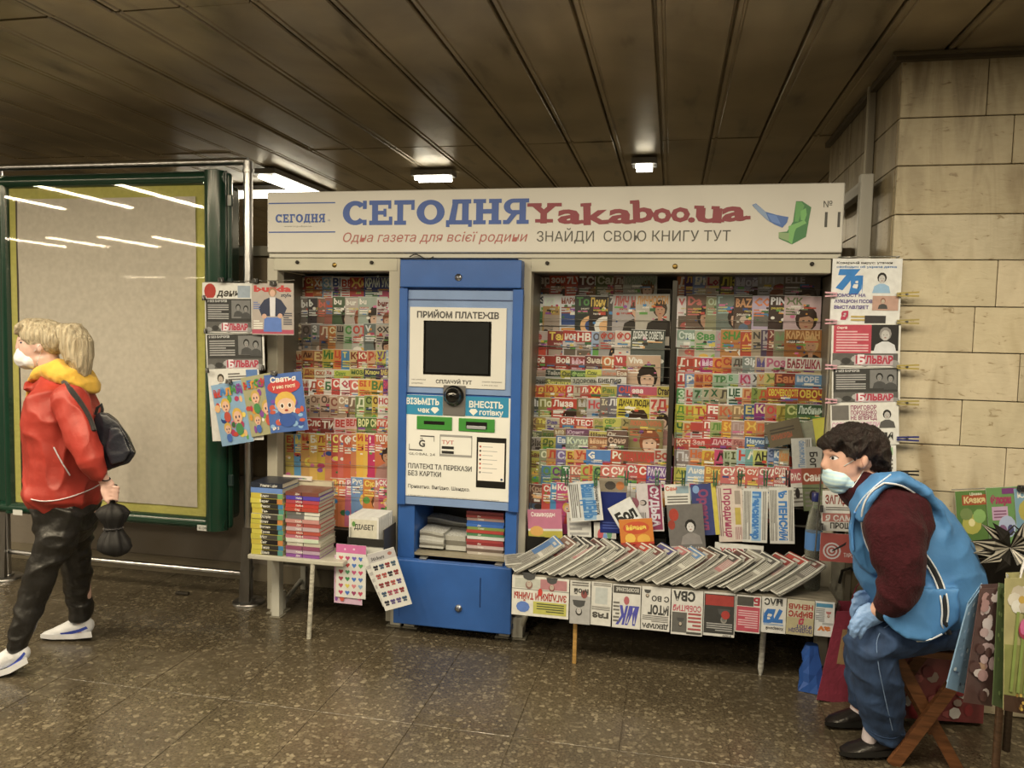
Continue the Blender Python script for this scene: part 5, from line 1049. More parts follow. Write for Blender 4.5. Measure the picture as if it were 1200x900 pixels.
def g3_(s): s.t('МК', .05, .50, .40, '4c4c98', w=.7, bold=.05, ital=.2).r(.03, .03, .97, .2, '4c483e').t('ВОСКРЕСЕНЬЕ', .08, .07, .08, 'c8c0ac', w=.8).d(.5, .36, .1, .1, 'b05c5c').ln(.75, .4, .97, .9, 6)
def g4_(s): s.t('ДЕКЛАРА', .05, .85, .1, '3c3a34', w=.9, bold=.05).ln(.05, .66, .95, .82, 4).t('ИТОГ', .05, .42, .2, '3c3a34', w=.72, bold=.05).t('С ВО', .05, .2, .12, '3c3a34', w=.6).face(.8, .2, .12)
def g5_(s): s.t('СВА', .25, .04, .20, '3c3a34', w=.7, bold=.05).t('СОБЫТИЯ', .05, .34, .13, 'b85058', w=.9).r(.5, .5, .97, .95, '605c52').face(.7, .76, .12).ln(.05, .5, .46, .92, 5, 'a84c48').r(.03, .92, .5, .97, '4c483e')
def g6_(s): s.r(.02, .04, .98, .94, '3a3832').r(.05, .06, .95, .3, 'a0342c').face(.35, .6, .2, '8c8474', '6c685c').d(.3, .5, .14, .1, 'a8342c').ln(.08, .7, .9, .9, 4, 'a8a294').t('Я СКЖУ', .1, .955, .035, '4c483e')
def g7_(s): s.r(.03, .30, .97, .97, 'b84450').ln(.1, .4, .9, .9, 8, 'd8a8a0').r(.3, .03, .97, .28, '4c483e').t('Б', .05, .04, .2, 'a8303c', bold=.05)
def g8_(s): s.t('7Я', .12, .36, .34, '2c6ca8', w=.8, bold=.07).t('МАС', .15, .04, .18, '3c3a34', w=.75, bold=.04).t('Коварный', .1, .84, .08, '3c3a34', w=.7).ln(.1, .74, .9, .8, 2, '5888b0')
def g9_(s): s.t('НЕНАВ', .05, .12, .14, 'a8382c', w=.9, bold=.04).t('ВИРУС', .05, .32, .16, 'a8382c', w=.9, bold=.05).r(0, .5, 1, .98, 'b8a878').t('Я', .35, .52, .16, 'b83850', bold=.06).t('ФЛОТ', .05, .7, .1, '4c4470', w=.6).t('ПОДВОДН', .05, .82, .1, '4c4470', w=.85)
def g10(s): s.t('av', .15, .72, .18, 'd0742c', w=.7, bold=.05).r(.1, .05, .95, .16, '4888a0').face(.3, .4, .14, '8c6454', 'c8a890', 'b87068').ln(.5, .2, .95, .6, 8, '8c8c84').r(.05, .6, .6, .66, 'a8a89c')
fronts = [(600, 668, 670, 53, zag, 'wide newspaper with red title and yellow panel, leftmost below the counter', 'd4ccb4'), (668, 693, 679, 52, g1_, 'grey newspaper with a face photo, second from left below the counter', 'ccc4ae'), (693, 718, 681, 52, g2_, 'newspaper with large black lower-case letters, third from left below the counter', 'd0c8b2'), (718, 752, 684, 52, g3_, 'newspaper with two big purple letters, fourth from left below the counter', 'd0c8b4'), (752, 787, 686, 53, g4_, 'newspaper with big black words only, fifth from left below the counter', 'd0c8b4'),
          (787, 825, 688, 56, g5_, 'newspaper with pink headline and grey photo hung below the counter', 'd0c8b4'), (825, 863, 688, 58, g6_, 'red and black tabloid hung between two white papers below the counter', 'd0c8b4'), (863, 893, 690, 51, g7_, 'newspaper with pink text panel hung below the counter', 'd0c8b4'), (893, 923, 689, 53, g8_, 'newspaper with big blue digit-like title, third from right below the counter', 'd4ccb8'), (923, 956, 689, 55, g9_, 'tan newspaper with red «ВИРУС» headline, second from right below the counter', 'c8bc98'), (956, 980, 688, 58, g10, 'white newspaper with orange letters, rightmost below the counter', 'd8d4c4')]
for i, (x0, x1, y0_, hp, fn, lab, bg) in enumerate(fronts):
    zc_ = CTZ-.004; a = at(x0+.5, y0_, Y=FY); b = at(x1-.5, y0_, Y=FY); yb = at((x0+x1)/2, y0_+hp, Y=FY).z
    s = Sheet(b.x-a.x, zc_-yb, 180, bg, .004); fn(s); s.put('newspaper', (a.x, FY-(.005 if i % 2 else 0), zc_), lab, 'newspaper', gF, roll=random.uniform(-.01, .01))
# =================================================================== TRAYS, HUNG NEWSPAPERS AND THINGS AROUND THE COUNTER
RY = 3.60
def tray(px0, px1, lab):
    a, b = at(px0, 650, Y=RY), at(px1, 650, Y=RY); z1 = at(px0, 628, Y=RY).z; z0 = CTZ+.002; y1_ = RY+.05
    t = thing('black_tray', ((a.x+b.x)/2, RY, z0), lab, 'tray', 'black trays behind the newspaper fan')
    MB().box((a.x, RY, z0), (b.x, RY+.003, z1), '1c1a15').build('front_wall', 'plastic', t); MB().box((a.x, y1_, z0), (b.x, y1_+.003, z1+.01), '1c1a15').build('back_wall', 'plastic', t)
    for x in (a.x, b.x-.003): MB().box((x, RY+.003, z0), (x+.003, y1_, z1), '1c1a15').build('side_wall', 'plastic', t)
    MB().box((a.x, RY, z0-.002), (b.x, y1_, z0), '1c1a15').build('tray_floor', 'plastic', t)
tray(617, 667, 'leftmost black plastic tray, below the pink and yellow magazine'); tray(669, 722, 'middle black plastic tray behind the counter papers'); tray(724, 780, 'right black plastic tray behind the counter papers')
MB().box((at(617, 650, Y=RY).x, 3.56, CTZ-.02), (at(800, 650, Y=RY).x, 3.66, CTZ-.0005), '6c6048').build('rear_board', 'wood', ctr)
gH = 'newspapers pegged in front of the racks'
HY = 3.575
news((618, 597), (658, 597), 50, RY+.012, 0, lambda s: (s.r(0, .55, 1, 1, 'c07080'), s.r(0, 0, 1, .5, 'b8a83c'), s.d(.4, .2, .2, .18, '4c5c34'), s.d(.75, .25, .15, .15, '6c9c4c'), s.d(.25, .5, .2, .12, 'd8a04c'), s.t('Сканворды', .1, .84, .1, 'ecd8d0', w=.7)), 'pink and yellow magazine standing in the left black tray', gH, mat='gloss', name='magazine', cat='magazine')
def den(s): s.r(.02, .04, .98, .96, 'ccc8b8').r(.1, .42, .98, .80, '88a8b8').t('Ваш ДЕНЬ', .06, .45, .36, '3878a8', w=.88, bold=.06).ln(.05, .06, .9, .36, 5).t('Нарушения памяти', .05, .84, .1, '3c3a34', w=.8)
news((664, 566), (702, 563), 46, HY, 270, den, 'newspaper with blue letters turned sideways, left of the navy cover', gH)
news((664, 600), (692, 600), 42, RY+.025, 0, lambda s: s.ln(.1, .1, .9, .9, 6, 'a8a294'), 'pale newspaper below the leftmost sideways blue-lettered paper', gH)
news((703, 576), (734, 577), 48, RY+.004, 0, lambda s: (s.r(0, 0, 1, 1, '1c2c68'), s.ln(.1, .1, .7, .3, 3, '485898')), 'navy blue cover behind the leaning white newspaper', gH, mat='gloss', name='magazine', cat='magazine')
news((702, 560), (735, 561), 17, RY+.030, 0, lambda s: (s.r(0, 0, 1, 1, '98886c'), s.d(.4, .5, .2, .3, '4c443c'), s.d(.75, .5, .15, .3, 'c8783c')), 'grey picture newspaper top above the navy cover', gH)
news((696, 612), (722, 613), 24, RY-.006+.012, 0, lambda s: (s.r(.05, .05, .95, .9, 'c8c0a8'), s.d(.3, .4, .14, .3, 'c85858'), s.d(.7, .5, .12, .3, '6c9c6c'), s.d(.5, .3, .1, .2, '7898c0')), 'small white card with pink and green doodles in the middle tray', gH, mat='gloss', name='card', cat='card')
news((712, 596), (738, 582), 42, HY-.012, 330 if False else 0, lambda s: (s.r(.03, .03, .97, .97, 'd8d4c4'), s.t('Бол', .1, .45, .3, '2c2c28', w=.8, bold=.06), s.ln(.1, .1, .9, .35, 3)), 'white newspaper with bold black letters leaning to the left', gH)
news((725, 609), (764, 607), 30, HY-.022, 0, lambda s: (s.r(0, 0, 1, 1, 'd07828'), s.d(.5, .65, .4, .25, 'c8502c', 14), s.t('Мама', .2, .58, .18, 'e8c848', w=.6, bold=.05), s.d(.3, .25, .16, .2, 'e8b840'), s.d(.7, .2, .2, .2, 'e0a838'), s.r(0, 0, 1, .1, 'b83c28')), 'small orange booklet in clear sleeve, in the right tray', gH, mat='gloss', name='booklet', cat='booklet')
def sud(s): s.r(0, .02, 1, .98, 'c8bcb0').r(.03, .45, .97, .95, '8c3450').t('СУДЬБА', .06, .55, .3, 'ccc4c0', w=.85, bold=.05).face(.4, .22, .12, '3c3432', 'b8a898', '8c5058').ln(.6, .08, .95, .36, 4)
news((745, 567), (775, 566), 56, HY+.004, 270, sud, 'newspaper with white letters on a wine red band, turned sideways', gH, bg='c8bcb0')
def bw(s): s.r(0, 0, 1, 1, '6c665c').d(.18, .8, .14, .13, 'a83828').d(.1, .6, .1, .1, '983828').face(.62, .55, .30, '24221e', 'ccc4b4', '8c8478').ln(.03, .03, .35, .2, 3, 'b0a898').t('ТАЙНА', .35, .04, .1, 'c8c0b0', w=.5)
news((781, 592), (823, 590), 58, HY-.018, 0, bw, 'grey newspaper with photo of a laughing long-haired woman and red flower', gH, bg='6c665c')
news((778, 568), (808, 567), 24, HY+.006, 0, lambda s: (s.ln(.1, .1, .9, .5, 3), s.r(.45, .55, .95, .9, '8ca0a0'), s.t('Сам', .05, .7, .2, 'c85838')), 'pale newspaper top above the laughing woman photo', gH)
def oraka(s): s.r(0, 0, 1, 1, '38406c').r(0, .82, 1, 1, 'c8b43c').t('Оракул', .1, .3, .36, '8c4060', w=.8, bold=.05).d(.1, .2, .08, .14, '7898b8')
news((809, 568), (838, 566), 60, HY-.006, 270, oraka, 'dark blue newspaper with red letters and yellow edge, turned sideways', gH, bg='38406c')
def por(s): s.r(0, 0, 1, 1, 'd0bca4').t('Порадниця', .06, .28, .30, 'a03c58', w=.86, bold=.03).r(.4, .68, .7, .9, 'b8a040').ln(.05, .08, .9, .22, 2, '8c6c60').r(.1, .7, .34, .92, '9c8c78').ln(.74, .66, .96, .94, 5, 'a06c68')
news((839, 569), (869, 568), 66, HY, 270, por, 'pinkish newspaper with wine red title turned sideways, right of the dark blue one', gH, bg='d0bca4')
def pens(seed, big):
    def f(s): s.r(0, 0, 1, 1, 'ccc6b2').r(.05, .36, .97, .74, '90b0c0' if not big else 'ccc6b2').t('Пенсионер' if not big else 'Ъ ПЕНСИИ', .06, .40, .30, '3878b0', w=.88, bold=.06).ln(.05, .04, .95, .32, 6).ln(.05, .80, .95, .96, 3)
    return f
news((871, 572), (900, 573), 63, HY-.005, 270, pens(1, 0), 'newspaper with pale blue title band turned sideways, second from right of the pegged row', gH, bg='ccc6b2')
news((901, 571), (930, 571), 66, HY-.009, 270, pens(2, 1), 'newspaper with big blue letters turned sideways, rightmost of the pegged row', gH, bg='ccc6b2')
news((838, 635), (895, 640), 24, HY+.012, 0, lambda s: (s.t('ХОГО', .1, .5, .25, 'b04048', w=.5), s.r(.6, .2, .95, .8, '6c665c')), 'newspaper with red letters peeping out behind the fan', gH)
# wire and pegs
xw = (at(640, 560, Y=HY).x, at(935, 560, Y=HY).x); zw = at(780, 563, Y=HY+.012).z
wire = tag(MB().tube([(xw[0]-.06, HY+.014, zw), (xw[1], HY+.014, zw)], .0018, '6c665a', 6).tube([(xw[0]-.06, HY+.014, zw), (SX0+1.40, KY+.03, zw)], .0018, '6c665a', 6).tube([(xw[1], HY+.014, zw), (PX(978, 400, KY+.03)[0], KY+.03, zw)], .0018, '6c665a', 6).build('peg_wire', 'steel'), 'thin wire in front of the racks from which newspapers hang by pegs', 'wire')
for i, (px, col) in enumerate(((664, '2c5038'), (698, '3c6840'), (734, '2c5c40'), (770, '3c6848'), (801, '2c5038'), (838, '2c6040'), (867, '2c5038'), (897, '2c5c3c'), (923, '3a2c28'))):
    p = at(px, 563, Y=HY-.014); peg((p.x, p.y, p.z), (0, 0, 1), f'{"dark green" if i < 8 else "dark brown"} clothes peg, {ORD[i]} from the left on the wire', col, 'clothes pegs on the newspaper wire', L=.07)
# loose papers at the right end of the right rack
gR = 'papers tucked at the right end of the right rack'
R2 = 3.665
news((927, 514), (951, 513), 36, R2, 90, lambda s: (s.t('Пенсионер', .06, .4, .3, '7088a0', w=.86), s.ln(.05, .1, .95, .32, 3)), 'grey newspaper with blue vertical title beside the seller', gR, bg='b8b4a4')
news((944, 524), (966, 523), 30, R2-.008, 270, lambda s: s.t('Бог', .2, .2, .4, '34322c', w=.6), 'grey newspaper with black vertical letters just behind the sellers face', gR, bg='a8a494')
news((952, 491), (967, 489), 36, R2+.012, 0, lambda s: s.r(.05, .1, .9, .95, 'c8c040'), 'narrow yellow magazine standing upright above the seller', gR, bg='c8b838', mat='gloss', name='magazine', cat='magazine')
news((936, 496), (955, 492), 30, R2+.016, 0, lambda s: (s.ln(.1, .2, .9, .8, 4, '8c8870')), 'greenish grey folded newspaper left of the yellow magazine', gR, bg='8c8c70')
news((896, 498), (936, 489), 28, R2+.004, 0, lambda s: (s.ln(.1, .55, .8, .8, 2, '484034'), s.t('СКАНВОРДЫ', .1, .3, .2, 'a8583c', w=.6)), 'brown crossword magazine tilted across the right rack', gR, bg='685c44', mat='gloss', name='magazine', cat='magazine')
def r6(nm, c, tc): return lambda s: (s.r(0, .62, 1, 1, c), s.t(nm, .08, .70, .18, tc, w=.8, bold=.04), s.ln(.1, .1, .9, .5, 4, '8c8474'), s.d(.5, .35, .2, .14, '38302c'))
news((925, 550), (939, 549), 44, R2-.004, 0, r6('РАС', 'b85858', 'ecdcd0'), 'narrow magazine with pinkish red masthead, left of the brown one by the bottle', gR, mat='gloss', name='magazine', cat='magazine')
news((939, 549), (964, 548), 50, R2-.010, 0, r6('Сам', '9c4c34', 'e8dcc8'), 'reddish brown and green magazine behind the bottle', gR, bg='788058', mat='gloss', name='magazine', cat='magazine')
# bottle
bp = at(953, 641, Y=3.50); bt = thing('water_bottle', (bp.x, bp.y, CTZ+.002), 'clear plastic water bottle with a dark blue cap at the counter end', 'bottle')
zt_ = at(953, 577, Y=3.5).z; hB = zt_-CTZ-.004; rB = .036
MB().lathe((bp.x, bp.y, CTZ+.002), [(rB*.8, 0), (rB, .01), (rB, hB*.25), (rB*.9, hB*.32), (rB, hB*.4), (rB, hB*.62), (rB*.75, hB*.76), (rB*.36, hB*.87), (rB*.34, hB*.92)], '9cb0b0', 24).build('bottle_body', 'clear', bt)
MB().lathe((bp.x, bp.y, CTZ+.002+hB*.915), [(rB*.42, 0), (rB*.44, .004), (rB*.44, hB*.085), (rB*.38, hB*.09)], '20285c', 18).build('cap', 'plastic', bt)
MB().lathe((bp.x, bp.y, CTZ+.002+hB*.42), [(rB*1.01, 0), (rB*1.01, hB*.18)], '4878a8', 24).build('bottle_label', 'sign', bt)
# papers column over the sellers head and beside her
gC = 'newspapers hung one above the other on the stone column'
VY = CY-.045
MB_ = MB().tube([(at(1052, 300, Y=VY+.006).x, VY+.008, at(1052, 303, Y=VY).z+.01), (at(1048, 300, Y=VY+.006).x, VY+.008, at(1048, 640, Y=VY).z)], .003, '9c9480', 6).tube([(at(982, 303, Y=VY+.008).x, VY+.008, at(982, 303, Y=VY).z+.006), (at(1054, 303, Y=VY+.008).x, VY+.008, at(1054, 302, Y=VY).z+.006)], .003, '9c9480', 6).tube([(at(982, 303, Y=VY+.008).x, VY+.008, at(982, 303, Y=VY).z+.006), (at(972, 303, Y=VY+.008).x, VY+.008, at(972, 655, Y=VY).z)], .003, '9c9480', 6)
MB_.tube([(at(1054, 302, Y=VY+.008).x, VY+.008, at(1054, 302, Y=VY).z+.006), (at(1054, 302, Y=VY+.008).x, CY+.004, at(1054, 302, Y=VY).z+.006)], .003, '9c9480', 6)
tag(MB_.build('paper_hanger', 'steel'), 'thin wire frame holding the newspapers against the stone column', 'frame')
def seven(s): s.t('Коварный вирус: утечки', .06, .92, .035, '3c3a38', w=.8).t('свободны об укрепа детка', .06, .86, .032, '3c6c98', w=.86).t('7', .05, .56, .27, '2c78b0', w=.3, bold=.08, ital=.2).t('Я', .25, .48, .24, '2c78b0', w=.2, bold=.08).face(.72, .70, .13, '2c2824', 'c0b8a8', '90b0c0').t('ПОМОСТ НА', .05, .42, .05, '58487c', w=.45).t('АУКЦИОН ПСОВ', .05, .33, .05, '58487c', w=.55).t('ВЫСТАВЛЯЕТ', .05, .24, .05, '58487c', w=.5).r(.6, .22, .97, .44, 'b89078').face(.75, .36, .07, '8c5c44').t('Я', .15, .08, .12, 'b83850', bold=.05).ln(.3, .06, .55, .16, 2, 'b89c50').r(.5, .02, .8, .14, '3c3834')
news((976, 303), (1058, 303), 77, VY, 0, seven, 'white newspaper with big blue title, topmost on the stone column', gC, bg='d8d2c0')
news((975, 379), (1056, 379), 51, VY-.006, 0, lambda s: bulvar(s, True), 'pink and grey tabloid with man in white, second on the column', gC)
news((975, 431), (1055, 430), 42, VY-.002, 0, lambda s: bulvar(s), 'dark grey tabloid with two faces, third on the column', gC)
def ki(s): s.t('СОБЫТИЯ НЕДЕЛИ', .02, .42, .12, 'c890a0', w=.7).t('ПРИГОВОР', .3, .84, .1, '8c3c58', w=.38).t('ПОРОШЕНКО', .3, .72, .1, '8c3c58', w=.38).t('НЕ ВПЕРЕД', .3, .60, .1, '8c3c58', w=.38).face(.83, .70, .12, '2c2824', 'b0a898', '58544c').r(.02, .6, .27, .95, '6c665a').t('НОВИНКИ', .06, .10, .18, '2c2a26', w=.85, bold=.05)
news((973, 473), (1053, 471), 49, VY-.006, 0, ki, 'newspaper with pink headline and black letters above the sellers head', gC)
news((972, 521), (1050, 520), 52, VY-.002, 0, lambda s: (s.r(.5, .75, .95, .92, '8cb078'), s.ln(.55, .1, .95, .7, 7), s.r(.1, .2, .5, .9, '8c8674')), 'newspaper with green strip mostly hidden behind the sellers head', gC)
news((964, 575), (1004, 576), 25, VY-.004, 0, lambda s: (s.t('ЗАГАДКИ', .08, .4, .4, '8c3428', w=.95), s.ln(.1, .1, .9, .3, 2)), 'small white newspaper strip with red letters below the sellers chin', gC)
news((963, 600), (1003, 601), 22, VY-.008, 0, lambda s: (s.r(.02, .5, .98, .95, 'b87060'), s.t('Я САМ', .1, .55, .3, 'e0d8c8'), s.t('ПРОЩ', .25, .15, .3, '3c3834', w=.6)), 'small newspaper strip reading «ПРОЩ» above the red target booklet', gC)
def tgt(s):
    s.r(0, 0, 1, 1, 'b05448')
    for k, c in enumerate(('d8ccc0', 'b05448', 'd8ccc0', 'b05448', 'd8ccc0')): s.d(.34, .38, .26-.05*k, (.26-.05*k)*s.W/s.H*1.0, c, 16)
    s.nx(); s.m.poly([s.pt(.34, .4), s.pt(.36, .36), s.pt(.72, .62), s.pt(.74, .74), s.pt(.66, .66)], '34302c'); s.t('ТАРО', .68, .2, .14, 'e0c8b8', w=.28)
news((962, 624), (1003, 627), 33, VY-.004, 0, tgt, 'red booklet with a white target and arrow, beside the sellers chest', gC, mat='gloss', name='booklet', cat='booklet')
for i, (py, col, nm) in enumerate(((345, 'a89040', 'mustard yellow'), (377, 'a08c48', 'mustard yellow'), (430, 'a89040', 'mustard yellow'), (472, 'a08c44', 'mustard yellow'), (514, '28306c', 'dark blue'), (554, '1c1a18', 'black'))):
    p = at(1060, py, Y=VY-.012); peg((p.x, p.y, p.z), (1, 0, .03), f'{nm} clothes peg, {ORD[i]} from the top at the right of the column papers', col, 'clothes pegs beside the column papers', L=.08)
for i, py in enumerate((345, 377, 430, 470)):
    p = at(976, py, Y=VY-.012); peg((p.x, p.y, p.z), (-1, 0, 0), f'pink clothes peg, {ORD[i]} from the top at the left of the column papers', 'd09898', 'pink clothes pegs beside the column papers', L=.045)
for py, nm in ((596, 'upper'), (617, 'lower')):
    p = at(963, py, Y=VY-.018); clip((p.x, p.y, p.z), f'{nm} black binder clip at the left of the «ПРОЩ» strip', 'binder clips beside the bottle', True)
# childrens magazines against the column at the right
gM = 'childrens magazines against the column at the right'
def green1(s): s.r(0, 0, 1, 1, '5c7c38').r(.2, .72, .98, .92, 'a8502c').t('Казка', .25, .76, .12, 'd8c07c', w=.66, bold=.05).t('Цікава', .45, .91, .05, 'e0d8b0').d(.45, .35, .3, .2, 'b8b048', 12).d(.7, .5, .2, .14, '8cb05c').d(.3, .55, .2, .12, '7c8c4c').d(.45, .38, .1, .08, 'e8d890')
def green2(s): s.r(0, 0, 1, 1, '6c9450').t('Флори', .12, .72, .13, 'a83858', w=.66, bold=.08).r(.15, .42, .65, .66, 'c8a0b0').ln(.2, .46, .6, .62, 3, '8c5c70').d(.6, .3, .28, .2, 'b0b8c8', 12).d(.45, .24, .14, .1, '88607c').d(.7, .24, .1, .1, '4c4c6c').r(.5, .88, .95, .98, '7c3c70')
def bl3(s): s.r(0, 0, 1, 1, '7ca0a8').d(.4, .6, .3, .2, 'b8a848').d(.6, .3, .3, .2, '5878a0').t('Юний', .1, .84, .1, 'e8e4d8')
news((1119, 576), (1157, 574), 60, CY-.028, 0, green1, 'green childrens magazine with brown title plate, left one against the column', gM, mat='gloss', name='magazine', cat='magazine')
news((1155, 572), (1192, 570), 66, CY-.034, 0, green2, 'light green childrens magazine with crimson title, middle one against the column', gM, mat='gloss', name='magazine', cat='magazine')
news((1188, 573), (1222, 571), 66, CY-.040, 0, bl3, 'pale blue childrens magazine cut by the right picture edge', gM, mat='gloss', name='magazine', cat='magazine')
p = at(1198, 572, Y=CY-.048); clip((p.x, p.y, p.z), 'black binder clip on the pale blue magazine at the picture edge', None)
tag(MB().tube([(at(1115, 573, Y=CY-.02).x, CY-.02, at(1115, 574, Y=CY-.02).z), (at(1240, 570, Y=CY-.02).x, CY-.02, at(1240, 568, Y=CY-.02).z)], .0025, '8c8470', 6).build('cord', 'fabric'), 'thin cord stretched along the column behind the childrens magazines', 'cord')

# =================================================================== BAGS AND STOOL AROUND THE SELLER
class QS(Sheet):
    """printed panel spanned by four world corners (top left, top right, bottom right, bottom left)"""
    def __init__(s, c, th=.004, bg='d8d0ba', back='d8d0c0'):
        s.m = MB(); s.c4 = [Vector(p) for p in c]; tl, tr, br, bl = s.c4; s.n = (tr-tl).cross(bl-tl).normalized()
        if s.n.dot(CAM-tl) < 0: s.n = -s.n
        s.W, s.H, s.y, s.bg = (tr-tl).length, (tl-bl).length, 0., bg; b = [p-s.n*th for p in s.c4]
        s.m.add(s.c4+b, [(0, 1, 2, 3), (4, 7, 6, 5), (0, 4, 5, 1), (1, 5, 6, 2), (2, 6, 7, 3), (3, 7, 4, 0)], bg); s.nx()
    def nx(s): s.y += .00018
    def pt(s, u, v):
        tl, tr, br, bl = s.c4; a = tl.lerp(tr, u); b = bl.lerp(br, u); return b.lerp(a, v)+s.n*s.y
    def t(s, txt, u, v, hh, col, w=None, bold=.03, ital=0.):
        s.nx(); rx = (s.pt(min(1, u+.3), v)-s.pt(u, v)).normalized(); up = (s.pt(u, min(1, v+.2))-s.pt(u, v)).normalized()
        s.m.text(txt, s.pt(u, v), hh*s.H, col, w=None if w is None else w*s.W, rx=rx, up=up, bold=bold); return s
def bag(name, px4, depth, bg, draw, label, side='b8b0a0', mat='petal', handles='c8c0b0', group=None, cat='bag', hang=True):
    """carrier bag: printed front and back panel, two gussets, base, cord handles; px4 = [(px,py,z)...]"""
    c = [Q(*p) for p in px4]; mid = (c[0]+c[2])/2-CAM; n = Vector((mid.x, mid.y, 0)).normalized()*depth; tl, tr, br, bl = c
    nn_ = (tr-tl).cross(bl-tl); rb_ = br-CAM; c[2] = br = CAM+rb_*((tl-CAM).dot(nn_)/rb_.dot(nn_))
    t = thing(name, ((bl+br)/2+n*.5), label, cat, group)
    s = QS(c, .002, bg); draw(s); s.m.build('front_panel', mat, t)
    s = QS([p+n for p in c], .002, bg); s.m.build('back_panel', mat, t)
    for a, b, nm in ((tl, bl, 'gusset'), (tr, br, 'gusset')):
        m_ = (a+a+n)/2; k = (b+b+n)/2; inn = ((tr-tl) if a is tl else (tl-tr))*.06
        MB().add([a, (a+n/2)+inn, b+n/2+inn*.3, b, a+n, b+n], [(0, 1, 2, 3), (1, 4, 5, 2)], side).build(nm, mat, t)
    MB().add([bl, br, br+n, bl+n], [(0, 1, 2, 3)], side).build('base', mat, t)
    if handles:
        for off in (Vector((0, 0, 0))+n*.05, n*.95):
            a, b = tl.lerp(tr, .3)+off, tl.lerp(tr, .7)+off; pk = (a+b)/2+Vector((0, 0, .09))
            MB().tube([a, a.lerp(pk, .5)+Vector((0, 0, .02)), pk, b.lerp(pk, .5)+Vector((0, 0, .02)), b], .003, handles, 6).build('handle', 'fabric', t)
    return t
rg = random.Random(21)
def f_blue(s):
    for i in range(26): s.d(rg.uniform(.1, .9), rg.uniform(.05, .95), rg.uniform(.02, .09), rg.uniform(.008, .03), rg.choice(['384858', '98b0b8', 'c8d0d0', '4c6478']), 6)
def f_pink(s):
    for i in range(30): u, v = rg.uniform(.12, .88), rg.uniform(.04, .95); s.d(u, v, rg.uniform(.12, .24), rg.uniform(.035, .06), rg.choice(['c8a89c', 'b88c80', 'd8c4b0', '5c3c34', 'b8906c', 'd8c8b8']), 8)
def f_green(s):
    for i in range(14): s.d(rg.uniform(.15, .85), rg.uniform(.05, .95), .08, .02, rg.choice(['3c4c24', '6c7c3c', '8c9c5c']), 6)
def petals(s, u, v, ku, kv, cols, n=6):
    for k in range(n): a = 2*math.pi*k/n; s.d(u+ku*.6*math.cos(a), v+kv*.6*math.sin(a), ku*.55, kv*.55, cols[k % len(cols)], 8)
    s.d(u, v, ku*.3, kv*.3, 'c8a040', 8)
def f_tulip(s):
    s.r(0, 0, 1, .5, '8c8c48').r(0, 0, 1, .12, '4c3424'); petals(s, .34, .84, .26, .10, ['d8ccb0', 'e0d8c0', 'c8b898']); petals(s, .8, .82, .2, .09, ['7c5c88', 'c8a0b0'])
    for u in (.15, .3, .45): s.nx(); s.m.poly([s.pt(u-.04, .15), s.pt(u+.03, .15), s.pt(u+.14, .75), s.pt(u+.08, .75)], '8c9c48')
    for u, v, c in ((.42, .62, 'a8384c'), (.62, .30, 'c82c68'), (.78, .44, 'b83460'), (.88, .18, 'c05c3c')):
        s.d(u, v, .15, .075, c, 10).d(u-.05, v+.02, .07, .06, 'd86890', 8).d(u+.07, v+.01, .06, .06, 'a02850', 8)
    for i in range(24): s.d(rg.uniform(.2, .95), rg.uniform(.03, .18), .035, .014, rg.choice(['c8a03c', 'd8b048', '9c7430']), 6)
gB = 'paper gift bags at the right'
bag('gift_bag', [(1134, 712, 2.42), (1151, 688, 2.44), (1133, 814, 2.46), (1109, 806, 2.42)], .05, '7898a8', f_blue, 'grey-blue gift bag with dark specks, leftmost of the gift bags', 'a8b4b4', handles=None, group=gB)
bag('gift_bag', [(1149, 690, 2.37), (1172, 689, 2.39), (1163, 828, 2.41), (1129, 823, 2.37)], .05, '5c4038', f_pink, 'brown gift bag with pale pink blossoms, second of the gift bags', 'ccc0b0', handles=None, group=gB)
bag('gift_bag', [(1170, 688, 2.34), (1183, 690, 2.35), (1180, 832, 2.36), (1163, 826, 2.33)], .05, '58683c', f_green, 'narrow dark green gift bag between the blossom and tulip bags', 'ccc0b0', handles=None, group=gB)
bag('gift_bag', [(1178, 678, 2.26), (1236, 676, 2.30), (1226, 842, 2.32), (1176, 832, 2.26)], .07, 'b0a468', f_tulip, 'gift bag with a pink tulip and white lily at the right edge', 'c8bca0', group=gB)
# rack rail that carries the gift bags
p0, p1 = Q(1160, 690, 2.52), Q(1262, 690, 2.52)
rk = thing('bag_stand', (p1.x, p1.y, 0), 'low wooden trestle holding up the gift bags, mostly behind them', 'stand')
MB().tube([p0, p1], .012, '5c4028', 8).build('rail', 'wood', rk)
for p in (Q(1180, 700, 2.54), Q(1258, 700, 2.54)): MB().tube([p, (p.x, p.y, 0)], .013, '5c4028', 8).build('leg', 'wood', rk)
MB().tube([Q(1150, 760, 2.46), Q(1262, 765, 2.46)], .008, '5c4028', 8).build('rail', 'wood', rk)
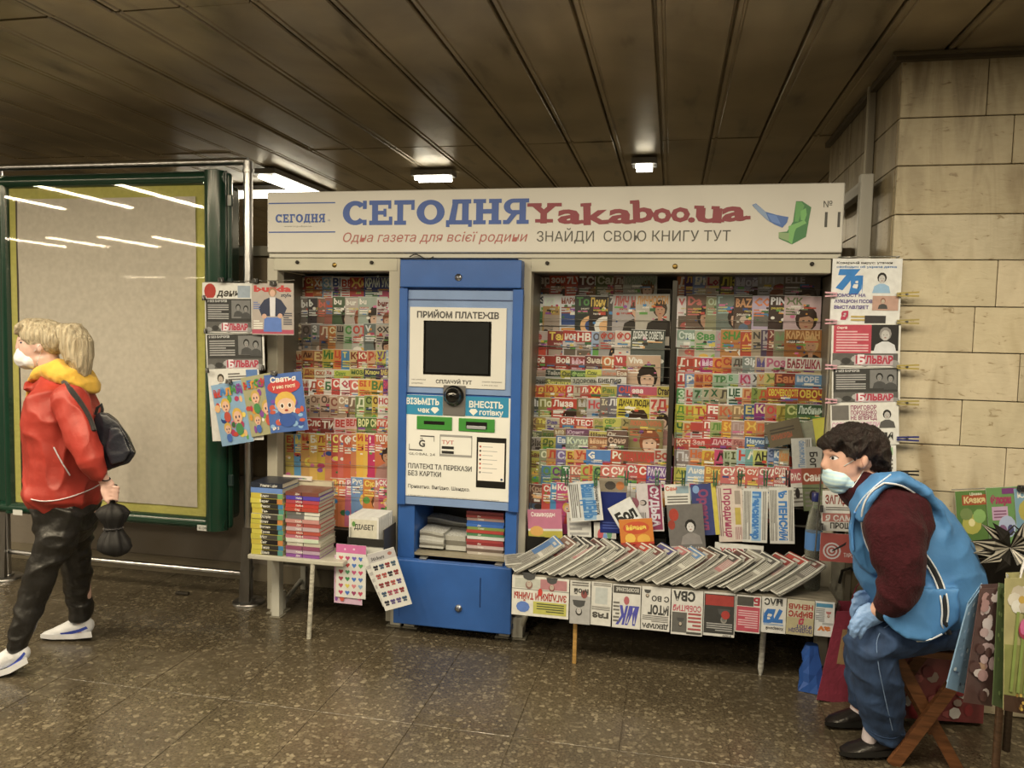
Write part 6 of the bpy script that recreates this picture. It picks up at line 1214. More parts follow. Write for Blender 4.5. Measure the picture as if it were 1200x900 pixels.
# black bag with bow
bb = bag('black_bag', [(1140, 655, 2.72), (1232, 650, 2.72), (1232, 716, 2.74), (1148, 716, 2.74)], .12, '14120f', lambda s: s.ln(.1, .2, .8, .5, 2, '1e1b17'), 'black glossy bag behind the gift bags', '14120f', handles='14120f')
MB().tube([Q(1190, 716, 2.8), (Q(1190, 716, 2.8).x, Q(1190, 716, 2.8).y, 0)], .014, '3c2c1c', 8).build('support_stick', 'wood', bb)
bw_ = thing('ribbon_bow', Q(1184, 642, 2.66), 'big black and cream striped ribbon bow on the black bag', 'bow')
for i, (x, y, w_) in enumerate(((1137, 634, 9), (1140, 648, 8), (1150, 614, 8), (1163, 612, 7), (1200, 612, 8), (1218, 622, 9), (1222, 642, 8), (1165, 672, 7), (1205, 672, 8), (1148, 660, 6))):
    a, b = Q(1184, 642, 2.655), Q(x, y, 2.62+.01*(i % 3)); d_ = (b-a); nn = d_.cross(CF).normalized()*(w_/340); mid = (a+b)/2-CF*.02; q = nn*.35
    m = MB(); c0, c1 = ('b8ac90', '18150f') if i in (1, 5, 9) else ('18150f', '24201a' if i % 2 else 'a89c82')
    m.add([a-q*.3, mid-nn, b, mid+nn, a+q*.3, mid, mid-nn*.35, mid+nn*.35], [(0, 1, 6, 5), (1, 2, 6), (6, 2, 7, 5), (7, 2, 3), (5, 7, 3, 4), (0, 5, 4)], c0); off = -CF*.001
    m.add([a+off, mid-nn*.55+off, b+off, mid-nn*.2+off], [(0, 1, 2, 3)], c1); m.add([a+off, mid+nn*.2+off, b+off, mid+nn*.6+off], [(0, 1, 2, 3)], c1)
    m.build('ribbon_loop', 'petal', bw_)
# red bag, blue plastic bag, box, floral bag
def gp(px, py): return at(px, py, Z=0)
rbz = (gp(985, 824)-CAM).dot(CF)
def f_red(s): s.r(.20, .42, .62, .80, 'a07c4c').d(.42, .60, .15, .13, '8c3c38', 12).d(.42, .60, .10, .09, 'a07c4c', 12).d(.43, .6, .06, .06, '8c2c3c', 10)
bag('red_bag', [(981, 716, rbz+.02), (1032, 718, rbz+.04), (1034, 832, rbz), (957, 820, rbz)], .14, '8c2038', f_red, 'wine red fabric bag with tan square label, on the floor behind the seller', '7c1c30', mat='fabric', handles='8c2038')
bz = rbz+.12
m = MB(); rr = random.Random(8); hull = []
for j in range(6):
    for i in range(10):
        a = 2*math.pi*i/10; r_ = (.055-.006*j)*rr.uniform(.8, 1.2); c = Q(951, 796-11*j, bz); hull.append(Vector((c.x+r_*1.1*math.cos(a), c.y+r_*math.sin(a), max(.002, gp(951, 796).z+.002+.036*j*1.05))))
m.add(hull, [(j*10+i, j*10+(i+1) % 10, (j+1)*10+(i+1) % 10, (j+1)*10+i) for j in range(5) for i in range(10)]+[tuple(range(10))[::-1], tuple(range(50, 60))], '204c88')
tag(m.build('plastic_bag', 'plastic'), 'crumpled blue plastic bag on the floor left of the red bag', 'bag')
c0 = gp(1000, 800); zq = (c0-CAM).dot(CF)+.2
a, b = Q(972, 655, zq), Q(1040, 705, zq)
bx = thing('storage_box', ((a.x+b.x)/2, a.y+.1, 0), 'beige box with a black handle behind the sellers hands', 'box')
MB().rbox((a.x, a.y, .25), (a.x+.15, a.y+.10, a.z), 'c8bc9c', r=.008).build('box_body', 'cush', bx); MB().rbox((a.x+.01, a.y+.01, 0), (a.x+.14, a.y+.09, .25), '7c7058', r=.006).build('lower_box', 'cush', bx)
h0 = Q(984, 676, zq-.04); MB().tube([h0+Vector((0, 0, -.03)), h0+Vector((.01, 0, .03)), h0+Vector((.045, 0, .045)), h0+Vector((.08, 0, .02)), h0+Vector((.085, 0, -.03))], .007, '14120e', 8).build('handle', 'fabric', bx)
zf_ = (gp(1090, 850)-CAM).dot(CF)
def f_flor(s):
    for i in range(46): s.d(rg.uniform(.06, .94), rg.uniform(.04, .95), rg.uniform(.03, .08), rg.uniform(.03, .07), rg.choice(['b8a890', '8c2c2c', 'a04c44', 'c8bca8', '6c2024', '98806c']), 7)
bag('shopping_bag', [(1042, 715, zf_+.03), (1160, 718, zf_+.02), (1152, 848, zf_), (1036, 840, zf_)], .09, '7c3430', f_flor, 'red and cream floral shopping bag under the stool', '6c2c28', handles='6c2024')
# folding stool
A0 = gp(1046, 896); A1 = at(1133, 780, Y=A0.y+.0); dA = A1-A0
Zs = A1.z; Zseat = Zs+.012
st = thing('folding_stool', ((A0.x+A1.x)/2, A0.y+.14, 0), 'folding wooden stool with crossed legs under the seller', 'stool')
Wc = '744420'
def leg(a, b, nm='leg', w=.020, t_=.011):
    a, b = Vector(a), Vector(b); d_ = (b-a).normalized(); s1 = Vector((0, 1, 0)); s2 = d_.cross(s1).normalized(); m = MB(); vs = []
    for p in (a, b):
        for i, j in ((-1, -1), (1, -1), (1, 1), (-1, 1)): vs.append(p+s2*i*w+s1*j*t_)
    m.add(vs, [(0, 1, 2, 3), (4, 7, 6, 5), (0, 4, 5, 1), (1, 5, 6, 2), (2, 6, 7, 3), (3, 7, 4, 0)], Wc).build(nm, 'wood', st)
sx0_ = at(1043, 760, Y=A0.y).x; SD = .30
leg(A0, A1); leg(A0+Vector((.0, SD, 0)), A1+Vector((0, SD, 0)))
leg((A1.x, A0.y+.03, 0), (sx0_+.03, A0.y+.03, Zs)); leg((A1.x, A0.y+SD-.03, 0), (sx0_+.03, A0.y+SD-.03, Zs))
MB().tube([(A0.x+dA.x*.22, A0.y, dA.z*.22), (A0.x+dA.x*.22, A0.y+SD, dA.z*.22)], .009, Wc, 8).build('stretcher', 'wood', st); MB().tube([(A0.x+dA.x*.5, A0.y-.01, dA.z*.5), (A0.x+dA.x*.5, A0.y+SD, dA.z*.5)], .005, '8c8880', 8).build('pivot_rod', 'steel', st)
zt_ = at(1044, 757, Y=A0.y).z
for k in range(5):
    y = A0.y-.012+k*.068; MB().rbox((sx0_, y, zt_-.026 if k in (0, 4) else zt_-.014), (A1.x+.03, y+.056, zt_), Wc, r=.003).build('seat_slat', 'wood', st)
cu = MB().rbox((sx0_+.035, A0.y+.0, zt_+.001), (A1.x+.03, A0.y+.30, zt_+.028), 'cfc6b2', r=.012, seg=3); tag(cu.build('seat_cushion', 'cush'), 'thin white cushion on the wooden stool', 'cushion')
SEAT = (sx0_, A0.y, zt_+.028)
# odd bits on the floor
q = gp(214, 697); tag(MB().rbox((q.x-.04, q.y-.012, .001), (q.x+.04, q.y+.012, .018), '2c2418', r=.006, mat=Matrix.Rotation(0, 4, 'Z')).build('rubber_piece', 'rubber'), 'small dark rubber piece on the floor under the lightbox', 'debris')
q = gp(921, 759); m = MB(); m.poly([(q.x+.05*math.cos(a*.9)*(1+.3*math.sin(a*3)), q.y+.02*math.sin(a*.9), .0015) for a in [k*.58 for k in range(12)]], '2c2216'); 
m = MB(); ring = [(q.x+.055*math.cos(2*math.pi*k/12)*(1+.25*math.sin(k*2.2)), q.y+.02*math.sin(2*math.pi*k/12)) for k in range(12)]
m.add([(x, y, .001) for x, y in ring]+[(x, y, .005) for x, y in ring], [tuple(range(12, 24))]+[(k, (k+1) % 12, 12+(k+1) % 12, 12+k) for k in range(12)], '2c2216')
tag(m.build('dead_leaf', 'rubber'), 'dark crumpled leaf on the floor below the counter', 'debris')
# =================================================================== PEOPLE
def loft(secs, n=16):
    """closed tube through (px, py, z, half width in px across the path, half depth in m)"""
    P_ = [Q(s[0], s[1], s[2]) for s in secs]; m = MB(); vs = []; k = len(secs)
    rings = []
    for i in range(k):
        T = (P_[min(i+1, k-1)]-P_[max(i-1, 0)]).normalized(); A = T.cross(CF).normalized(); B = A.cross(T).normalized()
        a, b = secs[i][3]*secs[i][2]/F_PX, secs[i][4]; rings.append((P_[i], T, A, B, a, b))
    def ring(c, A, B, a, b): return [c+A*a*math.cos(2*math.pi*j/n)+B*b*math.sin(2*math.pi*j/n) for j in range(n)]
    c, T, A, B, a, b = rings[0]; r = min(a, b)*.6
    out = [ring(c-T*r, A, B, a*.35, b*.35), ring(c-T*r*.6, A, B, a*.75, b*.75)]+[ring(c, A, B, a, b) for c, T, A, B, a, b in rings]
    c, T, A, B, a, b = rings[-1]; r = min(a, b)*.6
    out += [ring(c+T*r*.6, A, B, a*.75, b*.75), ring(c+T*r, A, B, a*.35, b*.35)]
    for q in out: vs += q
    K_ = len(out); fs = [(i*n+j, i*n+(j+1) % n, (i+1)*n+(j+1) % n, (i+1)*n+j) for i in range(K_-1) for j in range(n)]+[tuple(range(n))[::-1], tuple(range((K_-1)*n, K_*n))]
    return m.add(vs, fs, 'ffffff')
def blob(px, py, z, rx, ry, rd, rot=0., nu=14, nv=10):
    m = MB(); c = Q(px, py, z); a, b = rx*z/F_PX, ry*z/F_PX; ro = math.radians(rot); A = CR*math.cos(ro)+CU*math.sin(ro); B = -CR*math.sin(ro)+CU*math.cos(ro); vs = []
    for i in range(1, nv):
        t = math.pi*i/nv
        for j in range(nu): f = 2*math.pi*j/nu; vs.append(c+A*a*math.sin(t)*math.cos(f)+CF*rd*math.sin(t)*math.sin(f)+B*b*math.cos(t))
    vs += [c+B*b, c-B*b]; k = (nv-1)*nu
    fs = [(i*nu+j, (i+1)*nu+j, (i+1)*nu+(j+1) % nu, i*nu+(j+1) % nu) for i in range(nv-2) for j in range(nu)]
    fs += [(k, j, (j+1) % nu) for j in range(nu)]+[(k+1, (nv-2)*nu+(j+1) % nu, (nv-2)*nu+j) for j in range(nu)]
    return m.add(vs, fs, 'ffffff')
def prism(outl, z, hd, z2=None):
    """outline in pixels given depth; hd = half depth"""
    m = MB(); n = len(outl); a = [Q(x, y, z-hd) for x, y in outl]; dr_ = ray(sum(p[0] for p in outl)/n, sum(p[1] for p in outl)/n).normalized(); b = [p+dr_*hd*2 for p in a]
    return m.add(a+b, [tuple(range(n)), tuple(range(n, 2*n))[::-1]]+[(i, i+n, (i+1) % n+n, (i+1) % n) for i in range(n)], 'ffffff')
def organic(name, shapes, mat, col, parent, voxel=.006, smooth=6, wr=0., ws=14., wdir=(1, 1, 1), colfn=None, factor=.5):
    me = bpy.data.meshes.new('x'); bm = bmesh.new()
    for s in shapes:
        vs = [bm.verts.new(v) for v in s.v]
        for f in s.f:
            try: bm.faces.new([vs[i] for i in f])
            except ValueError: pass
    bmesh.ops.recalc_face_normals(bm, faces=bm.faces[:]); bm.to_mesh(me); bm.free()
    o = bpy.data.objects.new('x', me); COL.objects.link(o)
    r = o.modifiers.new('r', 'REMESH'); r.mode = 'VOXEL'; r.voxel_size = voxel; r.use_smooth_shade = True
    if smooth: s = o.modifiers.new('s', 'SMOOTH'); s.iterations = smooth; s.factor = factor
    dg = bpy.context.evaluated_depsgraph_get(); dg.update(); nm = bpy.data.meshes.new_from_object(o.evaluated_get(dg)); nm.name = name
    bpy.data.objects.remove(o); bpy.data.meshes.remove(me)
    if wr:
        cs = [v.co.copy() for v in nm.vertices]; ns = [v.normal.copy() for v in nm.vertices]
        for v, c, n in zip(nm.vertices, cs, ns):
            p = Vector((c.x*wdir[0], c.y*wdir[1], c.z*wdir[2]))*ws
            w = 1-abs(noise.noise(p+Vector((3.1, 0, 7)))); v.co = c+n*wr*((w**3)*1.2-.6+.4*noise.noise(p*2.3))
    org = WL(parent)
    ca = nm.color_attributes.new('Col', 'FLOAT_COLOR', 'POINT'); base = C(col); buf = []
    for v in nm.vertices: buf.extend(colfn(v.co, v.normal) if colfn else base)
    ca.data.foreach_set('color', buf)
    for v in nm.vertices: v.co -= org
    nm.materials.clear(); nm.materials.append(M[mat]); nm.polygons.foreach_set('use_smooth', [True]*len(nm.polygons)); nm.update()
    x = bpy.data.objects.new(name, nm); x.parent = parent; COL.objects.link(x); return x
from mathutils.bvhtree import BVHTree
def surf(objs):
    vs, fs = [], []
    for o in objs:
        org = WL(o); n = len(vs); vs += [v.co+org for v in o.data.vertices]; fs += [tuple(i+n for i in p.vertices) for p in o.data.polygons]
    return BVHTree.FromPolygons(vs, fs)
def hit(bvh, px, py, lift=.002, zd=3.):
    d = ray(px, py).normalized(); h = bvh.ray_cast(CAM, d)
    return (h[0]-d*lift) if h[0] is not None else Q(px, py, zd)
def piping(bvh, pts, r, col, name, mat, parent, lift=.003, zd=3., sub=4):
    out = []
    for a, b in zip(pts[:-1], pts[1:]):
        for k in range(sub): out.append((a[0]+(b[0]-a[0])*k/sub, a[1]+(b[1]-a[1])*k/sub))
    out.append(pts[-1]); W3 = [hit(bvh, x, y, lift, zd) for x, y in out]
    for _ in range(3): W3 = [W3[0]]+[(W3[i-1]+W3[i]*2+W3[i+1])/4 for i in range(1, len(W3)-1)]+[W3[-1]]
    return MB().tube(W3, r, col, 6).build(name, mat, parent)
def fingers(root, tips, z, r, bend=None):
    """each finger is its own tapering chain: base, knuckle, middle joint, tip, all in pixels"""
    out = []
    for ch in tips: out.append(loft([(p[0], p[1], p[2] if len(p) > 2 else z, r*(1-.13*i)*F_PX/z, r*(1-.13*i)) for i, p in enumerate(ch)], 10))
    return out
def skin_fn(base, rosy=None):
    b = C(base); r_ = C('c88468')
    def f(co, n):
        k = .5+.5*noise.noise(co*18); return tuple(b[i]*(1-.10*k)+r_[i]*.10*k for i in range(3))+(1.,)
    return f
# ------------------------------------------------------------------- walking woman at the left
zb = 3.42
ft = at(78, 748, Z=0); wom = thing('person', (ft.x, ft.y-.15, 0), 'blond woman in red jacket and face mask walking left past the lightbox', 'person')
zr, zf = (at(78, 748, Z=0)-CAM).dot(CF), (at(5, 790, Z=0)-CAM).dot(CF)
nl_leg = [(76, 600, 3.38, 22, .075), (64, 640, 3.35, 17, .06), (50, 668, 3.33, 13, .05), (38, 700, 3.32, 12, .048), (22, 745, zf+.02, 8, .034), (17, 768, zf, 8, .032)]
fl_leg = [(88, 600, 3.52, 20, .07), (88, 645, 3.58, 15, .055), (92, 675, 3.62, 12, .05), (94, 700, 3.65, 12, .048), (96, 727, zr, 8, .034), (97, 738, zr, 8, .034)]
body = [blob(53, 399, 3.40, 22, 22, .070), blob(40, 408, 3.40, 16, 21, .058, 8), blob(42, 421, 3.40, 13, 12, .048), blob(31, 427, 3.40, 7, 6, .03), loft([(26, 396, 3.40, 5, .02), (22, 409, 3.40, 4.5, .014), (27, 412, 3.40, 4, .015)], 10), blob(27, 419, 3.40, 4, 4, .022),
        blob(46.5, 408, 3.335, 3.4, 5.5, .010), blob(46.5, 408, 3.465, 3.4, 5.5, .010),
        loft([(54, 418, 3.40, 13, .052), (60, 432, 3.41, 12, .05), (66, 450, 3.42, 16, .08)]), loft([(70, 452, 3.42, 22, .12), (76, 500, 3.43, 28, .14), (80, 550, 3.44, 26, .13), (82, 600, 3.45, 30, .14)]),
        loft([(76, 462, 3.27, 12, .05), (92, 500, 3.24, 11, .045), (103, 530, 3.23, 9, .036), (117, 555, 3.25, 7, .028), (121, 562, 3.26, 6, .024)]),
        loft([(72, 462, 3.57, 12, .05), (68, 505, 3.60, 11, .045), (64, 540, 3.58, 8, .034), (60, 570, 3.56, 6, .026), (58, 588, 3.55, 6, .02)]), loft(nl_leg), loft(fl_leg)]
# near hand: palm and five fingers closed round the umbrella grip
hz = 3.27; body += [loft([(121, 560, hz, 6, .018), (126, 568, hz, 8.5, .017), (128, 577, hz, 8.5, .016)], 12)]
body += fingers(None, [[(126+.3*i, 571+4.6*i, hz-.012), (133, 570+4.8*i, hz-.026), (139-.5*i, 571+5*i, hz-.018), (139.5-.8*i, 573+5*i, hz+.004), (134, 574+5*i, hz+.014)] for i in range(4)], hz, .0085)
body += fingers(None, [[(121, 566, hz-.01), (120, 576, hz-.022), (123, 585, hz-.024), (127, 590, hz-.02)]], hz, .0095)
skin_o = organic('body', body, 'skin', 'd0a484', wom, .0055, 3, colfn=skin_fn('d2a488'))
bv = surf([skin_o])
eye = MB().add([hit(bv, x, y, .0015) for x, y in ((22.5, 401.3), (25, 400), (28.5, 401.2), (25.5, 402.8))], [(0, 1, 2, 3)], 'e0dcd0').build('eye', 'film', wom)
MB().add([hit(bv, x, y, .003) for x, y in ((23.2, 400.6), (25.2, 400.2), (25.6, 402.2), (23.6, 402.6))], [(0, 1, 2, 3)], '30384a').build('iris', 'film', eye)
piping(bv, [(22, 399.3), (25, 398.2), (29, 400)], .0014, '4a3424', 'eyelash', 'hair', wom, .001); piping(bv, [(22, 395), (26, 393), (31, 395)], .0020, 'a07c50', 'eyebrow', 'hair', wom, .001)
mk = organic('face_mask', [blob(32, 420, 3.40, 13, 13, .060, 20), blob(40, 424, 3.40, 9, 9, .062), blob(25, 413, 3.40, 5, 5.5, .03)], 'mask', 'dcd4c4', wom, .005, 3, .002, 30)
piping(bv, [(40, 412), (44, 407), (47, 403)], .0012, 'd8d0c0', 'ear_loop', 'fabric', wom, .003); piping(bv, [(42, 430), (45, 420), (48, 412)], .0012, 'd8d0c0', 'ear_loop', 'fabric', wom, .003)
hb = [blob(53, 393, 3.40, 27, 19, .084, -3), blob(64, 398, 3.40, 17, 18, .080), loft([(50, 380, 3.40, 7, .06), (35, 381, 3.40, 8, .062), (26, 386, 3.40, 5.5, .055), (23.5, 392, 3.40, 2.5, .045)], 12), loft([(36, 386, 3.335, 5, .014), (38, 396, 3.333, 3.5, .010), (41, 403, 3.335, 2, .006)], 8), blob(78, 389, 3.40, 8, 7, .04)]
def hairfn(a, b):
    ca, cb = C(a), C(b)
    def f(co, n): k = .5+.5*noise.noise(Vector((co.x*90, co.y*90, co.z*9))); return tuple(ca[i]*(1-k)+cb[i]*k for i in range(3))+(1.,)
    return f
organic('hair', hb, 'hair', 'b89c6c', wom, .005, 2, .004, 30, (1.4, 1.4, .4), colfn=hairfn('a88c60', 'dcc698'))
organic('ponytail', [loft([(74, 388, 3.39, 9, .045), (84, 390, 3.38, 15, .065), (90, 404, 3.38, 18, .072), (93, 420, 3.38, 15, .066), (98, 432, 3.38, 8, .05), (100, 440, 3.38, 3, .03)])], 'hairpony', 'c0a474', wom, .005, 2, .006, 26, (1.6, 1.6, .3), colfn=hairfn('a08458', 'dcc698'))
jk = [loft([(62, 452, 3.42, 24, .12), (70, 462, 3.42, 33, .185), (73, 490, 3.42, 36, .20), (76, 530, 3.43, 37, .19), (77, 560, 3.44, 38, .20), (77, 574, 3.44, 40, .21), (76, 580, 3.44, 40, .21)], 22),
      loft([(80, 463, 3.25, 20, .07), (88, 490, 3.23, 20, .07), (97, 515, 3.21, 18, .062), (106, 538, 3.21, 15, .054), (117, 556, 3.24, 10, .042)], 16), loft([(72, 464, 3.58, 18, .07), (68, 505, 3.61, 17, .06), (62, 560, 3.59, 12, .045)], 14), loft([(40, 447, 3.41, 4, .07), (44, 456, 3.41, 8, .10)], 12)]
jo = organic('jacket', jk, 'nylon', 'ac2c1c', wom, .0065, 5, .010, 9, (1.2, 1.2, .8))
hd = [loft([(42, 446, 3.41, 3.5, .06), (54, 438, 3.41, 9, .09), (72, 434, 3.41, 14, .115), (92, 443, 3.41, 14, .12), (106, 453, 3.41, 8, .09), (110, 458, 3.41, 4, .05)], 16), blob(80, 440, 3.41, 24, 15, .12, -22)]
organic('yellow_hood', hd, 'fabric', 'e0a81c', wom, .006, 5, .008, 11)
organic('yellow_hoodie_front', [loft([(40, 455, 3.41, 4, .05), (37, 480, 3.41, 3.5, .05), (37, 520, 3.42, 3, .05)])], 'fabric', 'd8a024', wom, .006, 3)
bj = surf([jo]); piping(bj, [(36, 585), (50, 588), (70, 586), (90, 580), (108, 573), (116, 568)], .0028, 'd8c8b8', 'hem_piping', 'fabric', wom, .005, 3.25)
piping(bj, [(63, 524), (70, 538), (82, 557)], .0030, 'd8ccc0', 'pocket_zip', 'fabric', wom, .004, 3.25)
piping(bj, [(74, 447), (84, 458), (96, 474), (106, 492), (110, 505)], .011, '26221f', 'backpack_strap', 'fabric', wom, .006, 3.25)
tr_ = [loft([(78, 578, 3.44, 34, .165), (78, 600, 3.44, 33, .165), (76, 620, 3.43, 29, .15)], 20), loft([(74, 600, 3.38, 26, .10), (66, 635, 3.35, 20.5, .082), (52, 664, 3.33, 16.5, .070), (40, 695, 3.32, 15, .062), (27, 735, zf+.01, 12, .052), (20, 757, zf, 11, .05)]), loft([(86, 600, 3.50, 25, .09), (87, 640, 3.57, 17.5, .075), (91, 672, 3.61, 14.5, .066), (93, 700, 3.65, 13.5, .058), (94, 724, zr, 11.5, .052)])]
to = organic('trousers', tr_, 'leather', '211e19', wom, .0065, 4, .012, 8, (.9, .9, 1.5))
def shoe(zq, up, sole, sw, name, parent, ucol, scol, hd_=.042, stripe=None, mat='fabric'):
    o = organic(name, [loft(up, 14)], mat, ucol, parent, .0045, 3)
    m = prism(sole, zq, hd_*1.05); m.c = [C(scol)]*len(m.c); m.build('sole', 'rubber', o)
    if stripe:
        b_ = surf([o]); W3 = [hit(b_, x, y, .006, zq-hd_) for x, y in stripe]; k = len(W3)//2
        MB().add(W3, [(i, i+1, len(W3)-2-i, len(W3)-1-i) for i in range(k-1)], '26429c').build('blue_side_stripe', 'fabric', o)
    return o
shoe(zr, [(104, 733, zr, 9, .036), (90, 733, zr, 10.5, .038), (76, 738, zr, 8, .042), (62, 742, zr, 5.5, .042), (52, 744, zr, 3.5, .034)], [(47, 743), (60, 744), (85, 743), (107, 740), (108, 747), (88, 749), (60, 749.5), (48, 748)], 0, 'shoe', wom, 'd8d0c0', 'd0c8b8', stripe=[(70, 742), (80, 740.5), (92, 737.5), (101, 734), (103, 736.5), (94, 740.5), (82, 743.5), (72, 744)])
shoe(zf, [(28, 765, zf, 9.5, .036), (14, 768, zf, 11, .038), (0, 776, zf, 9, .042), (-14, 784, zf, 6, .042), (-26, 789, zf, 3.5, .034)], [(-31, 790), (-15, 790), (8, 783), (31, 770), (33, 777), (12, 789), (-14, 797), (-30, 796)], 0, 'shoe', wom, 'd8d0c0', 'd0c8b8', stripe=[(8, 782), (15, 777.5), (23, 770), (28, 764), (30, 766), (25, 773), (17, 781), (9, 785)])
MB().tube([Q(123+6*math.cos(a*.52), 561+2.5*math.sin(a*.52), 3.26-.024*math.sin(a*.52+.0)) for a in range(13)], .0028, '241c18', 6).build('bracelet', 'rubber', wom)
# backpack
zk = 3.36; pk_ = thing('backpack', Q(130, 552, zk), 'small black backpack on the blond womans back', 'backpack')
organic('backpack_body', [prism([(113, 484), (126, 484), (137, 492), (148, 508), (159, 530), (150, 543), (138, 549), (120, 552), (110, 542), (105, 520), (107, 498)], zk, .10)], 'leather', '1e1e22', pk_, .007, 12, .008, 8)
organic('front_pocket', [prism([(128, 500), (141, 500), (153, 530), (146, 541), (130, 545), (124, 528)], zk-.105, .022)], 'leather', '26262a', pk_, .006, 8, .004, 10)
MB().tube([Q(112, 486, zk), Q(114, 478, zk), Q(119, 474, zk), Q(120, 480, zk), Q(119, 487, zk)], .007, '141214', 8).build('top_loop', 'fabric', pk_)
MB().tube([Q(124, 546, zk-.11), Q(124, 556, zk-.11)], .004, 'b8b4ac', 8).build('zip_pull', 'steel', pk_)
MB().tube([Q(112, 540, zk-.08), Q(106, 528, zk-.09), Q(103, 510, zk-.10)], .008, '18161a', 8).build('lower_strap', 'fabric', pk_)
# umbrella
hu = 3.275; um = thing('folded_umbrella', Q(136, 652, hu), 'black folded umbrella hanging from the blond womans hand', 'umbrella')
MB().tube([Q(134, 568, hu), Q(133, 574, hu), Q(131.5, 592, hu)], [.012, .0125, .0115], '171412', 14).build('grip', 'rubber', um)
MB().tube([Q(131.5, 590, hu), Q(137, 652, hu)], .004, '8c8880', 8).build('shaft', 'steel', um)
m = MB(); secs = [(131.5, 590, 4), (132, 594, 12), (132.5, 600, 17), (133, 608, 14), (133, 615, 10), (133, 620, 8.5), (132.5, 626, 12), (133, 634, 16), (134.5, 642, 17), (136, 648, 12), (137, 652, 4)]; vs = []; n = 32
for (x, y, r) in secs:
    c = Q(x, y, hu); r *= hu/F_PX
    for j in range(n): a = 2*math.pi*j/n; q = r*(1+.16*math.cos(8*a+y*.05)+.05*math.sin(3*a+y)); vs.append(c+CR*q*math.cos(a)+CF*q*math.sin(a))
m.add(vs, [(i*n+j, i*n+(j+1) % n, (i+1)*n+(j+1) % n, (i+1)*n+j) for i in range(len(secs)-1) for j in range(n)], '121010', True)
m.build('canopy', 'rubber', um)
MB().tube([Q(133, 619, hu)+(CR*math.cos(a*.524)+CF*math.sin(a*.524))*.037 for a in range(13)], .004, '2c2826', 6).build('closing_strap', 'fabric', um)

# ------------------------------------------------------------------- seated seller at the right
zs_ = 2.78; zn = (at(1015, 884, Z=0)-CAM).dot(CF); zfr = (at(990, 850, Z=0)-CAM).dot(CF)
sel = thing('person', (SEAT[0], SEAT[1]+.1, 0), 'seated seller with short dark hair, mask, maroon sweater and blue smock', 'person')
HZ = 2.76
hd_ = [blob(1004, 528, HZ, 30, 29, .082), blob(989, 543, HZ, 21, 30, .070, 6), blob(995, 560, HZ, 21, 17, .062), blob(982, 571, HZ, 9, 7, .034), loft([(972, 533, HZ, 5, .018), (965.5, 546, HZ, 5, .015), (971, 550, HZ, 5, .018)], 10), blob(973, 557, HZ, 6, 5, .028), blob(971, 530, HZ, 5, 4, .045),
       blob(1012, 541, HZ-.082, 5.5, 9.5, .014, -12), blob(1012, 541, HZ+.082, 5.5, 9.5, .014, -12)]
th_n = [(1100, 728, 2.70, 22, .07), (1060, 734, 2.67, 22, .07), (1024, 742, 2.66, 20, .065), (1017, 758, 2.67, 20, .062), (1026, 800, 2.72, 19, .058), (1034, 840, zn-.02, 13, .044), (1036, 862, zn, 11, .036)]
th_f = [(1098, 724, 2.90, 22, .07), (1058, 730, 2.90, 22, .07), (1022, 736, 2.90, 19, .065), (1012, 752, 2.92, 18, .06), (1012, 790, 2.97, 16, .055), (1008, 830, zfr, 10, .036)]
bd = hd_+[loft([(1004, 556, HZ, 19, .06), (1022, 575, HZ, 22, .075), (1040, 590, HZ+.01, 36, .12)]), loft([(1050, 600, zs_, 36, .13), (1068, 650, zs_, 48, .14), (1085, 700, zs_, 42, .14), (1090, 722, zs_, 38, .14)], 18), loft(th_n), loft(th_f),
          loft([(1048, 596, 2.60, 26, .06), (1050, 640, 2.56, 22, .055), (1054, 680, 2.54, 17, .045), (1040, 706, 2.56, 11, .034), (1026, 716, 2.58, 9, .026), (1018, 722, 2.59, 10, .016)], 14),
          loft([(1045, 596, 2.96, 26, .06), (1030, 640, 2.96, 20, .05), (1035, 680, 2.93, 15, .042), (1024, 696, 2.86, 11, .03), (1012, 704, 2.82, 9, .016)], 14)]
bo = organic('body', bd, 'skin', 'cc9c80', sel, .006, 3, colfn=skin_fn('cc9878'))
bv = surf([bo])
for s_, (ex, ey) in enumerate(((977.5, 537), )):
    e_ = MB().add([hit(bv, ex+dx, ey+dy, .0015) for dx, dy in ((-5, 0), (-2, -2.2), (2, -2.2), (5, .3), (1, 2), (-3, 1.6))], [(0, 1, 2, 3, 4, 5)], 'd8d0c4').build('eye', 'film', sel)
    MB().add([hit(bv, ex-1.6+1.7*math.cos(a*.785), ey-.1+1.9*math.sin(a*.785), .003) for a in range(8)], [tuple(range(8))], '2c2420').build('iris', 'film', e_)
    piping(bv, [(ex-5.5, ey-.6), (ex-2, ey-3), (ex+2, ey-3), (ex+5.5, ey)], .0013, '40281c', 'eyelid', 'hair', sel, .001, sub=3)
    piping(bv, [(ex-5, ey-8), (ex, ey-10), (ex+6, ey-8)], .0022, '4c3020', 'eyebrow', 'hair', sel, .001, sub=3)
piping(bv, [(1014, 534), (1010, 535), (1009.5, 541), (1012, 547)], .0016, 'a87058', 'ear_fold', 'skin', sel, .0005)
